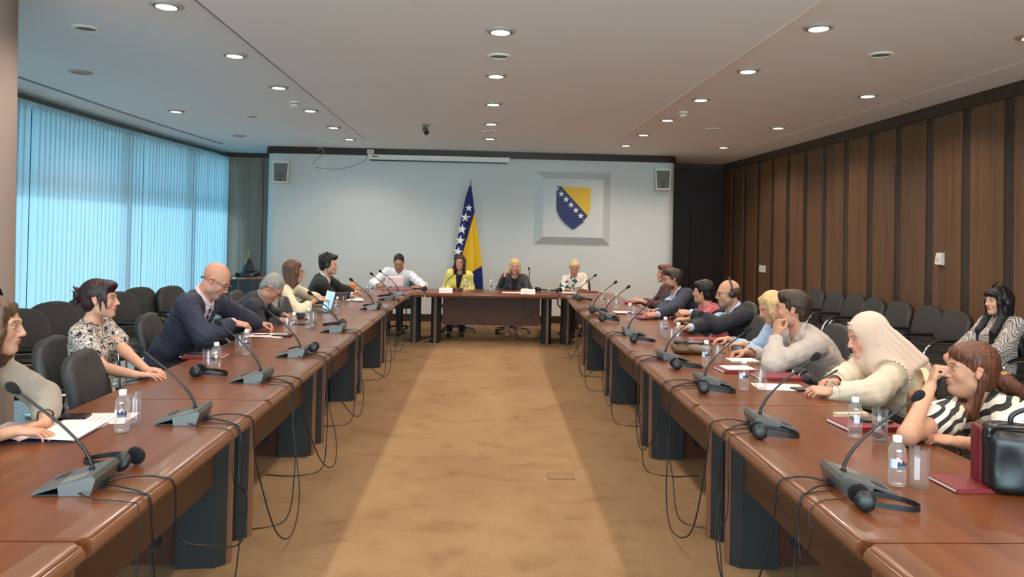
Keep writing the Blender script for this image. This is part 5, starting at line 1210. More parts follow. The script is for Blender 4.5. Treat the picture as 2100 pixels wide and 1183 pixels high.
# ------------------------------------------------------------------ people
def skin_mat():
    m, nt, b = _new('skin')
    a = nt.nodes.new('ShaderNodeVertexColor'); a.layer_name = 'Col'; tc = nt.nodes.new('ShaderNodeTexCoord')
    n = nt.nodes.new('ShaderNodeTexNoise'); n.inputs['Scale'].default_value = 45; n.inputs['Detail'].default_value = 4
    mp = nt.nodes.new('ShaderNodeMapRange'); mp.inputs[3].default_value = 0.90; mp.inputs[4].default_value = 1.08
    mx = nt.nodes.new('ShaderNodeMix'); mx.data_type = 'RGBA'; mx.blend_type = 'MULTIPLY'; mx.inputs[0].default_value = 1
    L = nt.links.new; L(tc.outputs['Object'], n.inputs['Vector']); L(n.outputs['Fac'], mp.inputs[0]); L(a.outputs['Color'], mx.inputs[6]); L(mp.outputs[0], mx.inputs[7]); L(mx.outputs[2], b.inputs['Base Color'])
    b.inputs['Specular IOR Level'].default_value = 0.35; b.inputs['Roughness'].default_value = 0.55; b.inputs['Subsurface Weight'].default_value = 0.0
    return m
M_skin = skin_mat()
def hair_mat(name, c1, c2, rough=0.42):
    m, nt, b = _new(name); L = nt.links.new
    tc = nt.nodes.new('ShaderNodeTexCoord'); mp = nt.nodes.new('ShaderNodeMapping'); mp.inputs['Scale'].default_value = (210, 210, 9)
    n = nt.nodes.new('ShaderNodeTexNoise'); n.inputs['Scale'].default_value = 1; n.inputs['Detail'].default_value = 3; n.inputs['Distortion'].default_value = 0.15
    cr = nt.nodes.new('ShaderNodeValToRGB'); cr.color_ramp.elements[0].position = 0.3; cr.color_ramp.elements[0].color = (*lin(c1), 1); cr.color_ramp.elements[1].position = 0.72; cr.color_ramp.elements[1].color = (*lin(c2), 1)
    bp = nt.nodes.new('ShaderNodeBump'); bp.inputs['Strength'].default_value = 0.7; bp.inputs['Distance'].default_value = 0.003
    L(tc.outputs['Object'], mp.inputs[0]); L(mp.outputs[0], n.inputs['Vector']); L(n.outputs['Fac'], cr.inputs[0]); L(cr.outputs[0], b.inputs['Base Color']); L(n.outputs['Fac'], bp.inputs['Height']); L(bp.outputs[0], b.inputs['Normal'])
    b.inputs['Roughness'].default_value = rough; b.inputs['Specular IOR Level'].default_value = 0.35; return m
def cloth_mat(name, c, rough=0.8, var=0.08, weave=700, sheen=0.03):
    return mat(name, c, rough, bump=0.25, bscale=weave, var=var, vscale=60, sheen=sheen)
def pattern_mat(name, fn, rough=0.75):
    m, nt, b = _new(name); tc = nt.nodes.new('ShaderNodeTexCoord'); out = fn(nt, tc.outputs['Object']); nt.links.new(out, b.inputs['Base Color']); b.inputs['Roughness'].default_value = rough; b.inputs['Sheen Weight'].default_value = 0.1; return m
def ramp(nt, sock, stops, const=True):
    cr = nt.nodes.new('ShaderNodeValToRGB'); cr.color_ramp.interpolation = 'CONSTANT' if const else 'LINEAR'
    while len(cr.color_ramp.elements) < len(stops): cr.color_ramp.elements.new(0.5)
    for e, (p, c) in zip(cr.color_ramp.elements, stops): e.position = p; e.color = (*lin(c), 1)
    nt.links.new(sock, cr.inputs[0]); return cr.outputs[0]
def noise_n(nt, v, scale, detail=2, dist=0.0, vec=None):
    if vec:
        mp = nt.nodes.new('ShaderNodeMapping'); mp.inputs['Scale'].default_value = vec; nt.links.new(v, mp.inputs[0]); v = mp.outputs[0]
    n = nt.nodes.new('ShaderNodeTexNoise'); n.inputs['Scale'].default_value = scale; n.inputs['Detail'].default_value = detail; n.inputs['Distortion'].default_value = dist; nt.links.new(v, n.inputs['Vector']); return n.outputs['Fac']
def zebra(nt, v):
    mp = nt.nodes.new('ShaderNodeMapping'); mp.inputs['Rotation'].default_value = (0.5, 0.55, 0.35); nt.links.new(v, mp.inputs[0])
    w = nt.nodes.new('ShaderNodeTexWave'); w.inputs['Scale'].default_value = 7.0; w.inputs['Distortion'].default_value = 3.2; w.inputs['Detail'].default_value = 1.2; w.inputs['Detail Scale'].default_value = 1.3; w.bands_direction = 'Z'
    nt.links.new(mp.outputs[0], w.inputs['Vector']); return ramp(nt, w.outputs['Fac'], [(0, (24, 22, 30)), (0.46, (232, 222, 208))])
def paisley(nt, v):
    f = noise_n(nt, v, 17, 4, 2.2); return ramp(nt, f, [(0, (26, 24, 26)), (0.44, (206, 190, 178)), (0.5, (44, 40, 42)), (0.54, (216, 204, 194)), (0.6, (96, 76, 70)), (0.66, (34, 31, 33))])
def greenfloral(nt, v):
    f = noise_n(nt, v, 8.0, 0.5, 0.6); return ramp(nt, f, [(0, (24, 96, 80)), (0.40, (236, 226, 214)), (0.60, (236, 196, 176)), (0.65, (240, 232, 222)), (0.70, (34, 60, 50))])
def redmaze(nt, v):
    f = noise_n(nt, v, 70, 1, 0.4); return ramp(nt, f, [(0, (150, 26, 46)), (0.46, (226, 150, 158)), (0.53, (172, 36, 56))])
def lace(nt, v):
    f = noise_n(nt, v, 40, 2, 1); return ramp(nt, f, [(0, (40, 22, 26)), (0.5, (120, 60, 62)), (0.58, (50, 26, 30))])
def check(nt, v):
    mp = nt.nodes.new('ShaderNodeMapping'); mp.inputs['Rotation'].default_value = (0.05, 0.04, 0.5); nt.links.new(v, mp.inputs[0])
    c = nt.nodes.new('ShaderNodeTexChecker'); c.inputs['Scale'].default_value = 90; c.inputs['Color1'].default_value = (*lin((206, 198, 190)), 1); c.inputs['Color2'].default_value = (*lin((50, 48, 54)), 1); nt.links.new(mp.outputs[0], c.inputs['Vector']); return c.outputs[0]
def eyelet(nt, v):
    x = nt.nodes.new('ShaderNodeTexVoronoi'); x.inputs['Scale'].default_value = 48; nt.links.new(v, x.inputs['Vector']); return ramp(nt, x.outputs['Distance'], [(0, (120, 112, 108)), (0.14, (236, 232, 228))])
def tie_stripe(nt, v):
    mp = nt.nodes.new('ShaderNodeMapping'); mp.inputs['Rotation'].default_value = (0.7, 0.5, 0); nt.links.new(v, mp.inputs[0])
    w = nt.nodes.new('ShaderNodeTexWave'); w.inputs['Scale'].default_value = 14; w.bands_direction = 'Z'; nt.links.new(mp.outputs[0], w.inputs['Vector']); return ramp(nt, w.outputs['Fac'], [(0, (24, 30, 52)), (0.82, (178, 186, 204))])

def unit(v): v = np.array(v, float); return v / (np.linalg.norm(v) + 1e-9)
def head_frame(c, yaw, pitch, roll, s):
    f = np.array([cos(yaw), sin(yaw), 0]); r = np.array([sin(yaw), -cos(yaw), 0]); u = np.array([0, 0, 1.0])
    R = np.stack([r, f, u], 1)
    R = R @ rotm('X', pitch) @ rotm('Y', roll)
    return (R * 1.0, np.array(c, float))
class Scaled:            # wraps a frame with a uniform scale
    pass
def sculpt_head(S, fr, s, g, sex, eyes_open=True, thin=1.0):
    A = lambda v: np.array(v, float) * s * np.array([thin, 1, 1])
    E = lambda c, r, k=0.0, mode='add': S.ell(A(c), np.array(r) * s * np.array([thin, 1, 1]), k * s, mode, None, fr)
    C = lambda a, b, ra, rb, k=0.0, mode='add', flat=None: S.con(A(a), A(b), ra * s, rb * s, k * s, mode, fr, flat)
    E((0, -0.016, 0.036), (0.076, 0.096, 0.084))
    E((0, 0.026, -0.020), (0.063, 0.066, 0.088), 0.03)
    C((-0.040, 0.010, -0.070), (0, 0.062, -0.096), 0.026, 0.020, 0.03); C((0.040, 0.010, -0.070), (0, 0.062, -0.096), 0.026, 0.020, 0.03)
    E((0, 0.073, -0.101), (0.019, 0.015, 0.014), 0.02)
    if sex == 'm': C((-0.046, 0.012, -0.074), (0.046, 0.012, -0.074), 0.024, 0.024, 0.02)
    for q in (-1, 1):
        E((q * 0.036, 0.061, -0.030), (0.021, 0.019, 0.022), 0.02)        # cheek
        C((q * 0.014, 0.090, 0.021), (q * 0.046, 0.076, 0.023), 0.0085, 0.008, 0.014)    # brow ridge
        E((q * 0.031, 0.101, 0.002), (0.017, 0.017, 0.0125), 0.012, 'sub')     # socket
        E((q * 0.031, 0.0755, 0.002), (0.0150, 0.0140, 0.0125), 0.006)        # lids and ball
    C((0, 0.088, 0.016), (0, 0.110, -0.030), 0.0075, 0.0105, 0.010)      # nose bridge
    E((0, 0.110, -0.033), (0.0115, 0.012, 0.0105), 0.006)
    for q in (-1, 1): E((q * 0.0115, 0.099, -0.036), (0.0085, 0.011, 0.008), 0.006)
    for q in (-1, 1): E((q * 0.007, 0.104, -0.0455), (0.0035, 0.006, 0.003), 0.003, 'sub')
    E((0, 0.083, -0.060), (0.026, 0.0145, 0.020), 0.012)
    E((0, 0.0945, -0.0605), (0.021, 0.0080, 0.0048), 0.004); E((0, 0.0925, -0.0720), (0.0175, 0.0090, 0.0056), 0.004)
    C((-0.020, 0.1000, -0.0663), (0.020, 0.1000, -0.0663), 0.0022, 0.0022, 0.003, 'sub')
    for q in (-1, 1):      # ear: rim, lobe, bowl
        C((q * 0.076, 0.002, -0.022), (q * 0.078, -0.004, 0.018), 0.006, 0.007, 0.006); C((q * 0.078, -0.004, 0.020), (q * 0.083, -0.019, 0.012), 0.0060, 0.0052, 0.005); C((q * 0.083, -0.019, 0.012), (q * 0.080, -0.012, -0.014), 0.0052, 0.005, 0.005); E((q * 0.078, -0.004, -0.026), (0.0055, 0.008, 0.010), 0.004); E((q * 0.077, -0.009, -0.002), (0.005, 0.013, 0.024), 0.005)
        E((q * 0.086, -0.005, 0.002), (0.0055, 0.0075, 0.013), 0.003, 'sub')
def face_paint(P, fr, s, base, lip, brow, sex, stubble=None, old=0.0):
    q = ((P - fr[1]) @ fr[0]) / s; x, y, z = q.T
    c = np.tile(np.array(lin(base)) * np.array([0.86, 0.84, 0.82]), (len(P), 1)); L = np.array(lin(lip)); B = np.array(lin(brow))
    on = (y > 0.045) & (np.abs(x) < 0.075) & (z > -0.13) & (z < 0.12)
    def mixin(w, col):
        nonlocal c; w = np.clip(w, 0, 1)[:, None]; c = c * (1 - w) + col * w
    blush = np.array(lin(base)) * np.array([1.05, 0.78, 0.74])
    mixin(on * 0.5 * np.exp(-(((np.abs(x) - 0.04) / 0.018) ** 2 + ((z + 0.032) / 0.018) ** 2)), blush)
    mixin(on * 0.45 * np.exp(-((x / 0.014) ** 2 + ((z + 0.034) / 0.014) ** 2)), blush)
    mixin((y < 0.03) * (np.abs(x) > 0.07) * (np.abs(z) < 0.04) * 0.5, blush)
    if stubble is not None:
        w = np.exp(-((z + 0.085) / 0.03) ** 4) * (y > -0.01) * (np.abs(x) < 0.085) + 0.8 * on * np.exp(-((z + 0.052) / 0.007) ** 2) * (np.abs(x) < 0.026)
        mixin(w * stubble[0], np.array(lin(stubble[1])))
    w = on * (np.abs(z + 0.0665) < 0.0125) * (y > 0.088) * np.exp(-(x / 0.0235) ** 6) * np.exp(-((z + 0.0665) / 0.0115) ** 6); mixin(w * 0.8, L)
    bz = 0.0235 + 0.004 * np.cos((np.abs(x) - 0.028) * 60); w = on * np.exp(-((z - bz) / 0.0036) ** 4) * (np.abs(x) > 0.012) * (np.abs(x) < 0.050); mixin(w * 0.85, B)
    # upper lash line
    ez = 0.0035 + 0.0055 * np.cos(np.clip((np.abs(x) - 0.031) / 0.0155, -1.5, 1.5)); w = on * (y > 0.06) * np.exp(-((z - ez) / 0.0017) ** 2) * (np.abs(np.abs(x) - 0.031) < 0.0155); mixin(w * 0.75, np.array(lin((40, 28, 24))))
    return c
POSE = {'flat': ((12, 14, 8), 4, -0.1), 'relax': ((28, 34, 20), 2, 0.1), 'curl': ((48, 55, 30), 1, 0.35), 'fist': ((78, 92, 55), 0, 0.8), 'pinch': ((58, 42, 22), 0, 0.6)}
def sculpt_hand(S, w, d, n, side, pose, s):
    """w wrist, d toward fingers, n = back-of-hand direction; side +1 right hand, -1 left hand"""
    y = unit(d); z = unit(np.array(n, float) - y * (np.array(n) @ y)); x = np.cross(y, z); fr = (np.stack([x, y, z], 1), np.array(w, float)); th = -side
    cu, spr, tin = POSE[pose]
    C = lambda a, b, ra, rb, k=0.0, flat=None: S.con(np.array(a) * s, np.array(b) * s, ra * s, rb * s, k * s, 'add', fr, flat)
    S.ell(np.array((0, 0.050, 0.0)) * s, np.array((0.037, 0.046, 0.0135)) * s, 0.012 * s, 'add', None, fr)
    C((0, -0.01, 0), (0, 0.03, 0), 0.024, 0.028, 0.02, ((0, 0, 1), 0.6))
    S.ell(np.array((th * 0.022, 0.032, -0.008)) * s, np.array((0.017, 0.028, 0.013)) * s, 0.012 * s, 'add', None, fr)
    kn = [(0.029, 0.088, 0.0085, (0.042, 0.026, 0.020)), (0.0095, 0.092, 0.0085, (0.046, 0.029, 0.021)), (-0.0105, 0.088, 0.0080, (0.042, 0.027, 0.020)), (-0.0285, 0.078, 0.0070, (0.033, 0.021, 0.018))]
    for i, (kx, ky, r, ls) in enumerate(kn):
        p = np.array((th * kx, ky, 0.001)); C((th * kx * 0.6, 0.03, 0), p, 0.010, r + 0.0012, 0.008)
        a = 0; sp = radians(spr * (1.5 - i)) * th
        for j in range(3):
            a += radians(cu[j] + (3 - i) * -2 + i * 3); dirv = np.array((sin(sp) * cos(a), cos(sp) * cos(a), -sin(a))); q = p + dirv * ls[j]
            C(p, q, r * (1 - 0.06 * j), r * (0.92 - 0.08 * j), 0.002); p = q
    p = np.array((th * 0.026, 0.022, -0.006)); dirs = [unit((th * (0.75 - tin * 0.5), 0.62, -0.25 - tin * 0.3)), unit((th * (0.35 - tin), 0.85, -0.3 - tin * 0.2)), unit((th * (0.15 - tin), 0.9, -0.25))]
    for dv, ln, r in zip(dirs, (0.040, 0.031, 0.025), (0.0125, 0.0105, 0.0095)):
        q = p + dv * ln; C(p, q, r, r * 0.9, 0.004); p = q
    return fr
def ik(S0, W, l1, l2, hint):
    v = W - S0; D = np.linalg.norm(v); k = 1.0
    if D > (l1 + l2) * 0.995: k = D / ((l1 + l2) * 0.995); l1 *= k; l2 *= k
    u = v / D; a = (D * D + l1 * l1 - l2 * l2) / (2 * D); h = sqrt(max(l1 * l1 - a * a, 1e-6)); hp = np.array(hint, float); hp = hp - u * (hp @ u); hp = unit(hp)
    return S0 + u * a + hp * h

def hair(style, fr, s, h, m, root, off, seed=1, extra=None, amp=0.0022):
    S = Solid(fr[1] - 0.30 * s if style in ('long', 'longback') else fr[1] - 0.19 * s, fr[1] + (0.20 * s), h)
    if style in ('long', 'longback'): S = Solid(fr[1] - np.array((0.26, 0.26, 0.62)) * s, fr[1] + np.array((0.26, 0.26, 0.2)) * s, h * 1.15)
    elif style in ('bob', 'shoulder', 'pony', 'bun'): S = Solid(fr[1] - np.array((0.24, 0.24, 0.30)) * s, fr[1] + np.array((0.24, 0.24, 0.2)) * s, h)
    E = lambda c, r, k=0.0, mode='add': S.ell(np.array(c) * s, np.array(r) * s, k * s, mode, None, fr)
    C = lambda a, b, ra, rb, k=0.0, mode='add', flat=None: S.con(np.array(a) * s, np.array(b) * s, ra * s, rb * s, k * s, mode, fr, flat)
    Bx = lambda c, r, k=0.0, rd=0.01, mode='sub', R=None: S.box(np.array(c) * s, np.array(r) * s, rd * s, k * s, mode, R, fr)
    if style == 'short':
        E((0, -0.020, 0.040), (0.086, 0.103, 0.094)); E((0, 0.045, 0.098), (0.055, 0.045, 0.024), 0.03); E((0, -0.05, -0.02), (0.074, 0.06, 0.07), 0.02)
        E((0, 0.035, 0.080), (0.078, 0.052, 0.036), 0.02); E((0, 0.140, -0.040), (0.072, 0.100, 0.108), 0.008, 'sub'); Bx((0, 0.125, -0.07), (0.2, 0.085, 0.105), 0.01)
        Bx((0, 0.03, -0.12), (0.2, 0.075, 0.105), 0.008); Bx((0, -0.1, -0.17), (0.2, 0.2, 0.085), 0.01)
    elif style == 'crew':
        E((0, -0.018, 0.040), (0.080, 0.099, 0.090)); E((0, -0.045, -0.015), (0.072, 0.062, 0.07), 0.02)
        Bx((0, 0.13, -0.05), (0.2, 0.090, 0.128), 0.012, R=rotm('X', radians(-10))); Bx((0, 0.03, -0.115), (0.2, 0.075, 0.103), 0.006); Bx((0, -0.1, -0.165), (0.2, 0.2, 0.085), 0.01)
    elif style == 'fringe_sides':     # bald crown: hair only round the sides and back
        E((0, -0.022, 0.020), (0.0795, 0.0955, 0.075)); Bx((0, 0.02, 0.12), (0.2, 0.2, 0.066), 0.01, R=rotm('X', radians(-14)))
        Bx((0, 0.15, -0.05), (0.2, 0.135, 0.2), 0.008); Bx((0, 0.03, -0.125), (0.2, 0.06, 0.105), 0.006); Bx((0, -0.1, -0.155), (0.2, 0.2, 0.085), 0.01)
    elif style == 'curly':
        E((0, -0.020, 0.050), (0.094, 0.108, 0.100)); E((0, 0.065, 0.100), (0.065, 0.048, 0.032), 0.02); E((0, -0.06, -0.02), (0.074, 0.058, 0.06), 0.02)
        Bx((0, 0.135, -0.07), (0.2, 0.100, 0.135), 0.01); Bx((0, 0.03, -0.125), (0.2, 0.075, 0.105), 0.008); Bx((0, -0.1, -0.16), (0.2, 0.2, 0.085), 0.01); amp = 0.006
        rs = np.random.RandomState(seed)
        for i in range(60):
            a, b = rs.uniform(-pi, pi), rs.uniform(0.0, 1.3); p = np.array((0.088 * cos(a) * cos(b), -0.018 + 0.102 * sin(a) * cos(b), 0.055 + 0.095 * sin(b)))
            if p[1] < 0.05 or p[2] > 0.09: C(p, p * 1.06 + rs.normal(size=3) * 0.012, 0.014, 0.005, 0.006)
    elif style == 'pixie':
        E((0, -0.022, 0.042), (0.092, 0.106, 0.098)); E((0, -0.055, -0.03), (0.078, 0.058, 0.075), 0.02); E((0, 0.06, 0.088), (0.06, 0.04, 0.026), 0.02)
        E((0, 0.04, 0.078), (0.080, 0.055, 0.040), 0.02); E((0, 0.138, -0.050), (0.066, 0.098, 0.108), 0.008, 'sub'); Bx((0, 0.13, -0.07), (0.2, 0.085, 0.105), 0.01); Bx((0, 0.055, -0.125), (0.2, 0.075, 0.100), 0.008); Bx((0, -0.1, -0.18), (0.2, 0.2, 0.085), 0.01); amp = 0.005
    elif style in ('bob', 'shoulder', 'long', 'longback', 'bun', 'pony'):
        E((0, -0.022, 0.042), (0.086, 0.104, 0.094))
        dz = {'bob': -0.115, 'shoulder': -0.17, 'long': -0.20, 'longback': -0.2, 'bun': -0.03, 'pony': -0.03}[style]
        if style in ('bob', 'shoulder', 'long', 'longback'):
            for q in (-1, 1):
                C((q * 0.068, -0.01, 0.04), (q * 0.078, 0.002, dz), 0.030, 0.026, 0.03); C((q * 0.055, -0.06, 0.03), (q * 0.055, -0.055, dz), 0.042, 0.036, 0.03)
            C((0, -0.075, 0.03), (0, -0.068, dz), 0.05, 0.042, 0.03)
            if style == 'long':
                for q in (-1, 1): C((q * 0.082, 0.03, dz * 0.7), (q * 0.085, 0.105, -0.27), 0.034, 0.032, 0.03); C((q * 0.085, 0.105, -0.27), (q * 0.075, 0.130, -0.46), 0.032, 0.020, 0.03); C((q * 0.06, -0.065, dz), (q * 0.09, -0.17, -0.46), 0.05, 0.045, 0.03)
            if style == 'longback':
                for q in (-1, 0, 1): C((q * 0.05, -0.075, dz), (q * 0.07, -0.13, -0.36), 0.042, 0.02, 0.03)
            for q in (-1, 1): C((q * 0.054, 0.042, 0.080), (q * 0.074, 0.045, -0.02), 0.022, 0.020, 0.02); C((q * 0.074, 0.045, -0.02), (q * 0.078, 0.035, dz * 0.85), 0.022, 0.016, 0.02)
            if style == 'long': C((-0.05, 0.075, 0.060), (0.05, 0.075, 0.060), 0.024, 0.024, 0.02)
            E((0, 0.125, -0.045), (0.060, 0.088, 0.122) if style == 'bob' else (0.058, 0.085, 0.116 if style != 'long' else 0.088), 0.006, 'sub'); Bx((0, 0.13, -0.20), (0.052, 0.09, 0.12), 0.01)
        elif style == 'bun':
            E((0, -0.05, -0.02), (0.075, 0.062, 0.068), 0.02); E((0, -0.125, 0.03), (0.045, 0.034, 0.042), 0.01)
            E((0, 0.050, 0.085), (0.072, 0.056, 0.040), 0.02); E((0, 0.125, -0.060), (0.060, 0.085, 0.098), 0.006, 'sub'); Bx((0, 0.07, -0.125), (0.2, 0.085, 0.095), 0.008); Bx((0, -0.1, -0.175), (0.2, 0.2, 0.085), 0.01)
            for q in (-1, 1): C((q * 0.060, 0.050, 0.07), (q * 0.074, 0.052, 0.0), 0.017, 0.012, 0.012, flat=((1, 0, 0), 0.6)); C((q * 0.074, 0.052, 0.0), (q * 0.072, 0.060, -0.06), 0.012, 0.004, 0.01, flat=((1, 0, 0), 0.6)); C((q * 0.074, 0.02, 0.0), (q * 0.076, 0.03, -0.075), 0.010, 0.003, 0.008)
            rs = np.random.RandomState(4)
            for i in range(22):
                a = rs.uniform(0, 2 * pi); c = np.array((0.03 * cos(a), -0.13, 0.03 + 0.035 * sin(a))); C(c, c + np.array((0.02 * cos(a), -0.02, 0.03 * sin(a) - 0.01)) + rs.normal(size=3) * 0.008, 0.009, 0.003, 0.004)
            C((0.0, -0.08, -0.06), (0.01, -0.085, -0.12), 0.012, 0.003, 0.01)
        elif style == 'pony':
            E((0, -0.05, -0.02), (0.077, 0.062, 0.066), 0.02); E((0, 0.03, 0.07), (0.080, 0.060, 0.045), 0.02); E((0, 0.135, -0.045), (0.066, 0.095, 0.112), 0.006, 'sub'); Bx((0, 0.085, -0.13), (0.2, 0.085, 0.11), 0.01); Bx((0, 0.02, -0.14), (0.2, 0.045, 0.10), 0.01); Bx((0, -0.1, -0.175), (0.2, 0.2, 0.085), 0.01)
            C((0, -0.11, -0.01), (0.0, -0.16, -0.06), 0.028, 0.038, 0.02); C((0.0, -0.16, -0.06), (0.02, -0.19, -0.20), 0.038, 0.022, 0.02)
            C((0.06, 0.02, 0.0), (0.055, 0.02, -0.17), 0.010, 0.008, 0.01)
    if extra: extra(S, fr, s)
    S.noise(amp * s, 150, seed, (1, 1, 0.22), fr, 0.02); S.noise(amp * 0.8 * s, 420, seed + 5, (1, 1, 0.12), fr, 0.02)
    return solid_obj('hair', S, m, root, off, it=1)

def glasses(root, fr, s, off, m, half=False):
    t = None; bm = NB()
    X = Matrix(((*fr[0][0], 0), (*fr[0][1], 0), (*fr[0][2], 0), (0, 0, 0, 1))); X = T(*(fr[1] - np.array(off))) @ X @ Matrix.Scale(s, 4)
    for q in (-1, 1):
        pts = [X @ Vector((q * 0.0335 + 0.0245 * cos(a) * (1 if abs(cos(a)) < .9 else 0.98), 0.1115 - 0.010 * abs(cos(a)) * (1 if q * cos(a) > 0 else 0.2), -0.001 + 0.018 * sin(a))) for a in [k * 2 * pi / 20 for k in range(20)]]
        tube(bm, pts, 0.0017 * s, 6, closed=True)
        tube(bm, [X @ Vector(p) for p in ((q * 0.057, 0.100, 0.006), (q * 0.078, 0.085, 0.008), (q * 0.084, 0.0, 0.010), (q * 0.084, -0.02, -0.006))], 0.0019 * s, 6)
    tube(bm, [X @ Vector(p) for p in ((-0.010, 0.1125, 0.003), (0, 0.115, 0.006), (0.010, 0.1125, 0.003))], 0.0017 * s, 6)
    return done('glasses', bm, m, root)
def worn_headset(lab, fr, s, grp='headphones worn by people'):
    X = Matrix(((*fr[0][0], 0), (*fr[0][1], 0), (*fr[0][2], 0), (0, 0, 0, 1))) @ Matrix.Scale(s, 4)
    t = thing('headphones', lab, 'headphones', tuple(fr[1]), 0, grp)
    bm = NB(); vs = []
    for k in range(25):
        a = pi * k / 24; p = Vector((0.101 * cos(a), -0.012, 0.005 + 0.142 * sin(a)))
        n = Vector((cos(a), 0, sin(a))); vs.append([bm.verts.new(X @ (p + n * dn + Vector((0, dy, 0)))) for dn, dy in ((-.0015, -.007), (.0015, -.007), (.0015, .007), (-.0015, .007))])
    for a, b in zip(vs[:-1], vs[1:]):
        for k in range(4): bm.faces.new((a[k], a[(k + 1) % 4], b[(k + 1) % 4], b[k]))
    done('headband', bm, M_black, t)
    for q in (-1, 1):
        M = X @ T(q * 0.106, -0.008, -0.005) @ RY(q * pi / 2)
        bm = NB(); lathe(bm, [(0, 0.016), (0.02, 0.015), (0.031, 0.009), (0.034, 0.0), (0, 0.0)], 20, M); c = done('ear_cup', bm, M_black, t)
        bm = NB(); lathe(bm, [(0, -0.014), (0.024, -0.014), (0.033, -0.009), (0.034, 0.0), (0, 0.0)], 20, M); done('ear_cushion', bm, M_foam, c)
    return t
PEOPLE = {}
def person(key, label, head, yaw, pitch, pelvis, byaw, hairspec, skin, top, arms, s=1.0, sex='m', roll=0.0, h=0.0045, fat=1.0, lip=(160, 92, 86), brow=(60, 44, 36), stubble=None, legs=True, trousers=None, glass=None,
           shoulder=None, collar=True, neckdrop=0.0, bare=None, extra_top=None, shoes=True, legdir=None, tie=None, seat_z=0.56, thin=1.0):
    hc = np.array(head, float); fr = head_frame(hc, yaw, pitch, roll, s)
    P0 = np.array((pelvis[0], pelvis[1], seat_z)); f = np.array((cos(byaw), sin(byaw), 0)); r = np.array((sin(byaw), -cos(byaw), 0))
    nb = hc + fr[0] @ np.array((0, -0.035, -0.075)) * s + np.array((0, 0, -0.075)) * s - f * 0.012 - np.array((0, 0, neckdrop))
    up = unit(nb - P0); fw = unit(f - up * (f @ up)); rt = np.cross(fw, up); L = np.linalg.norm(nb - P0)
    B = (np.stack([rt, fw, up], 1), nb)            # body frame: x right, y front, z up, origin at the neck base
    sw = (shoulder or (0.180 if sex == 'm' else 0.152)) * s; root = thing('person', label, 'person', (P0[0], P0[1], 0)); off = np.array((P0[0], P0[1], 0.0)); PEOPLE[key] = (root, fr, B)
    Sh = {q: nb + rt * q * sw + up * (-0.055 * s) + fw * 0.005 for q in (-1, 1)}
    J = {}
    for q, nm in ((1, 'R'), (-1, 'L')):
        a = arms[nm]; W = np.array(a['w'], float); E_ = np.array(a['e'], float) if 'e' in a else ik(Sh[q], W, 0.285 * s, 0.255 * s, a.get('hint', (0, 0, -1)) )
        J[q] = (Sh[q], E_, W, a)
    def torso(S, t, k=0.04, waist=1.0, low=True):
        bl = lambda c, rr: S.ell(np.array(c), np.array(rr) + t, k, 'add', None, B)
        chest = 0.160 * s * fat; bl((0, -0.005, -0.155 * s), (chest, 0.100 * s * fat, 0.150 * s))
        if sex == 'f': [bl((q * 0.062 * s, 0.075 * s, -0.20 * s), (0.058 * s * fat, 0.048 * s * fat, 0.058 * s)) for q in (-1, 1)]
        S.con((-sw * 0.86, 0, -0.060 * s), (sw * 0.86, 0, -0.060 * s), 0.058 * s + t, 0.058 * s + t, k, 'add', B); S.con((0, -0.015, -0.055 * s), (0, -0.005, -0.01), 0.075 * s + t, 0.060 * s + t * 0.6, k, 'add', B)
        bl((0, 0.005 + 0.02 * (fat - 1), -0.30 * s), (0.142 * s * fat * waist, 0.102 * s * fat ** 1.5 * waist, 0.14 * s))
        if low: bl((0, 0.0, -L + 0.03), (0.165 * s * fat, 0.115 * s * fat, 0.12)); bl((0, 0.0, -L * 0.72), (0.15 * s * fat * waist, 0.108 * s * fat ** 1.4 * waist, 0.15))
    def arm(S, q, t, upto=2.0, k=0.03, puff=0.0):
        a, e, w, sp_ = J[q]
        u1 = min(1, upto); S.con(a, a + (e - a) * u1, 0.050 * s * fat ** .6 + t + puff * 0.5, 0.040 * s * fat ** .6 + t + puff, k)
        if upto > 1: S.con(e, e + (w - e) * (upto - 1), 0.041 * s * fat ** .6 + t + puff, 0.041 * s + (0.028 - 0.041) * s * (upto - 1) + t + puff * 0.6, k * 0.7)
    # --- body: one continuous skin surface
    pts = [hc, nb, *[x for q in (-1, 1) for x in J[q][:3]], P0]
    lo = np.min(pts, 0) - 0.20; hi = np.max(pts, 0) + 0.20; lo[2] = max(lo[2], 0.42); 
    S = Solid(lo, hi, h); torso(S, -0.012, 0.04)
    S.con(nb - up * 0.02, hc + fr[0] @ np.array((0, -0.022, -0.055)) * s, 0.060 * s * (1 if sex == 'm' else .88), 0.054 * s * (1 if sex == 'm' else .86), 0.03)
    for q in (-1, 1): arm(S, q, -0.003, 2.0)
    sculpt_head(S, fr, s, 0, sex, thin=thin)
    if fat > 1.08: S.ell((0, 0.03 * s, -0.105 * s), (0.045 * s, 0.04 * s, 0.03 * s), 0.03, 'add', None, fr)
    S2 = None
    for q in (-1, 1):
        a = J[q][3]
        if a.get('pose') != 'none': a['fr'] = sculpt_hand(S, J[q][2] + unit(a['d']) * 0.012, a['d'], a['n'], q, a.get('pose', 'relax'), s * (1.0 if sex == 'm' else 0.92))
    def paint(P):
        c = face_paint(P, fr, s, skin, lip, brow, sex, stubble)
        for q in (-1, 1):       # redder knuckles and palms
            w = J[q][2]; dd = np.linalg.norm(P - (w + unit(J[q][3]['d']) * 0.10), axis=1); k = np.clip(1 - dd / 0.10, 0, 1)[:, None] * 0.35; c = c * (1 - k) + c * np.array([1.0, 0.82, 0.78]) * k
        return c
    solid_obj('body', S, M_skin, root, off, it=2 if h > 0.004 else 1, col=paint); del S
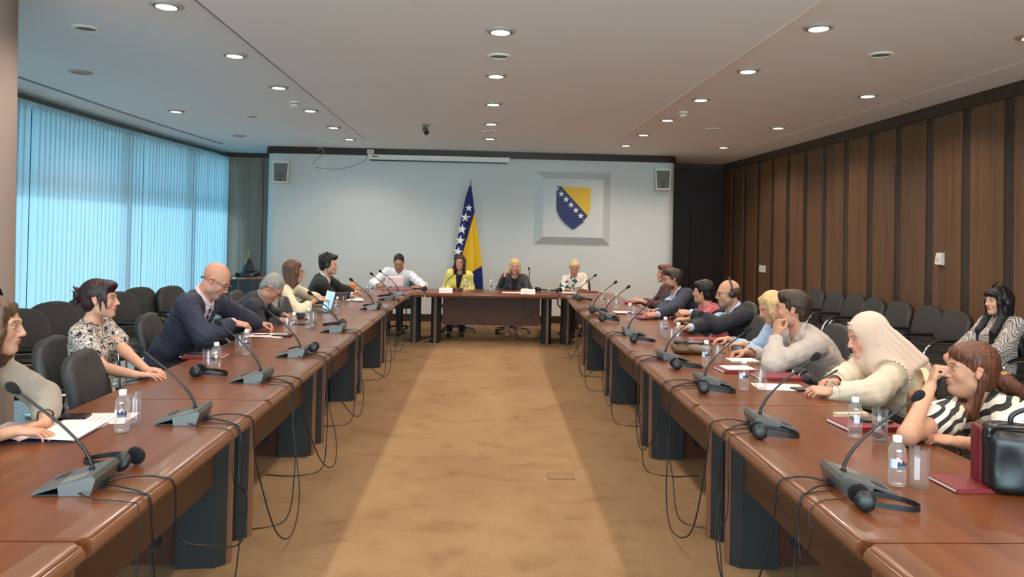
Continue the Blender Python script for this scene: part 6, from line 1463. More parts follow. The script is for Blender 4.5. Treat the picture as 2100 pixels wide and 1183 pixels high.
    # --- eyes
    for q in (-1, 1):
        c = fr[1] + fr[0] @ (np.array((q * 0.031 * thin, 0.0785, 0.0005)) * s); bm = NB(); X = T(*(c - off)) @ Matrix(((*fr[0][0], 0), (*fr[0][1], 0), (*fr[0][2], 0), (0, 0, 0, 1)))
        sc = 0.0 if pitch < -0.35 else 1.0
        ball(bm, (0, 0, 0), np.array((0.0125, 0.0128, 0.0050 if sc else 0.002)) * s, X, 14, 10); ball(bm, (0, 0.0085 * s, -0.0005 if sc else -0.0015), np.array((0.0052, 0.0052, 0.0046 if sc else 0.001)) * s, X, 12, 8, 1); done('eye', bm, [M_eye, M_iris], root)
    # --- hair
    if hairspec: hair(hairspec[0], fr, s, max(h * 0.95, 0.0035), hairspec[1], root, off, hairspec[2] if len(hairspec) > 2 else 1, hairspec[3] if len(hairspec) > 3 else None)
    # --- clothes
    kind, m1 = top['kind'], top['m']; hh = max(h * 1.35, 0.006); sl = top.get('sleeve', 1.92); puff = top.get('puff', 0.0)
    lo = np.min([nb, *[x for q in (-1, 1) for x in J[q][:3]], P0], 0) - 0.26; hi = np.max([nb, *[x for q in (-1, 1) for x in J[q][:3]]], 0) + 0.20; lo[2] = max(lo[2], 0.43)
    def garment(name, t, m, sleeves, cut, fold, low=True, collars=None, seed=3, waist=1.0):
        S = Solid(lo, hi, hh); torso(S, t, 0.045, waist, low)
        for q in (-1, 1): arm(S, q, t + 0.004, sleeves, 0.035, puff)
        for q in (-1, 1):
            a, e, w, sp_ = J[q]
            if sleeves > 1.2:       # elbow and forearm folds
                for j, (u, g) in enumerate(((0.72, .003), (0.92, .004))): S.ell(a + (e - a) * u + unit(np.cross(e - a, (0.3, 0.5, 1))) * 0.004 * (-1) ** j, (0.044 * s * fat ** .6 + t + puff + g,) * 3, 0.03)
                for u in (0.12, 0.30, 0.5): S.ell(e + (w - e) * u, ((0.041 - 0.012 * u) * s * fat ** .6 + t + puff * .8 + .0045,) * 3, 0.03)
            if sleeves > 1:
                ww = e + (w - e) * (sleeves - 1); d = unit(w - e); S.con(ww + d * 0.004, ww + d * 0.16, 0.034 * s + puff * .3, 0.05 * s + puff, 0.002, 'sub') if sleeves < 1.95 else None
            elif sleeves > 0:
                ww = a + (e - a) * sleeves; d = unit(e - a)
        S.noise(fold, 26, seed, (1, 1, 0.55), B, 0.04); S.noise(fold * 0.55, 62, seed + 1, (1, 0.6, 1.2), B, 0.04)
        # neck opening
        S.con(nb + up * (0.010 if name == 'jacket' else 0.03) + fw * 0.02, nb + up * 0.16 + fw * 0.03, (0.080 if name == 'jacket' else 0.072) * s, 0.11 * s, 0.006, 'sub')
        if cut: cut(S)
        if collars: collars(S)
        o = solid_obj(name, S, m, root, off, it=1); return o
    def vcut(depth, w, y=0.12):
        def g(S): S.con((0, y * s * fat + 0.02, -depth * s), (0, 0.10 * s, 0.02), 0.006, w * s, 0.004, 'sub', B); S.con((0, y * s + 0.05, -depth * s), (0, 0.16 * s, 0.02), 0.004, w * 1.25 * s, 0.004, 'sub', B)
        return g
    def shirt_collar(S, t=0.0):
        for q in (-1, 1):
            pts_ = [(0, -0.074, 0.040), (q * 0.048, -0.056, 0.036), (q * 0.070, -0.005, 0.020), (q * 0.054, 0.048, 0.000), (q * 0.018, 0.080, -0.022)]
            for a, b in zip(pts_[:-1], pts_[1:]): S.con(np.array(a) * s, np.array(b) * s, 0.016 * s, 0.016 * s, 0.004, 'add', B, ((0.5 * q, 0.6, 0), 0.45))
            S.con(np.array((q * 0.050, 0.060, -0.020)) * s, np.array((q * 0.040, 0.098, -0.065)) * s, 0.015 * s, 0.006 * s, 0.004, 'add', B, ((0, 1, 0.4), 0.45)); S.con(np.array((q * 0.020, 0.080, -0.034)) * s, np.array((q * 0.040, 0.098, -0.060)) * s, 0.010 * s, 0.006 * s, 0.004, 'add', B, ((0, 1, 0.4), 0.45))
    def lapels(S):
        for q in (-1, 1):
            pts_ = [(0, -0.078, 0.006), (q * 0.055, -0.055, 0.002), (q * 0.082, 0.0, -0.018), (q * 0.082, 0.060, -0.06), (q * 0.058, 0.112, -0.17), (q * 0.020, 0.125, -0.31)]
            rr = (0.013, 0.013, 0.014, 0.024, 0.022, 0.008)
            for (a, b), ra, rb in zip(zip(pts_[:-1], pts_[1:]), rr[:-1], rr[1:]): S.con(np.array(a) * s, np.array(b) * s * np.array((1, fat, 1)), ra * s, rb * s, 0.005, 'add', B, ((q * 0.5, 1, 0), 0.45))
    if kind == 'jacket':
        garment('jacket', top.get('t', 0.020), m1, sl, vcut(0.34, 0.075), top.get('fold', 0.0075), True, lapels, top.get('seed', 3))
        garment('shirt', 0.004, top['m2'], top.get('cuff', 1.965), None, 0.001, True, shirt_collar if top.get('collar', True) else None, 7)
        if top.get('tie'):
            S = Solid(nb - 0.45, nb + 0.2, max(0.005, h)); S.ell((0, 0.086 * s, -0.045 * s), (0.017 * s, 0.012 * s, 0.016 * s), 0, 'add', None, B); S.con((0, 0.097 * s, -0.06 * s), (0, 0.125 * s * fat, -0.30 * s), 0.013 * s, 0.034 * s, 0.004, 'add', B, ((0, 1, 0), 0.3)); solid_obj('necktie', S, top['tie'], root, off, it=1)
        bm = NB()
        for z in (-0.36, -0.44):
            c = nb + B[0] @ np.array((0.0, (0.132 + 0.02 * (fat - 1) * 3) * s * fat + 0.012, z * s)); ball(bm, tuple(c - off), 0.009, None, 10, 6)
        done('buttons', bm, M_black, root)
    elif kind in ('shirt', 'blouse', 'dress', 'cardigan', 'top'):
        cut = vcut(*top['v']) if 'v' in top else None
        garment(top.get('name', kind), top.get('t', 0.012), m1, sl, cut, top.get('fold', 0.006), True, shirt_collar if top.get('collar') else (top.get('trimfn')), top.get('seed', 5), top.get('waist', 1.0))
        if 'inner' in top: garment('undershirt', 0.001, top['inner'], 0.25, None, 0.001, True, None, 9)
    if extra_top: extra_top(root, off, fr, B, s, J, fw, rt, up, nb)
    # --- legs, trousers, shoes
    if legs:
        ld = f if legdir is None else np.array(legdir); tm = trousers or M_trouser; hz = seat_z; lr = np.array((ld[1], -ld[0], 0))
        S = Solid(np.array((P0[0], P0[1], 0)) - np.array((0.75, 0.75, 0.0)), np.array((P0[0], P0[1], 0)) + np.array((0.75, 0.75, hz + 0.22)), 0.013); shoe = []
        S.ell(P0 + np.array((0, 0, -0.01)), (0.17 * s * fat, 0.15 * s * fat, 0.115), 0)
        for q in (-1, 1):
            hp = P0 + r * q * 0.085 * s; kn = P0 + ld * 0.42 * s + lr * q * 0.10 + np.array((0, 0, -0.02)); an = kn - ld * 0.02 + np.array((0, 0, -(kn[2] - 0.10)))
            S.con(hp, kn, 0.085 * s * fat, 0.062 * s, 0.04)
            if bare is None: S.con(kn, an, 0.062 * s, 0.052 * s, 0.02)
            shoe.append((kn, an))
        solid_obj('trousers' if bare is None else 'skirt', S, tm, root, off, it=2)
        if bare is not None:
            S = Solid(np.array((P0[0], P0[1], 0)) - np.array((0.75, 0.75, 0)), np.array((P0[0], P0[1], 0.60)) + np.array((0.75, 0.75, 0)), 0.011)
            for kn, an in shoe: S.con(kn, kn + (an - kn) * 0.4, 0.052, 0.055, 0.02); S.con(kn + (an - kn) * 0.35, an - np.array((0, 0, 0.03)), 0.054, 0.034, 0.03); S.con(an - np.array((0, 0, 0.05)), an + ld * 0.13 - np.array((0, 0, 0.07)), 0.036, 0.022, 0.02)
            solid_obj('legs', S, M_skin, root, off, it=1, col=lambda P: np.tile(np.array(lin(skin)), (len(P), 1)))
        for kn, an in shoe:
            S = Solid(an - np.array((0.3, 0.3, 0.12)), an + np.array((0.3, 0.3, 0.08)), 0.009); g0 = np.array((an[0], an[1], 0.05)); S.con(g0 - ld * 0.03, g0 + ld * 0.17 - np.array((0, 0, 0.008)), 0.046, 0.036, 0.02, flat=((0, 0, 1), 0.85)); S.con(g0, g0 + np.array((0, 0, 0.05)), 0.042, 0.045, 0.02)
            S.f = np.maximum(S.f, (0.010 - S.ax[2])[None, None, :].astype(np.float32)); solid_obj('shoe', S, bare or M_shoe, root, off, it=1)
    return root
M_eye = mat('eye_white', (196, 188, 180), 0.3); M_iris = mat('dark_iris', (42, 28, 22), 0.15); M_shoe = mat('black_shoe_leather', (24, 22, 22), 0.35); M_trouser = cloth_mat('dark_trousers', (34, 34, 40))
# ------------------------------------------------------------------ the seventeen people
H_brown = hair_mat('medium_brown_hair', (50, 34, 24), (112, 82, 58)); H_burg = hair_mat('dark_burgundy_hair', (20, 12, 15), (56, 28, 32)); H_grey = hair_mat('grey_hair', (92, 88, 84), (176, 170, 164))
H_chest = hair_mat('chestnut_hair', (56, 34, 24), (116, 78, 54)); H_black = hair_mat('black_hair', (12, 11, 12), (36, 32, 32)); H_blond = hair_mat('blonde_hair', (176, 144, 96), (222, 192, 142)); H_dk = hair_mat('dark_brown_hair', (30, 22, 18), (70, 50, 38)); H_red = hair_mat('reddish_brown_hair', (52, 28, 20), (124, 74, 50)); H_ash = hair_mat('thin_brown_side_hair', (60, 46, 38), (96, 76, 62))
navy_suit = cloth_mat('navy_suit_wool', (38, 42, 62), 0.8); dark_suit = cloth_mat('charcoal_suit_wool', (34, 35, 42), 0.8); black_suit = cloth_mat('black_jacket_cloth', (36, 37, 38), 0.8); blue_suit = cloth_mat('blue_suit_wool', (30, 38, 58), 0.8); ink_suit = cloth_mat('ink_suit_wool', (30, 30, 40), 0.8)
white_shirt = cloth_mat('white_shirt_cotton', (226, 226, 232), 0.8, 0.03); pale_blue = cloth_mat('pale_blue_shirt_cotton', (170, 190, 214), 0.8, 0.03); pink_shirt = cloth_mat('pale_pink_shirt_cotton', (214, 186, 190), 0.8, 0.03)
grey_jkt = cloth_mat('dark_grey_jacket_cloth', (66, 64, 70), 0.8); black_top = cloth_mat('black_top_cloth', (26, 26, 30), 0.8)
def TB(u, v, z=0.80): return atz(u, v, z)
lk = dict
# --- window side
c = aty(-10, 668, 3.15)
person('L1', 'woman in a grey-beige cardigan and headphones with clasped hands, cut by the left frame edge', c, 0.22, -0.04, (-2.50, 3.12), 0.05, ('shoulder', H_brown, 2), (206, 156, 128),
       lk(kind='cardigan', m=cloth_mat('grey_beige_knit', (156, 146, 132), 0.85, 0.12, 300), sleeve=1.62, t=0.012, fold=0.006, v=(0.14, 0.05)),
       lk(R=lk(w=TB(32, 884, 0.812), d=(1, 0.30, -0.10), n=(0.1, 0, 1), pose='relax', hint=(-0.3, -0.6, -0.6)), L=lk(w=TB(92, 868, 0.80), d=(-0.55, -0.85, -0.04), n=(0, 0.3, 1), pose='relax', hint=(0.2, 0.8, -0.4))), s=0.95, sex='f', h=0.004)
worn_headset('black headphones worn by the woman in the grey-beige cardigan', PEOPLE['L1'][1], 1.10)
c = aty(205, 613, 4.65)
person('L2', 'woman with a messy dark bun in a black and cream patterned dress, looking right', c, 0.16, 0.02, (-2.38, 4.68), 0.05, ('bun', H_burg, 3), (212, 160, 134),
       lk(kind='dress', m=pattern_mat('black_cream_paisley', paisley), sleeve=0.62, t=0.012, fold=0.007, v=(0.16, 0.06), puff=0.012),
       lk(R=lk(w=TB(276, 768, 0.80), d=(1, 0.25, -0.05), n=(0.1, 0, 1), pose='flat', hint=(-0.3, -0.2, -1)), L=lk(w=TB(300, 758, 0.80), d=(0.9, -0.25, 0), n=(0, 0, 1), pose='relax', hint=(-0.2, 0.5, -0.8))), s=0.93, sex='f', h=0.0045, trousers=MATS['black_cream_paisley'], bare=mat('dark_red_shoe', (84, 26, 28), 0.35))
c = aty(443, 574, 5.80)
person('L3', 'bald man with glasses, navy suit and striped tie, looking down at his hands', c, 0.02, -0.58, (-2.44, 5.86), -0.20, None, (206, 150, 128),
       lk(kind='jacket', m=navy_suit, m2=pink_shirt, sleeve=1.88, t=0.022, tie=pattern_mat('striped_tie', tie_stripe, 0.5)),
       lk(R=lk(w=aty(478, 661, 5.75), d=(0.95, 0.35, -0.25), n=(0.3, -0.2, 1), pose='curl', hint=(-0.2, -0.7, -0.5)), L=lk(w=TB(532, 664, 0.83), d=(0.95, -0.1, -0.1), n=(-0.1, 0.5, 0.8), pose='pinch', hint=(-0.1, 0.9, -0.4))),
       s=1.06, fat=1.08, h=0.005, stubble=(0.45, (150, 128, 118)))
glasses(PEOPLE['L3'][0], PEOPLE['L3'][1], 1.06, np.array(PEOPLE['L3'][0].location), M_black)
c = aty(558, 590, 7.0)
person('L4', 'grey-haired man with glasses in a dark suit, bent low over his clasped hands', c, 0.10, -0.80, (-2.46, 7.0), 0.15, ('crew', H_grey, 5), (204, 148, 124),
       lk(kind='jacket', m=dark_suit, m2=cloth_mat('grey_shirt_cotton', (122, 118, 116), .8), sleeve=1.90, t=0.022),
       lk(R=lk(w=TB(566, 655, 0.81), d=(0.95, 0.2, -0.1), n=(0.2, -0.3, 1), pose='curl', hint=(-0.2, -0.7, -0.6)), L=lk(w=TB(582, 646, 0.82), d=(0.95, -0.15, -0.1), n=(0, 0.4, 0.9), pose='curl', hint=(-0.1, 0.8, -0.5))), s=1.04, fat=1.06, h=0.0055)
glasses(PEOPLE['L4'][0], PEOPLE['L4'][1], 1.04, np.array(PEOPLE['L4'][0].location), M_black)
c = aty(603, 556, 8.2)
person('L5', 'woman with chestnut hair and glasses in a cream blouse, hand on a white booklet', c, 0.12, -0.05, (-2.32, 8.25), 0.10, ('shoulder', H_chest, 6), (210, 158, 132),
       lk(kind='blouse', m=cloth_mat('cream_blouse', (228, 214, 182), 0.75, 0.04), sleeve=1.45, t=0.014, fold=0.008, collar=True, v=(0.13, 0.05)),
       lk(R=lk(w=aty(650, 613, 8.1), d=(0.95, 0.25, -0.12), n=(0.1, -0.2, 1), pose='relax', hint=(-0.2, -0.5, -0.9)), L=lk(w=TB(668, 612, 0.81), d=(0.95, -0.1, -0.05), n=(0, 0, 1), pose='relax', hint=(0, 0.6, -0.7))), s=0.98, sex='f', h=0.006)
glasses(PEOPLE['L5'][0], PEOPLE['L5'][1], 0.98, np.array(PEOPLE['L5'][0].location), M_gm)
c = aty(674, 543, 9.5)
person('L6', 'young man with curly black hair and headphones in a black jacket, looking right', c, 0.10, 0.0, (-2.20, 9.55), 0.10, ('curly', H_black, 7), (212, 164, 140),
       lk(kind='jacket', m=black_suit, m2=white_shirt, sleeve=1.93, t=0.022),
       lk(R=lk(w=TB(712, 606, 0.81), d=(1, 0.1, -0.05), n=(0, 0, 1), pose='relax', hint=(-0.2, -0.4, -0.9)), L=lk(w=TB(722, 598, 0.81), d=(1, -0.2, -0.05), n=(0, 0, 1), pose='relax', hint=(0, 0.6, -0.7))), s=1.0, h=0.006)
worn_headset('black headphones worn by the young man in the black jacket', PEOPLE['L6'][1], 1.0)
# --- head table
D = -pi / 2
c = aty(818, 538, 12.05)
pc1 = aty(795, 585, 11.62)
person('C1', 'dark-haired man in a white shirt reading a pinkish sheet at the corner table', c, D, -0.48, (-1.36, 12.35), D, ('crew', H_black, 8), (186, 134, 108),
       lk(kind='shirt', m=white_shirt, sleeve=1.90, t=0.016, fold=0.008, collar=True, v=(0.12, 0.045), seed=11),
       lk(R=lk(w=aty(775, 586, 11.80), d=(0.7, -0.6, 0.1), n=(-0.6, -0.5, 0.5), pose='pinch', hint=(-0.8, 0.2, -0.5)), L=lk(w=aty(859, 590, 11.78), d=(-0.9, -0.4, 0.15), n=(0.2, -0.2, 1), pose='curl', hint=(0.8, 0.2, -0.5))), s=1.06, fat=1.06, h=0.006)
c = aty(943, 538, 12.05)
person('C2', 'woman with dark hair and glasses in a pale yellow jacket at the head table', c, D - 0.10, 0.03, (-0.36, 12.32), D, ('shoulder', H_dk, 9), (208, 154, 128),
       lk(kind='jacket', m=cloth_mat('pale_yellow_tweed', (232, 214, 112), 0.85, 0.06, 300), m2=black_top, collar=False, sleeve=1.80, t=0.018, fold=0.005),
       lk(R=lk(w=(-0.50, 11.97, 0.70), d=(0.4, -0.9, -0.1), n=(0, 0, 1), pose='relax', hint=(-0.25, 0.7, -0.6)), L=lk(w=(-0.20, 11.97, 0.70), d=(-0.4, -0.9, -0.1), n=(0, 0, 1), pose='relax', hint=(0.25, 0.7, -0.6))), s=0.98, sex='f', h=0.006, bare=None, trousers=cloth_mat('wide_black_trousers', (16, 16, 20)))
glasses(PEOPLE['C2'][0], PEOPLE['C2'][1], 0.98, np.array(PEOPLE['C2'][0].location), mat('dark_red_frame', (60, 24, 28), .3))
c = aty(1056, 546, 12.05)
person('C3', 'blonde woman in a dark grey jacket raising a hand to her glasses', c, D - 0.05, -0.12, (0.56, 12.32), D, ('bob', H_blond, 10), (210, 156, 132),
       lk(kind='jacket', m=grey_jkt, m2=black_top, collar=False, sleeve=1.18, t=0.020, fold=0.006),
       lk(R=lk(w=aty(1034, 569, 11.84), d=(0.30, 0.10, 0.95), n=(-0.9, -0.3, 0.2), pose='relax', hint=(-0.4, -0.2, -0.9)), L=lk(w=aty(1084, 593, 11.80), d=(-0.95, -0.3, 0.05), n=(0, -0.2, 1), pose='curl', hint=(0.4, 0.6, -0.7))), s=1.0, sex='f', h=0.006, bare=mat('nude_shoe', (176, 140, 116), 0.4), trousers=grey_jkt)
glasses(PEOPLE['C3'][0], PEOPLE['C3'][1], 1.0, np.array(PEOPLE['C3'][0].location), mat('gold_frame', (196, 160, 110), .3, metal=.8))
c = aty(1178, 549, 12.05)
person('C4', 'blonde woman in a white blouse with green leaves, looking down at the corner table', c, D - 0.10, -0.42, (1.62, 12.35), D, ('pony', H_blond, 12), (208, 156, 132),
       lk(kind='blouse', m=pattern_mat('green_leaf_print', greenfloral), sleeve=1.5, t=0.014, fold=0.007, collar=True, v=(0.14, 0.05)),
       lk(R=lk(w=aty(1162, 594, 11.86), d=(0.7, -0.6, 0.0), n=(0, 0, 1), pose='relax', hint=(-0.3, 0.7, -0.7)), L=lk(w=aty(1194, 593, 11.86), d=(-0.8, -0.5, 0.0), n=(0, 0, 1), pose='relax', hint=(0.3, 0.7, -0.7))), s=0.98, sex='f', h=0.006)
# --- panel side
c = aty(1364, 561, 9.7)
person('R1', 'woman with reddish hair in a dark lace top, mostly hidden behind the bearded man', c, pi - 0.05, 0.05, (2.60, 9.7), pi, ('bun', H_red, 13), (210, 158, 136),
       lk(kind='blouse', m=pattern_mat('dark_red_lace', lace), sleeve=1.6, t=0.012, fold=0.006),
       lk(R=lk(w=(2.12, 9.85, 0.81), d=(-0.95, -0.2, 0), n=(0, 0, 1), pose='relax'), L=lk(w=(2.12, 9.6, 0.81), d=(-0.95, 0.1, 0), n=(0, 0, 1), pose='relax')), s=0.96, sex='f', h=0.0065)
c = aty(1379, 573, 8.8)
person('R2', 'bearded man with glasses in a blue suit, hands clasped on the table', c, pi - 0.06, 0.0, (2.66, 8.78), pi + 0.25, ('short', H_dk, 14), (196, 144, 120),
       lk(kind='jacket', m=blue_suit, m2=pale_blue, sleeve=1.90, t=0.022),
       lk(L=lk(w=TB(1348, 645, 0.82), d=(-0.95, 0.15, -0.02), n=(0.1, -0.5, 0.9), pose='curl', hint=(0.2, -0.6, -0.6)), R=lk(w=TB(1350, 638, 0.83), d=(-0.95, -0.15, 0), n=(0, 0.5, 0.9), pose='curl', hint=(0.2, 0.6, -0.6))), s=1.04, fat=1.05, h=0.006, stubble=(0.85, (70, 50, 40)))
glasses(PEOPLE['R2'][0], PEOPLE['R2'][1], 1.04, np.array(PEOPLE['R2'][0].location), M_black)
c = aty(1442, 598, 8.0)
person('R3', 'woman with short black hair in a red patterned blouse, turned away', c, pi - 0.55, 0.0, (2.64, 8.0), pi - 0.1, ('pixie', H_black, 15), (206, 152, 128),
       lk(kind='blouse', m=pattern_mat('red_white_maze_print', redmaze), sleeve=0.7, t=0.012, fold=0.006, v=(0.08, 0.09)),
       lk(L=lk(w=TB(1408, 655, 0.82), d=(-0.95, 0.1, 0), n=(0, -0.2, 1), pose='curl', hint=(0.2, -0.5, -0.7)), R=lk(w=(2.15, 8.1, 0.82), d=(-0.95, -0.2, 0), n=(0, 0, 1), pose='relax')), s=0.98, sex='f', fat=1.12, h=0.006)
c = aty(1493, 601, 7.1)
person('R4', 'balding man with glasses and headphones in a dark suit, wrist with a silver watch', c, pi, -0.10, (2.66, 7.1), pi + 0.12, ('fringe_sides', H_ash, 16), (206, 154, 128),
       lk(kind='jacket', m=ink_suit, m2=pale_blue, sleeve=1.86, t=0.022, tie=mat('dark_tie', (24, 24, 30), .5)),
       lk(L=lk(w=aty(1417, 641, 6.95), d=(-0.98, 0.05, 0.02), n=(0, -0.5, 0.85), pose='fist', hint=(0.3, -0.5, -0.7)), R=lk(w=TB(1412, 672, 0.83), d=(-0.95, -0.1, 0), n=(0, 0.4, 0.9), pose='curl', hint=(0.2, 0.5, -0.7))), s=1.05, h=0.005, stubble=(0.4, (140, 110, 92)))
glasses(PEOPLE['R4'][0], PEOPLE['R4'][1], 1.05, np.array(PEOPLE['R4'][0].location), M_black)
worn_headset('black headphones worn by the balding man in the dark suit', PEOPLE['R4'][1], 1.05)
c = aty(1582, 630, 5.92)
person('R5', 'blonde woman with a bob and a light blue shirt, looking down', c, pi + 0.1, -0.38, (2.62, 5.95), pi, ('bob', H_blond, 17), (212, 160, 132),
       lk(kind='shirt', m=pale_blue, sleeve=1.8, t=0.014, fold=0.007, collar=True, v=(0.12, 0.045)),
       lk(L=lk(w=(2.10, 5.80, 0.81), d=(-0.95, 0.1, 0), n=(0, 0, 1), pose='relax'), R=lk(w=(2.08, 6.1, 0.81), d=(-0.95, -0.2, 0), n=(0, 0, 1), pose='relax')), s=0.98, sex='f', h=0.005)
c = aty(1624, 634, 5.25)
def wr6(S): pass
person('R6', 'brown-haired man in a light grey shirt resting his chin on his fist', c, pi - 0.42, 0.04, (2.70, 5.25), pi - 0.05, ('short', H_dk, 18), (200, 148, 122),
       lk(kind='shirt', m=cloth_mat('light_grey_linen', (178, 166, 158), 0.85, 0.05, 400), sleeve=1.78, t=0.016, fold=0.009, collar=True, v=(0.10, 0.04)),
       lk(L=lk(w=aty(1592, 690, 5.02), e=TB(1583, 748, 0.812), d=(0.15, 0.18, 0.96), n=(-0.9, -0.2, 0.2), pose='fist'), R=lk(w=TB(1530, 722, 0.80), d=(-0.95, -0.15, -0.05), n=(0, 0.4, 0.9), pose='pinch', hint=(0.2, 0.6, -0.6))), s=1.10, fat=1.06, h=0.0045, stubble=(0.25, (150, 120, 104)))
# woman with the headscarf
c = aty(1776, 689, 4.42)
hij = mat('beige_headscarf_cloth', (206, 178, 158), 0.85, bump=0.2, bscale=500, var=0.03, vscale=8, sheen=0.2); blouse_c = cloth_mat('ivory_blouse', (208, 194, 172), 0.7, 0.03)
def scarf(root, off, fr, B, s, J, fw, rt, up, nb):
    S = Solid(nb - np.array((0.42, 0.42, 0.36)), fr[1] + np.array((0.36, 0.36, 0.26)), 0.005)
    E = lambda cc, rr, k=0.0, mode='add', f_=fr: S.ell(np.array(cc) * s, np.array(rr) * s, k * s, mode, None, f_)
    E((0, -0.026, 0.030), (0.095, 0.120, 0.110)); E((0, -0.03, -0.06), (0.090, 0.088, 0.10), 0.04)
    S.con(fr[1] + fr[0] @ np.array((0, -0.02, -0.05)) * s, nb + up * 0.01, 0.085 * s, 0.11 * s, 0.05)
    S.con((0, -0.09 * s, 0.08 * s), (0, -0.16 * s, -0.17 * s), 0.07 * s, 0.10 * s, 0.06, 'add', B)       # falls over the back
    for q in (-1, 1): S.con((q * 0.03, 0.01, 0.0), (q * 0.150 * s, -0.01, -0.075 * s), 0.09 * s, 0.075 * s, 0.05, 'add', B)
    S.con((0, 0.04 * s, -0.02 * s), (0.02, 0.12 * s, -0.20 * s), 0.085 * s, 0.060 * s, 0.05, 'add', B, ((0, 1, 0), 0.7)); S.con((0.02, 0.12 * s, -0.19 * s), (0.05, 0.15 * s, -0.30 * s), 0.06 * s, 0.03 * s, 0.03, 'add', B, ((0, 1, 0), 0.6))
    # folds sweeping from the chin over the shoulder
    for i in range(9):
        a = i / 8.0; p0 = fr[1] + fr[0] @ (np.array((-0.03 - 0.04 * a, 0.055 - 0.14 * a, -0.105 + 0.18 * a)) * s); p1 = B[1] + B[0] @ (np.array((-0.16 - 0.02 * a, 0.10 - 0.26 * a, -0.10 + 0.03 * a)) * s); S.con(p0, p1, 0.014, 0.026, 0.010)
        p0b = fr[1] + fr[0] @ (np.array((0.03 + 0.04 * a, 0.055 - 0.14 * a, -0.105 + 0.18 * a)) * s); p1b = B[1] + B[0] @ (np.array((0.12, 0.13 - 0.22 * a, -0.16 + 0.06 * a)) * s); S.con(p0b, p1b, 0.014, 0.024, 0.010)
    for z in (0.06, 0.10): S.con(fr[1] + fr[0] @ (np.array((0, 0.085, z)) * s), fr[1] + fr[0] @ (np.array((-0.085, -0.05, z - 0.08)) * s), 0.006, 0.008, 0.016)
    S.noise(0.0055, 36, 3, (1, 1, 0.3), fr, 0.04); S.noise(0.0012, 110, 5, (1, 1, 0.3), fr, 0.03)
    E((0, 0.125, -0.026), (0.064, 0.100, 0.094), 0.006, 'sub')
    solid_obj('headscarf', S, hij, root, off, it=1)
    # gathered frill at the shoulder and at the cuffs
    for q in (-1, 1):
        a, e, w, sp_ = J[q]; ax = unit(e - a); o1 = unit(np.cross(ax, (0.3, 0.2, 1))); o2 = np.cross(ax, o1)
        for (cc, R0, amp_, nn) in ((a + ax * 0.03, 0.083, 0.008, 26), (w - unit(w - e) * 0.012, 0.042, 0.004, 16)):
            bm = NB(); axx = ax if R0 > 0.05 else unit(w - e); p1 = unit(np.cross(axx, (0.3, 0.2, 1))); p2 = np.cross(axx, p1)
            rings = []
            for j in range(4):
                ring = []
                for k in range(nn * 4):
                    th = 2 * pi * k / (nn * 4); rr = R0 * s + j * 0.006 + amp_ * sin(th * nn) * j / 3; p = cc + p1 * rr * cos(th) + p2 * rr * sin(th) + axx * (0.004 * j + amp_ * 0.7 * cos(th * nn) * j / 3) - off; ring.append(bm.verts.new(p))
                rings.append(ring)
            for j in range(3):
                for k in range(nn * 4): bm.faces.new((rings[j][k], rings[j][(k + 1) % (nn * 4)], rings[j + 1][(k + 1) % (nn * 4)], rings[j + 1][k]))
            fo = done('frill', bm, blouse_c, root); fo.modifiers.new('t', 'SOLIDIFY').thickness = 0.002
person('R7', 'woman in a beige headscarf and ivory frilled blouse, looking down at her hands', c, pi + 0.02, -0.26, (2.66, 4.42), pi, None, (218, 164, 140),
       lk(kind='blouse', m=blouse_c, sleeve=1.94, t=0.016, fold=0.009, puff=0.009, waist=1.05),
       lk(L=lk(w=TB(1706, 803, 0.805), d=(-0.96, 0.15, 0.05), n=(0.0, -0.5, 0.85), pose='curl', hint=(0.2, -0.6, -0.6)), R=lk(w=TB(1712, 783, 0.83), d=(-0.92, -0.30, 0.08), n=(0, 0.3, 0.95), pose='pinch', hint=(0.2, 0.7, -0.5))), s=1.03, sex='f', fat=1.06, h=0.004, extra_top=scarf, lip=(188, 100, 98))
q_ = TB(1698, 772, 0.865); pen('dark pen held by the woman in the headscarf', q_[0], q_[1], 0, q_[2], None, (0.0, -0.45, 0.15))
def tail8(S, fr, s):
    C = lambda a, b, ra, rb, k=0.0: S.con(np.array(a) * s, np.array(b) * s, ra * s, rb * s, k * s, 'add', fr)
    for q in (-1, 0, 1): C((q * 0.025, -0.14, -0.04), (q * 0.05 - 0.02, -0.235, -0.13 - 0.02 * q), 0.032, 0.030, 0.02)
    for q in (-1, 1): C((q * 0.066, -0.03, -0.03), (q * 0.060, 0.005, -0.22), 0.020, 0.012, 0.02)
    C((0.0, -0.06, -0.05), (0.0, -0.04, -0.17), 0.05, 0.025, 0.03)
c = aty(1990, 757, 3.47)
person('R8', 'auburn-haired woman in a zebra print top leaning on her fist', c, pi - 0.22, 0.02, (2.72, 3.40), pi - 0.05, ('pony', H_red, 20, tail8), (208, 158, 130),
       lk(kind='top', m=pattern_mat('zebra_print', zebra), sleeve=0.62, t=0.014, fold=0.009, puff=0.02, v=(0.16, 0.07), name='top'),
       lk(R=lk(w=aty(1908, 792, 3.36), e=TB(1862, 893, 0.812), d=(0.30, 0.05, 0.85), n=(-0.85, 0.35, 0.3), pose='fist'), L=lk(w=TB(1968, 906, 0.80), d=(-0.60, 0.78, -0.05), n=(-0.1, -0.3, 0.95), pose='relax', hint=(0.2, -0.8, -0.5))), s=1.02, sex='f', fat=1.10, h=0.004)
def clip_extra(): pass
bm = NB(); fr8 = PEOPLE['R8'][1]; cc = fr8[1] + fr8[0] @ np.array((-0.02, -0.135, -0.02)); ball(bm, tuple(cc - np.array(PEOPLE['R8'][0].location)), (0.03, 0.022, 0.026), None, 12, 8); done('hair_clip', bm, mat('tortoise_clip', (176, 128, 78), .3), PEOPLE['R8'][0])
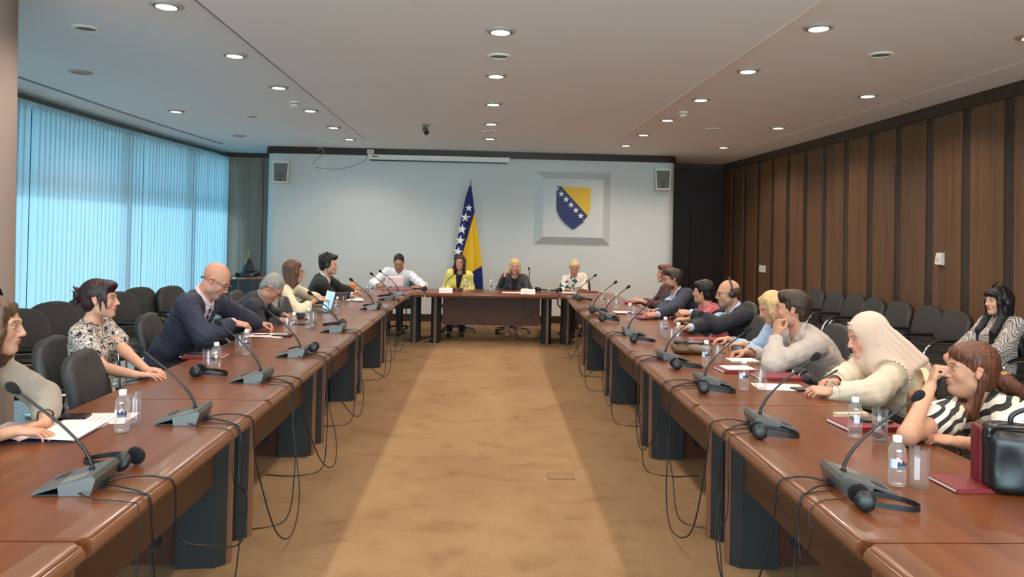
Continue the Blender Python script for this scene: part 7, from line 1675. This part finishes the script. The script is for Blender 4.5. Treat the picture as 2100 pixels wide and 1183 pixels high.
person('R9', 'person in a white eyelet blouse, only the bare forearm in view behind the black handbag', (2.46, 2.86, 1.25), pi, -0.1, (2.78, 2.82), pi, ('bob', H_brown, 21), (206, 156, 128),
       lk(kind='blouse', m=pattern_mat('white_eyelet_cotton', eyelet), sleeve=0.74, t=0.014, fold=0.006, puff=0.014),
       lk(R=lk(w=(1.98, 2.78, 0.81), e=(2.10, 2.96, 0.815), d=(-0.1, -0.95, 0), n=(0, 0, 1), pose='relax'), L=lk(w=(2.12, 2.78, 0.83), e=(2.34, 2.60, 0.825), d=(-0.35, 0.9, 0), n=(0, 0, 1), pose='relax')), s=0.98, sex='f', fat=1.06, h=0.0055)
c = aty(2047, 617, 6.2)
person('R10', 'young woman with long black hair in a checked shirt, seated by the wall', c, pi + 0.05, 0.0, (4.42, 6.18), pi + 0.15, ('long', H_black, 22), (218, 170, 142),
       lk(kind='shirt', m=pattern_mat('small_check_cotton', check), sleeve=1.9, t=0.014, fold=0.007, collar=True, v=(0.10, 0.04)),
       lk(L=lk(w=(4.10, 5.92, 0.70), d=(-0.85, 0.45, -0.1), n=(0, -0.4, 0.9), pose='relax', hint=(0.3, -0.6, -0.7)), R=lk(w=(4.08, 6.22, 0.70), d=(-0.85, -0.45, -0.1), n=(0, 0.4, 0.9), pose='relax', hint=(0.3, 0.6, -0.7))), s=0.97, sex='f', h=0.005)
worn_headset('black headphones worn by the young woman with long black hair', PEOPLE['R10'][1], 1.10)
# sheet held by the man in the white shirt
t = thing('held_sheet', 'pinkish sheet held upright by the man in the white shirt', 'paper', tuple(aty(809, 579, 11.62)), 0)
bm = NB(); grid(bm, lambda u, v: ((u - .5) * 0.27, 0.02 * sin(u * pi), (v - .5) * 0.19 + 0.012 * u), 8, 4); o = done('sheet', bm, M_pink, t); o.modifiers.new('t', 'SOLIDIFY').thickness = 0.001
bm = NB()
for k in range(4): box(bm, -0.10, -0.02 - 0.01 * k, -0.003, -0.001, 0.06 - k * 0.018, 0.064 - k * 0.018, T(0, 0, 0))
done('printed_text', bm, mat('grey_print', (120, 118, 118), 0.8), t)
# wrist watches
def watch(lab, key, q, m1, m2):
    pass
w = aty(1424, 642, 6.945); t = thing('wristwatch', 'silver watch on the raised wrist of the balding man', 'watch', tuple(w), 0)
bm = NB(); lathe(bm, [(0.032, -0.008), (0.036, -0.006), (0.036, 0.006), (0.032, 0.008)], 24, RY(pi / 2), closed=True); done('watch_band', bm, M_silver, t)
bm = NB(); lathe(bm, [(0, 0.012), (0.016, 0.012), (0.018, 0.008), (0.018, 0.0), (0, 0)], 20, T(0, -0.024, 0.022) @ RX(radians(45))); done('watch_case', bm, M_chrome, t)
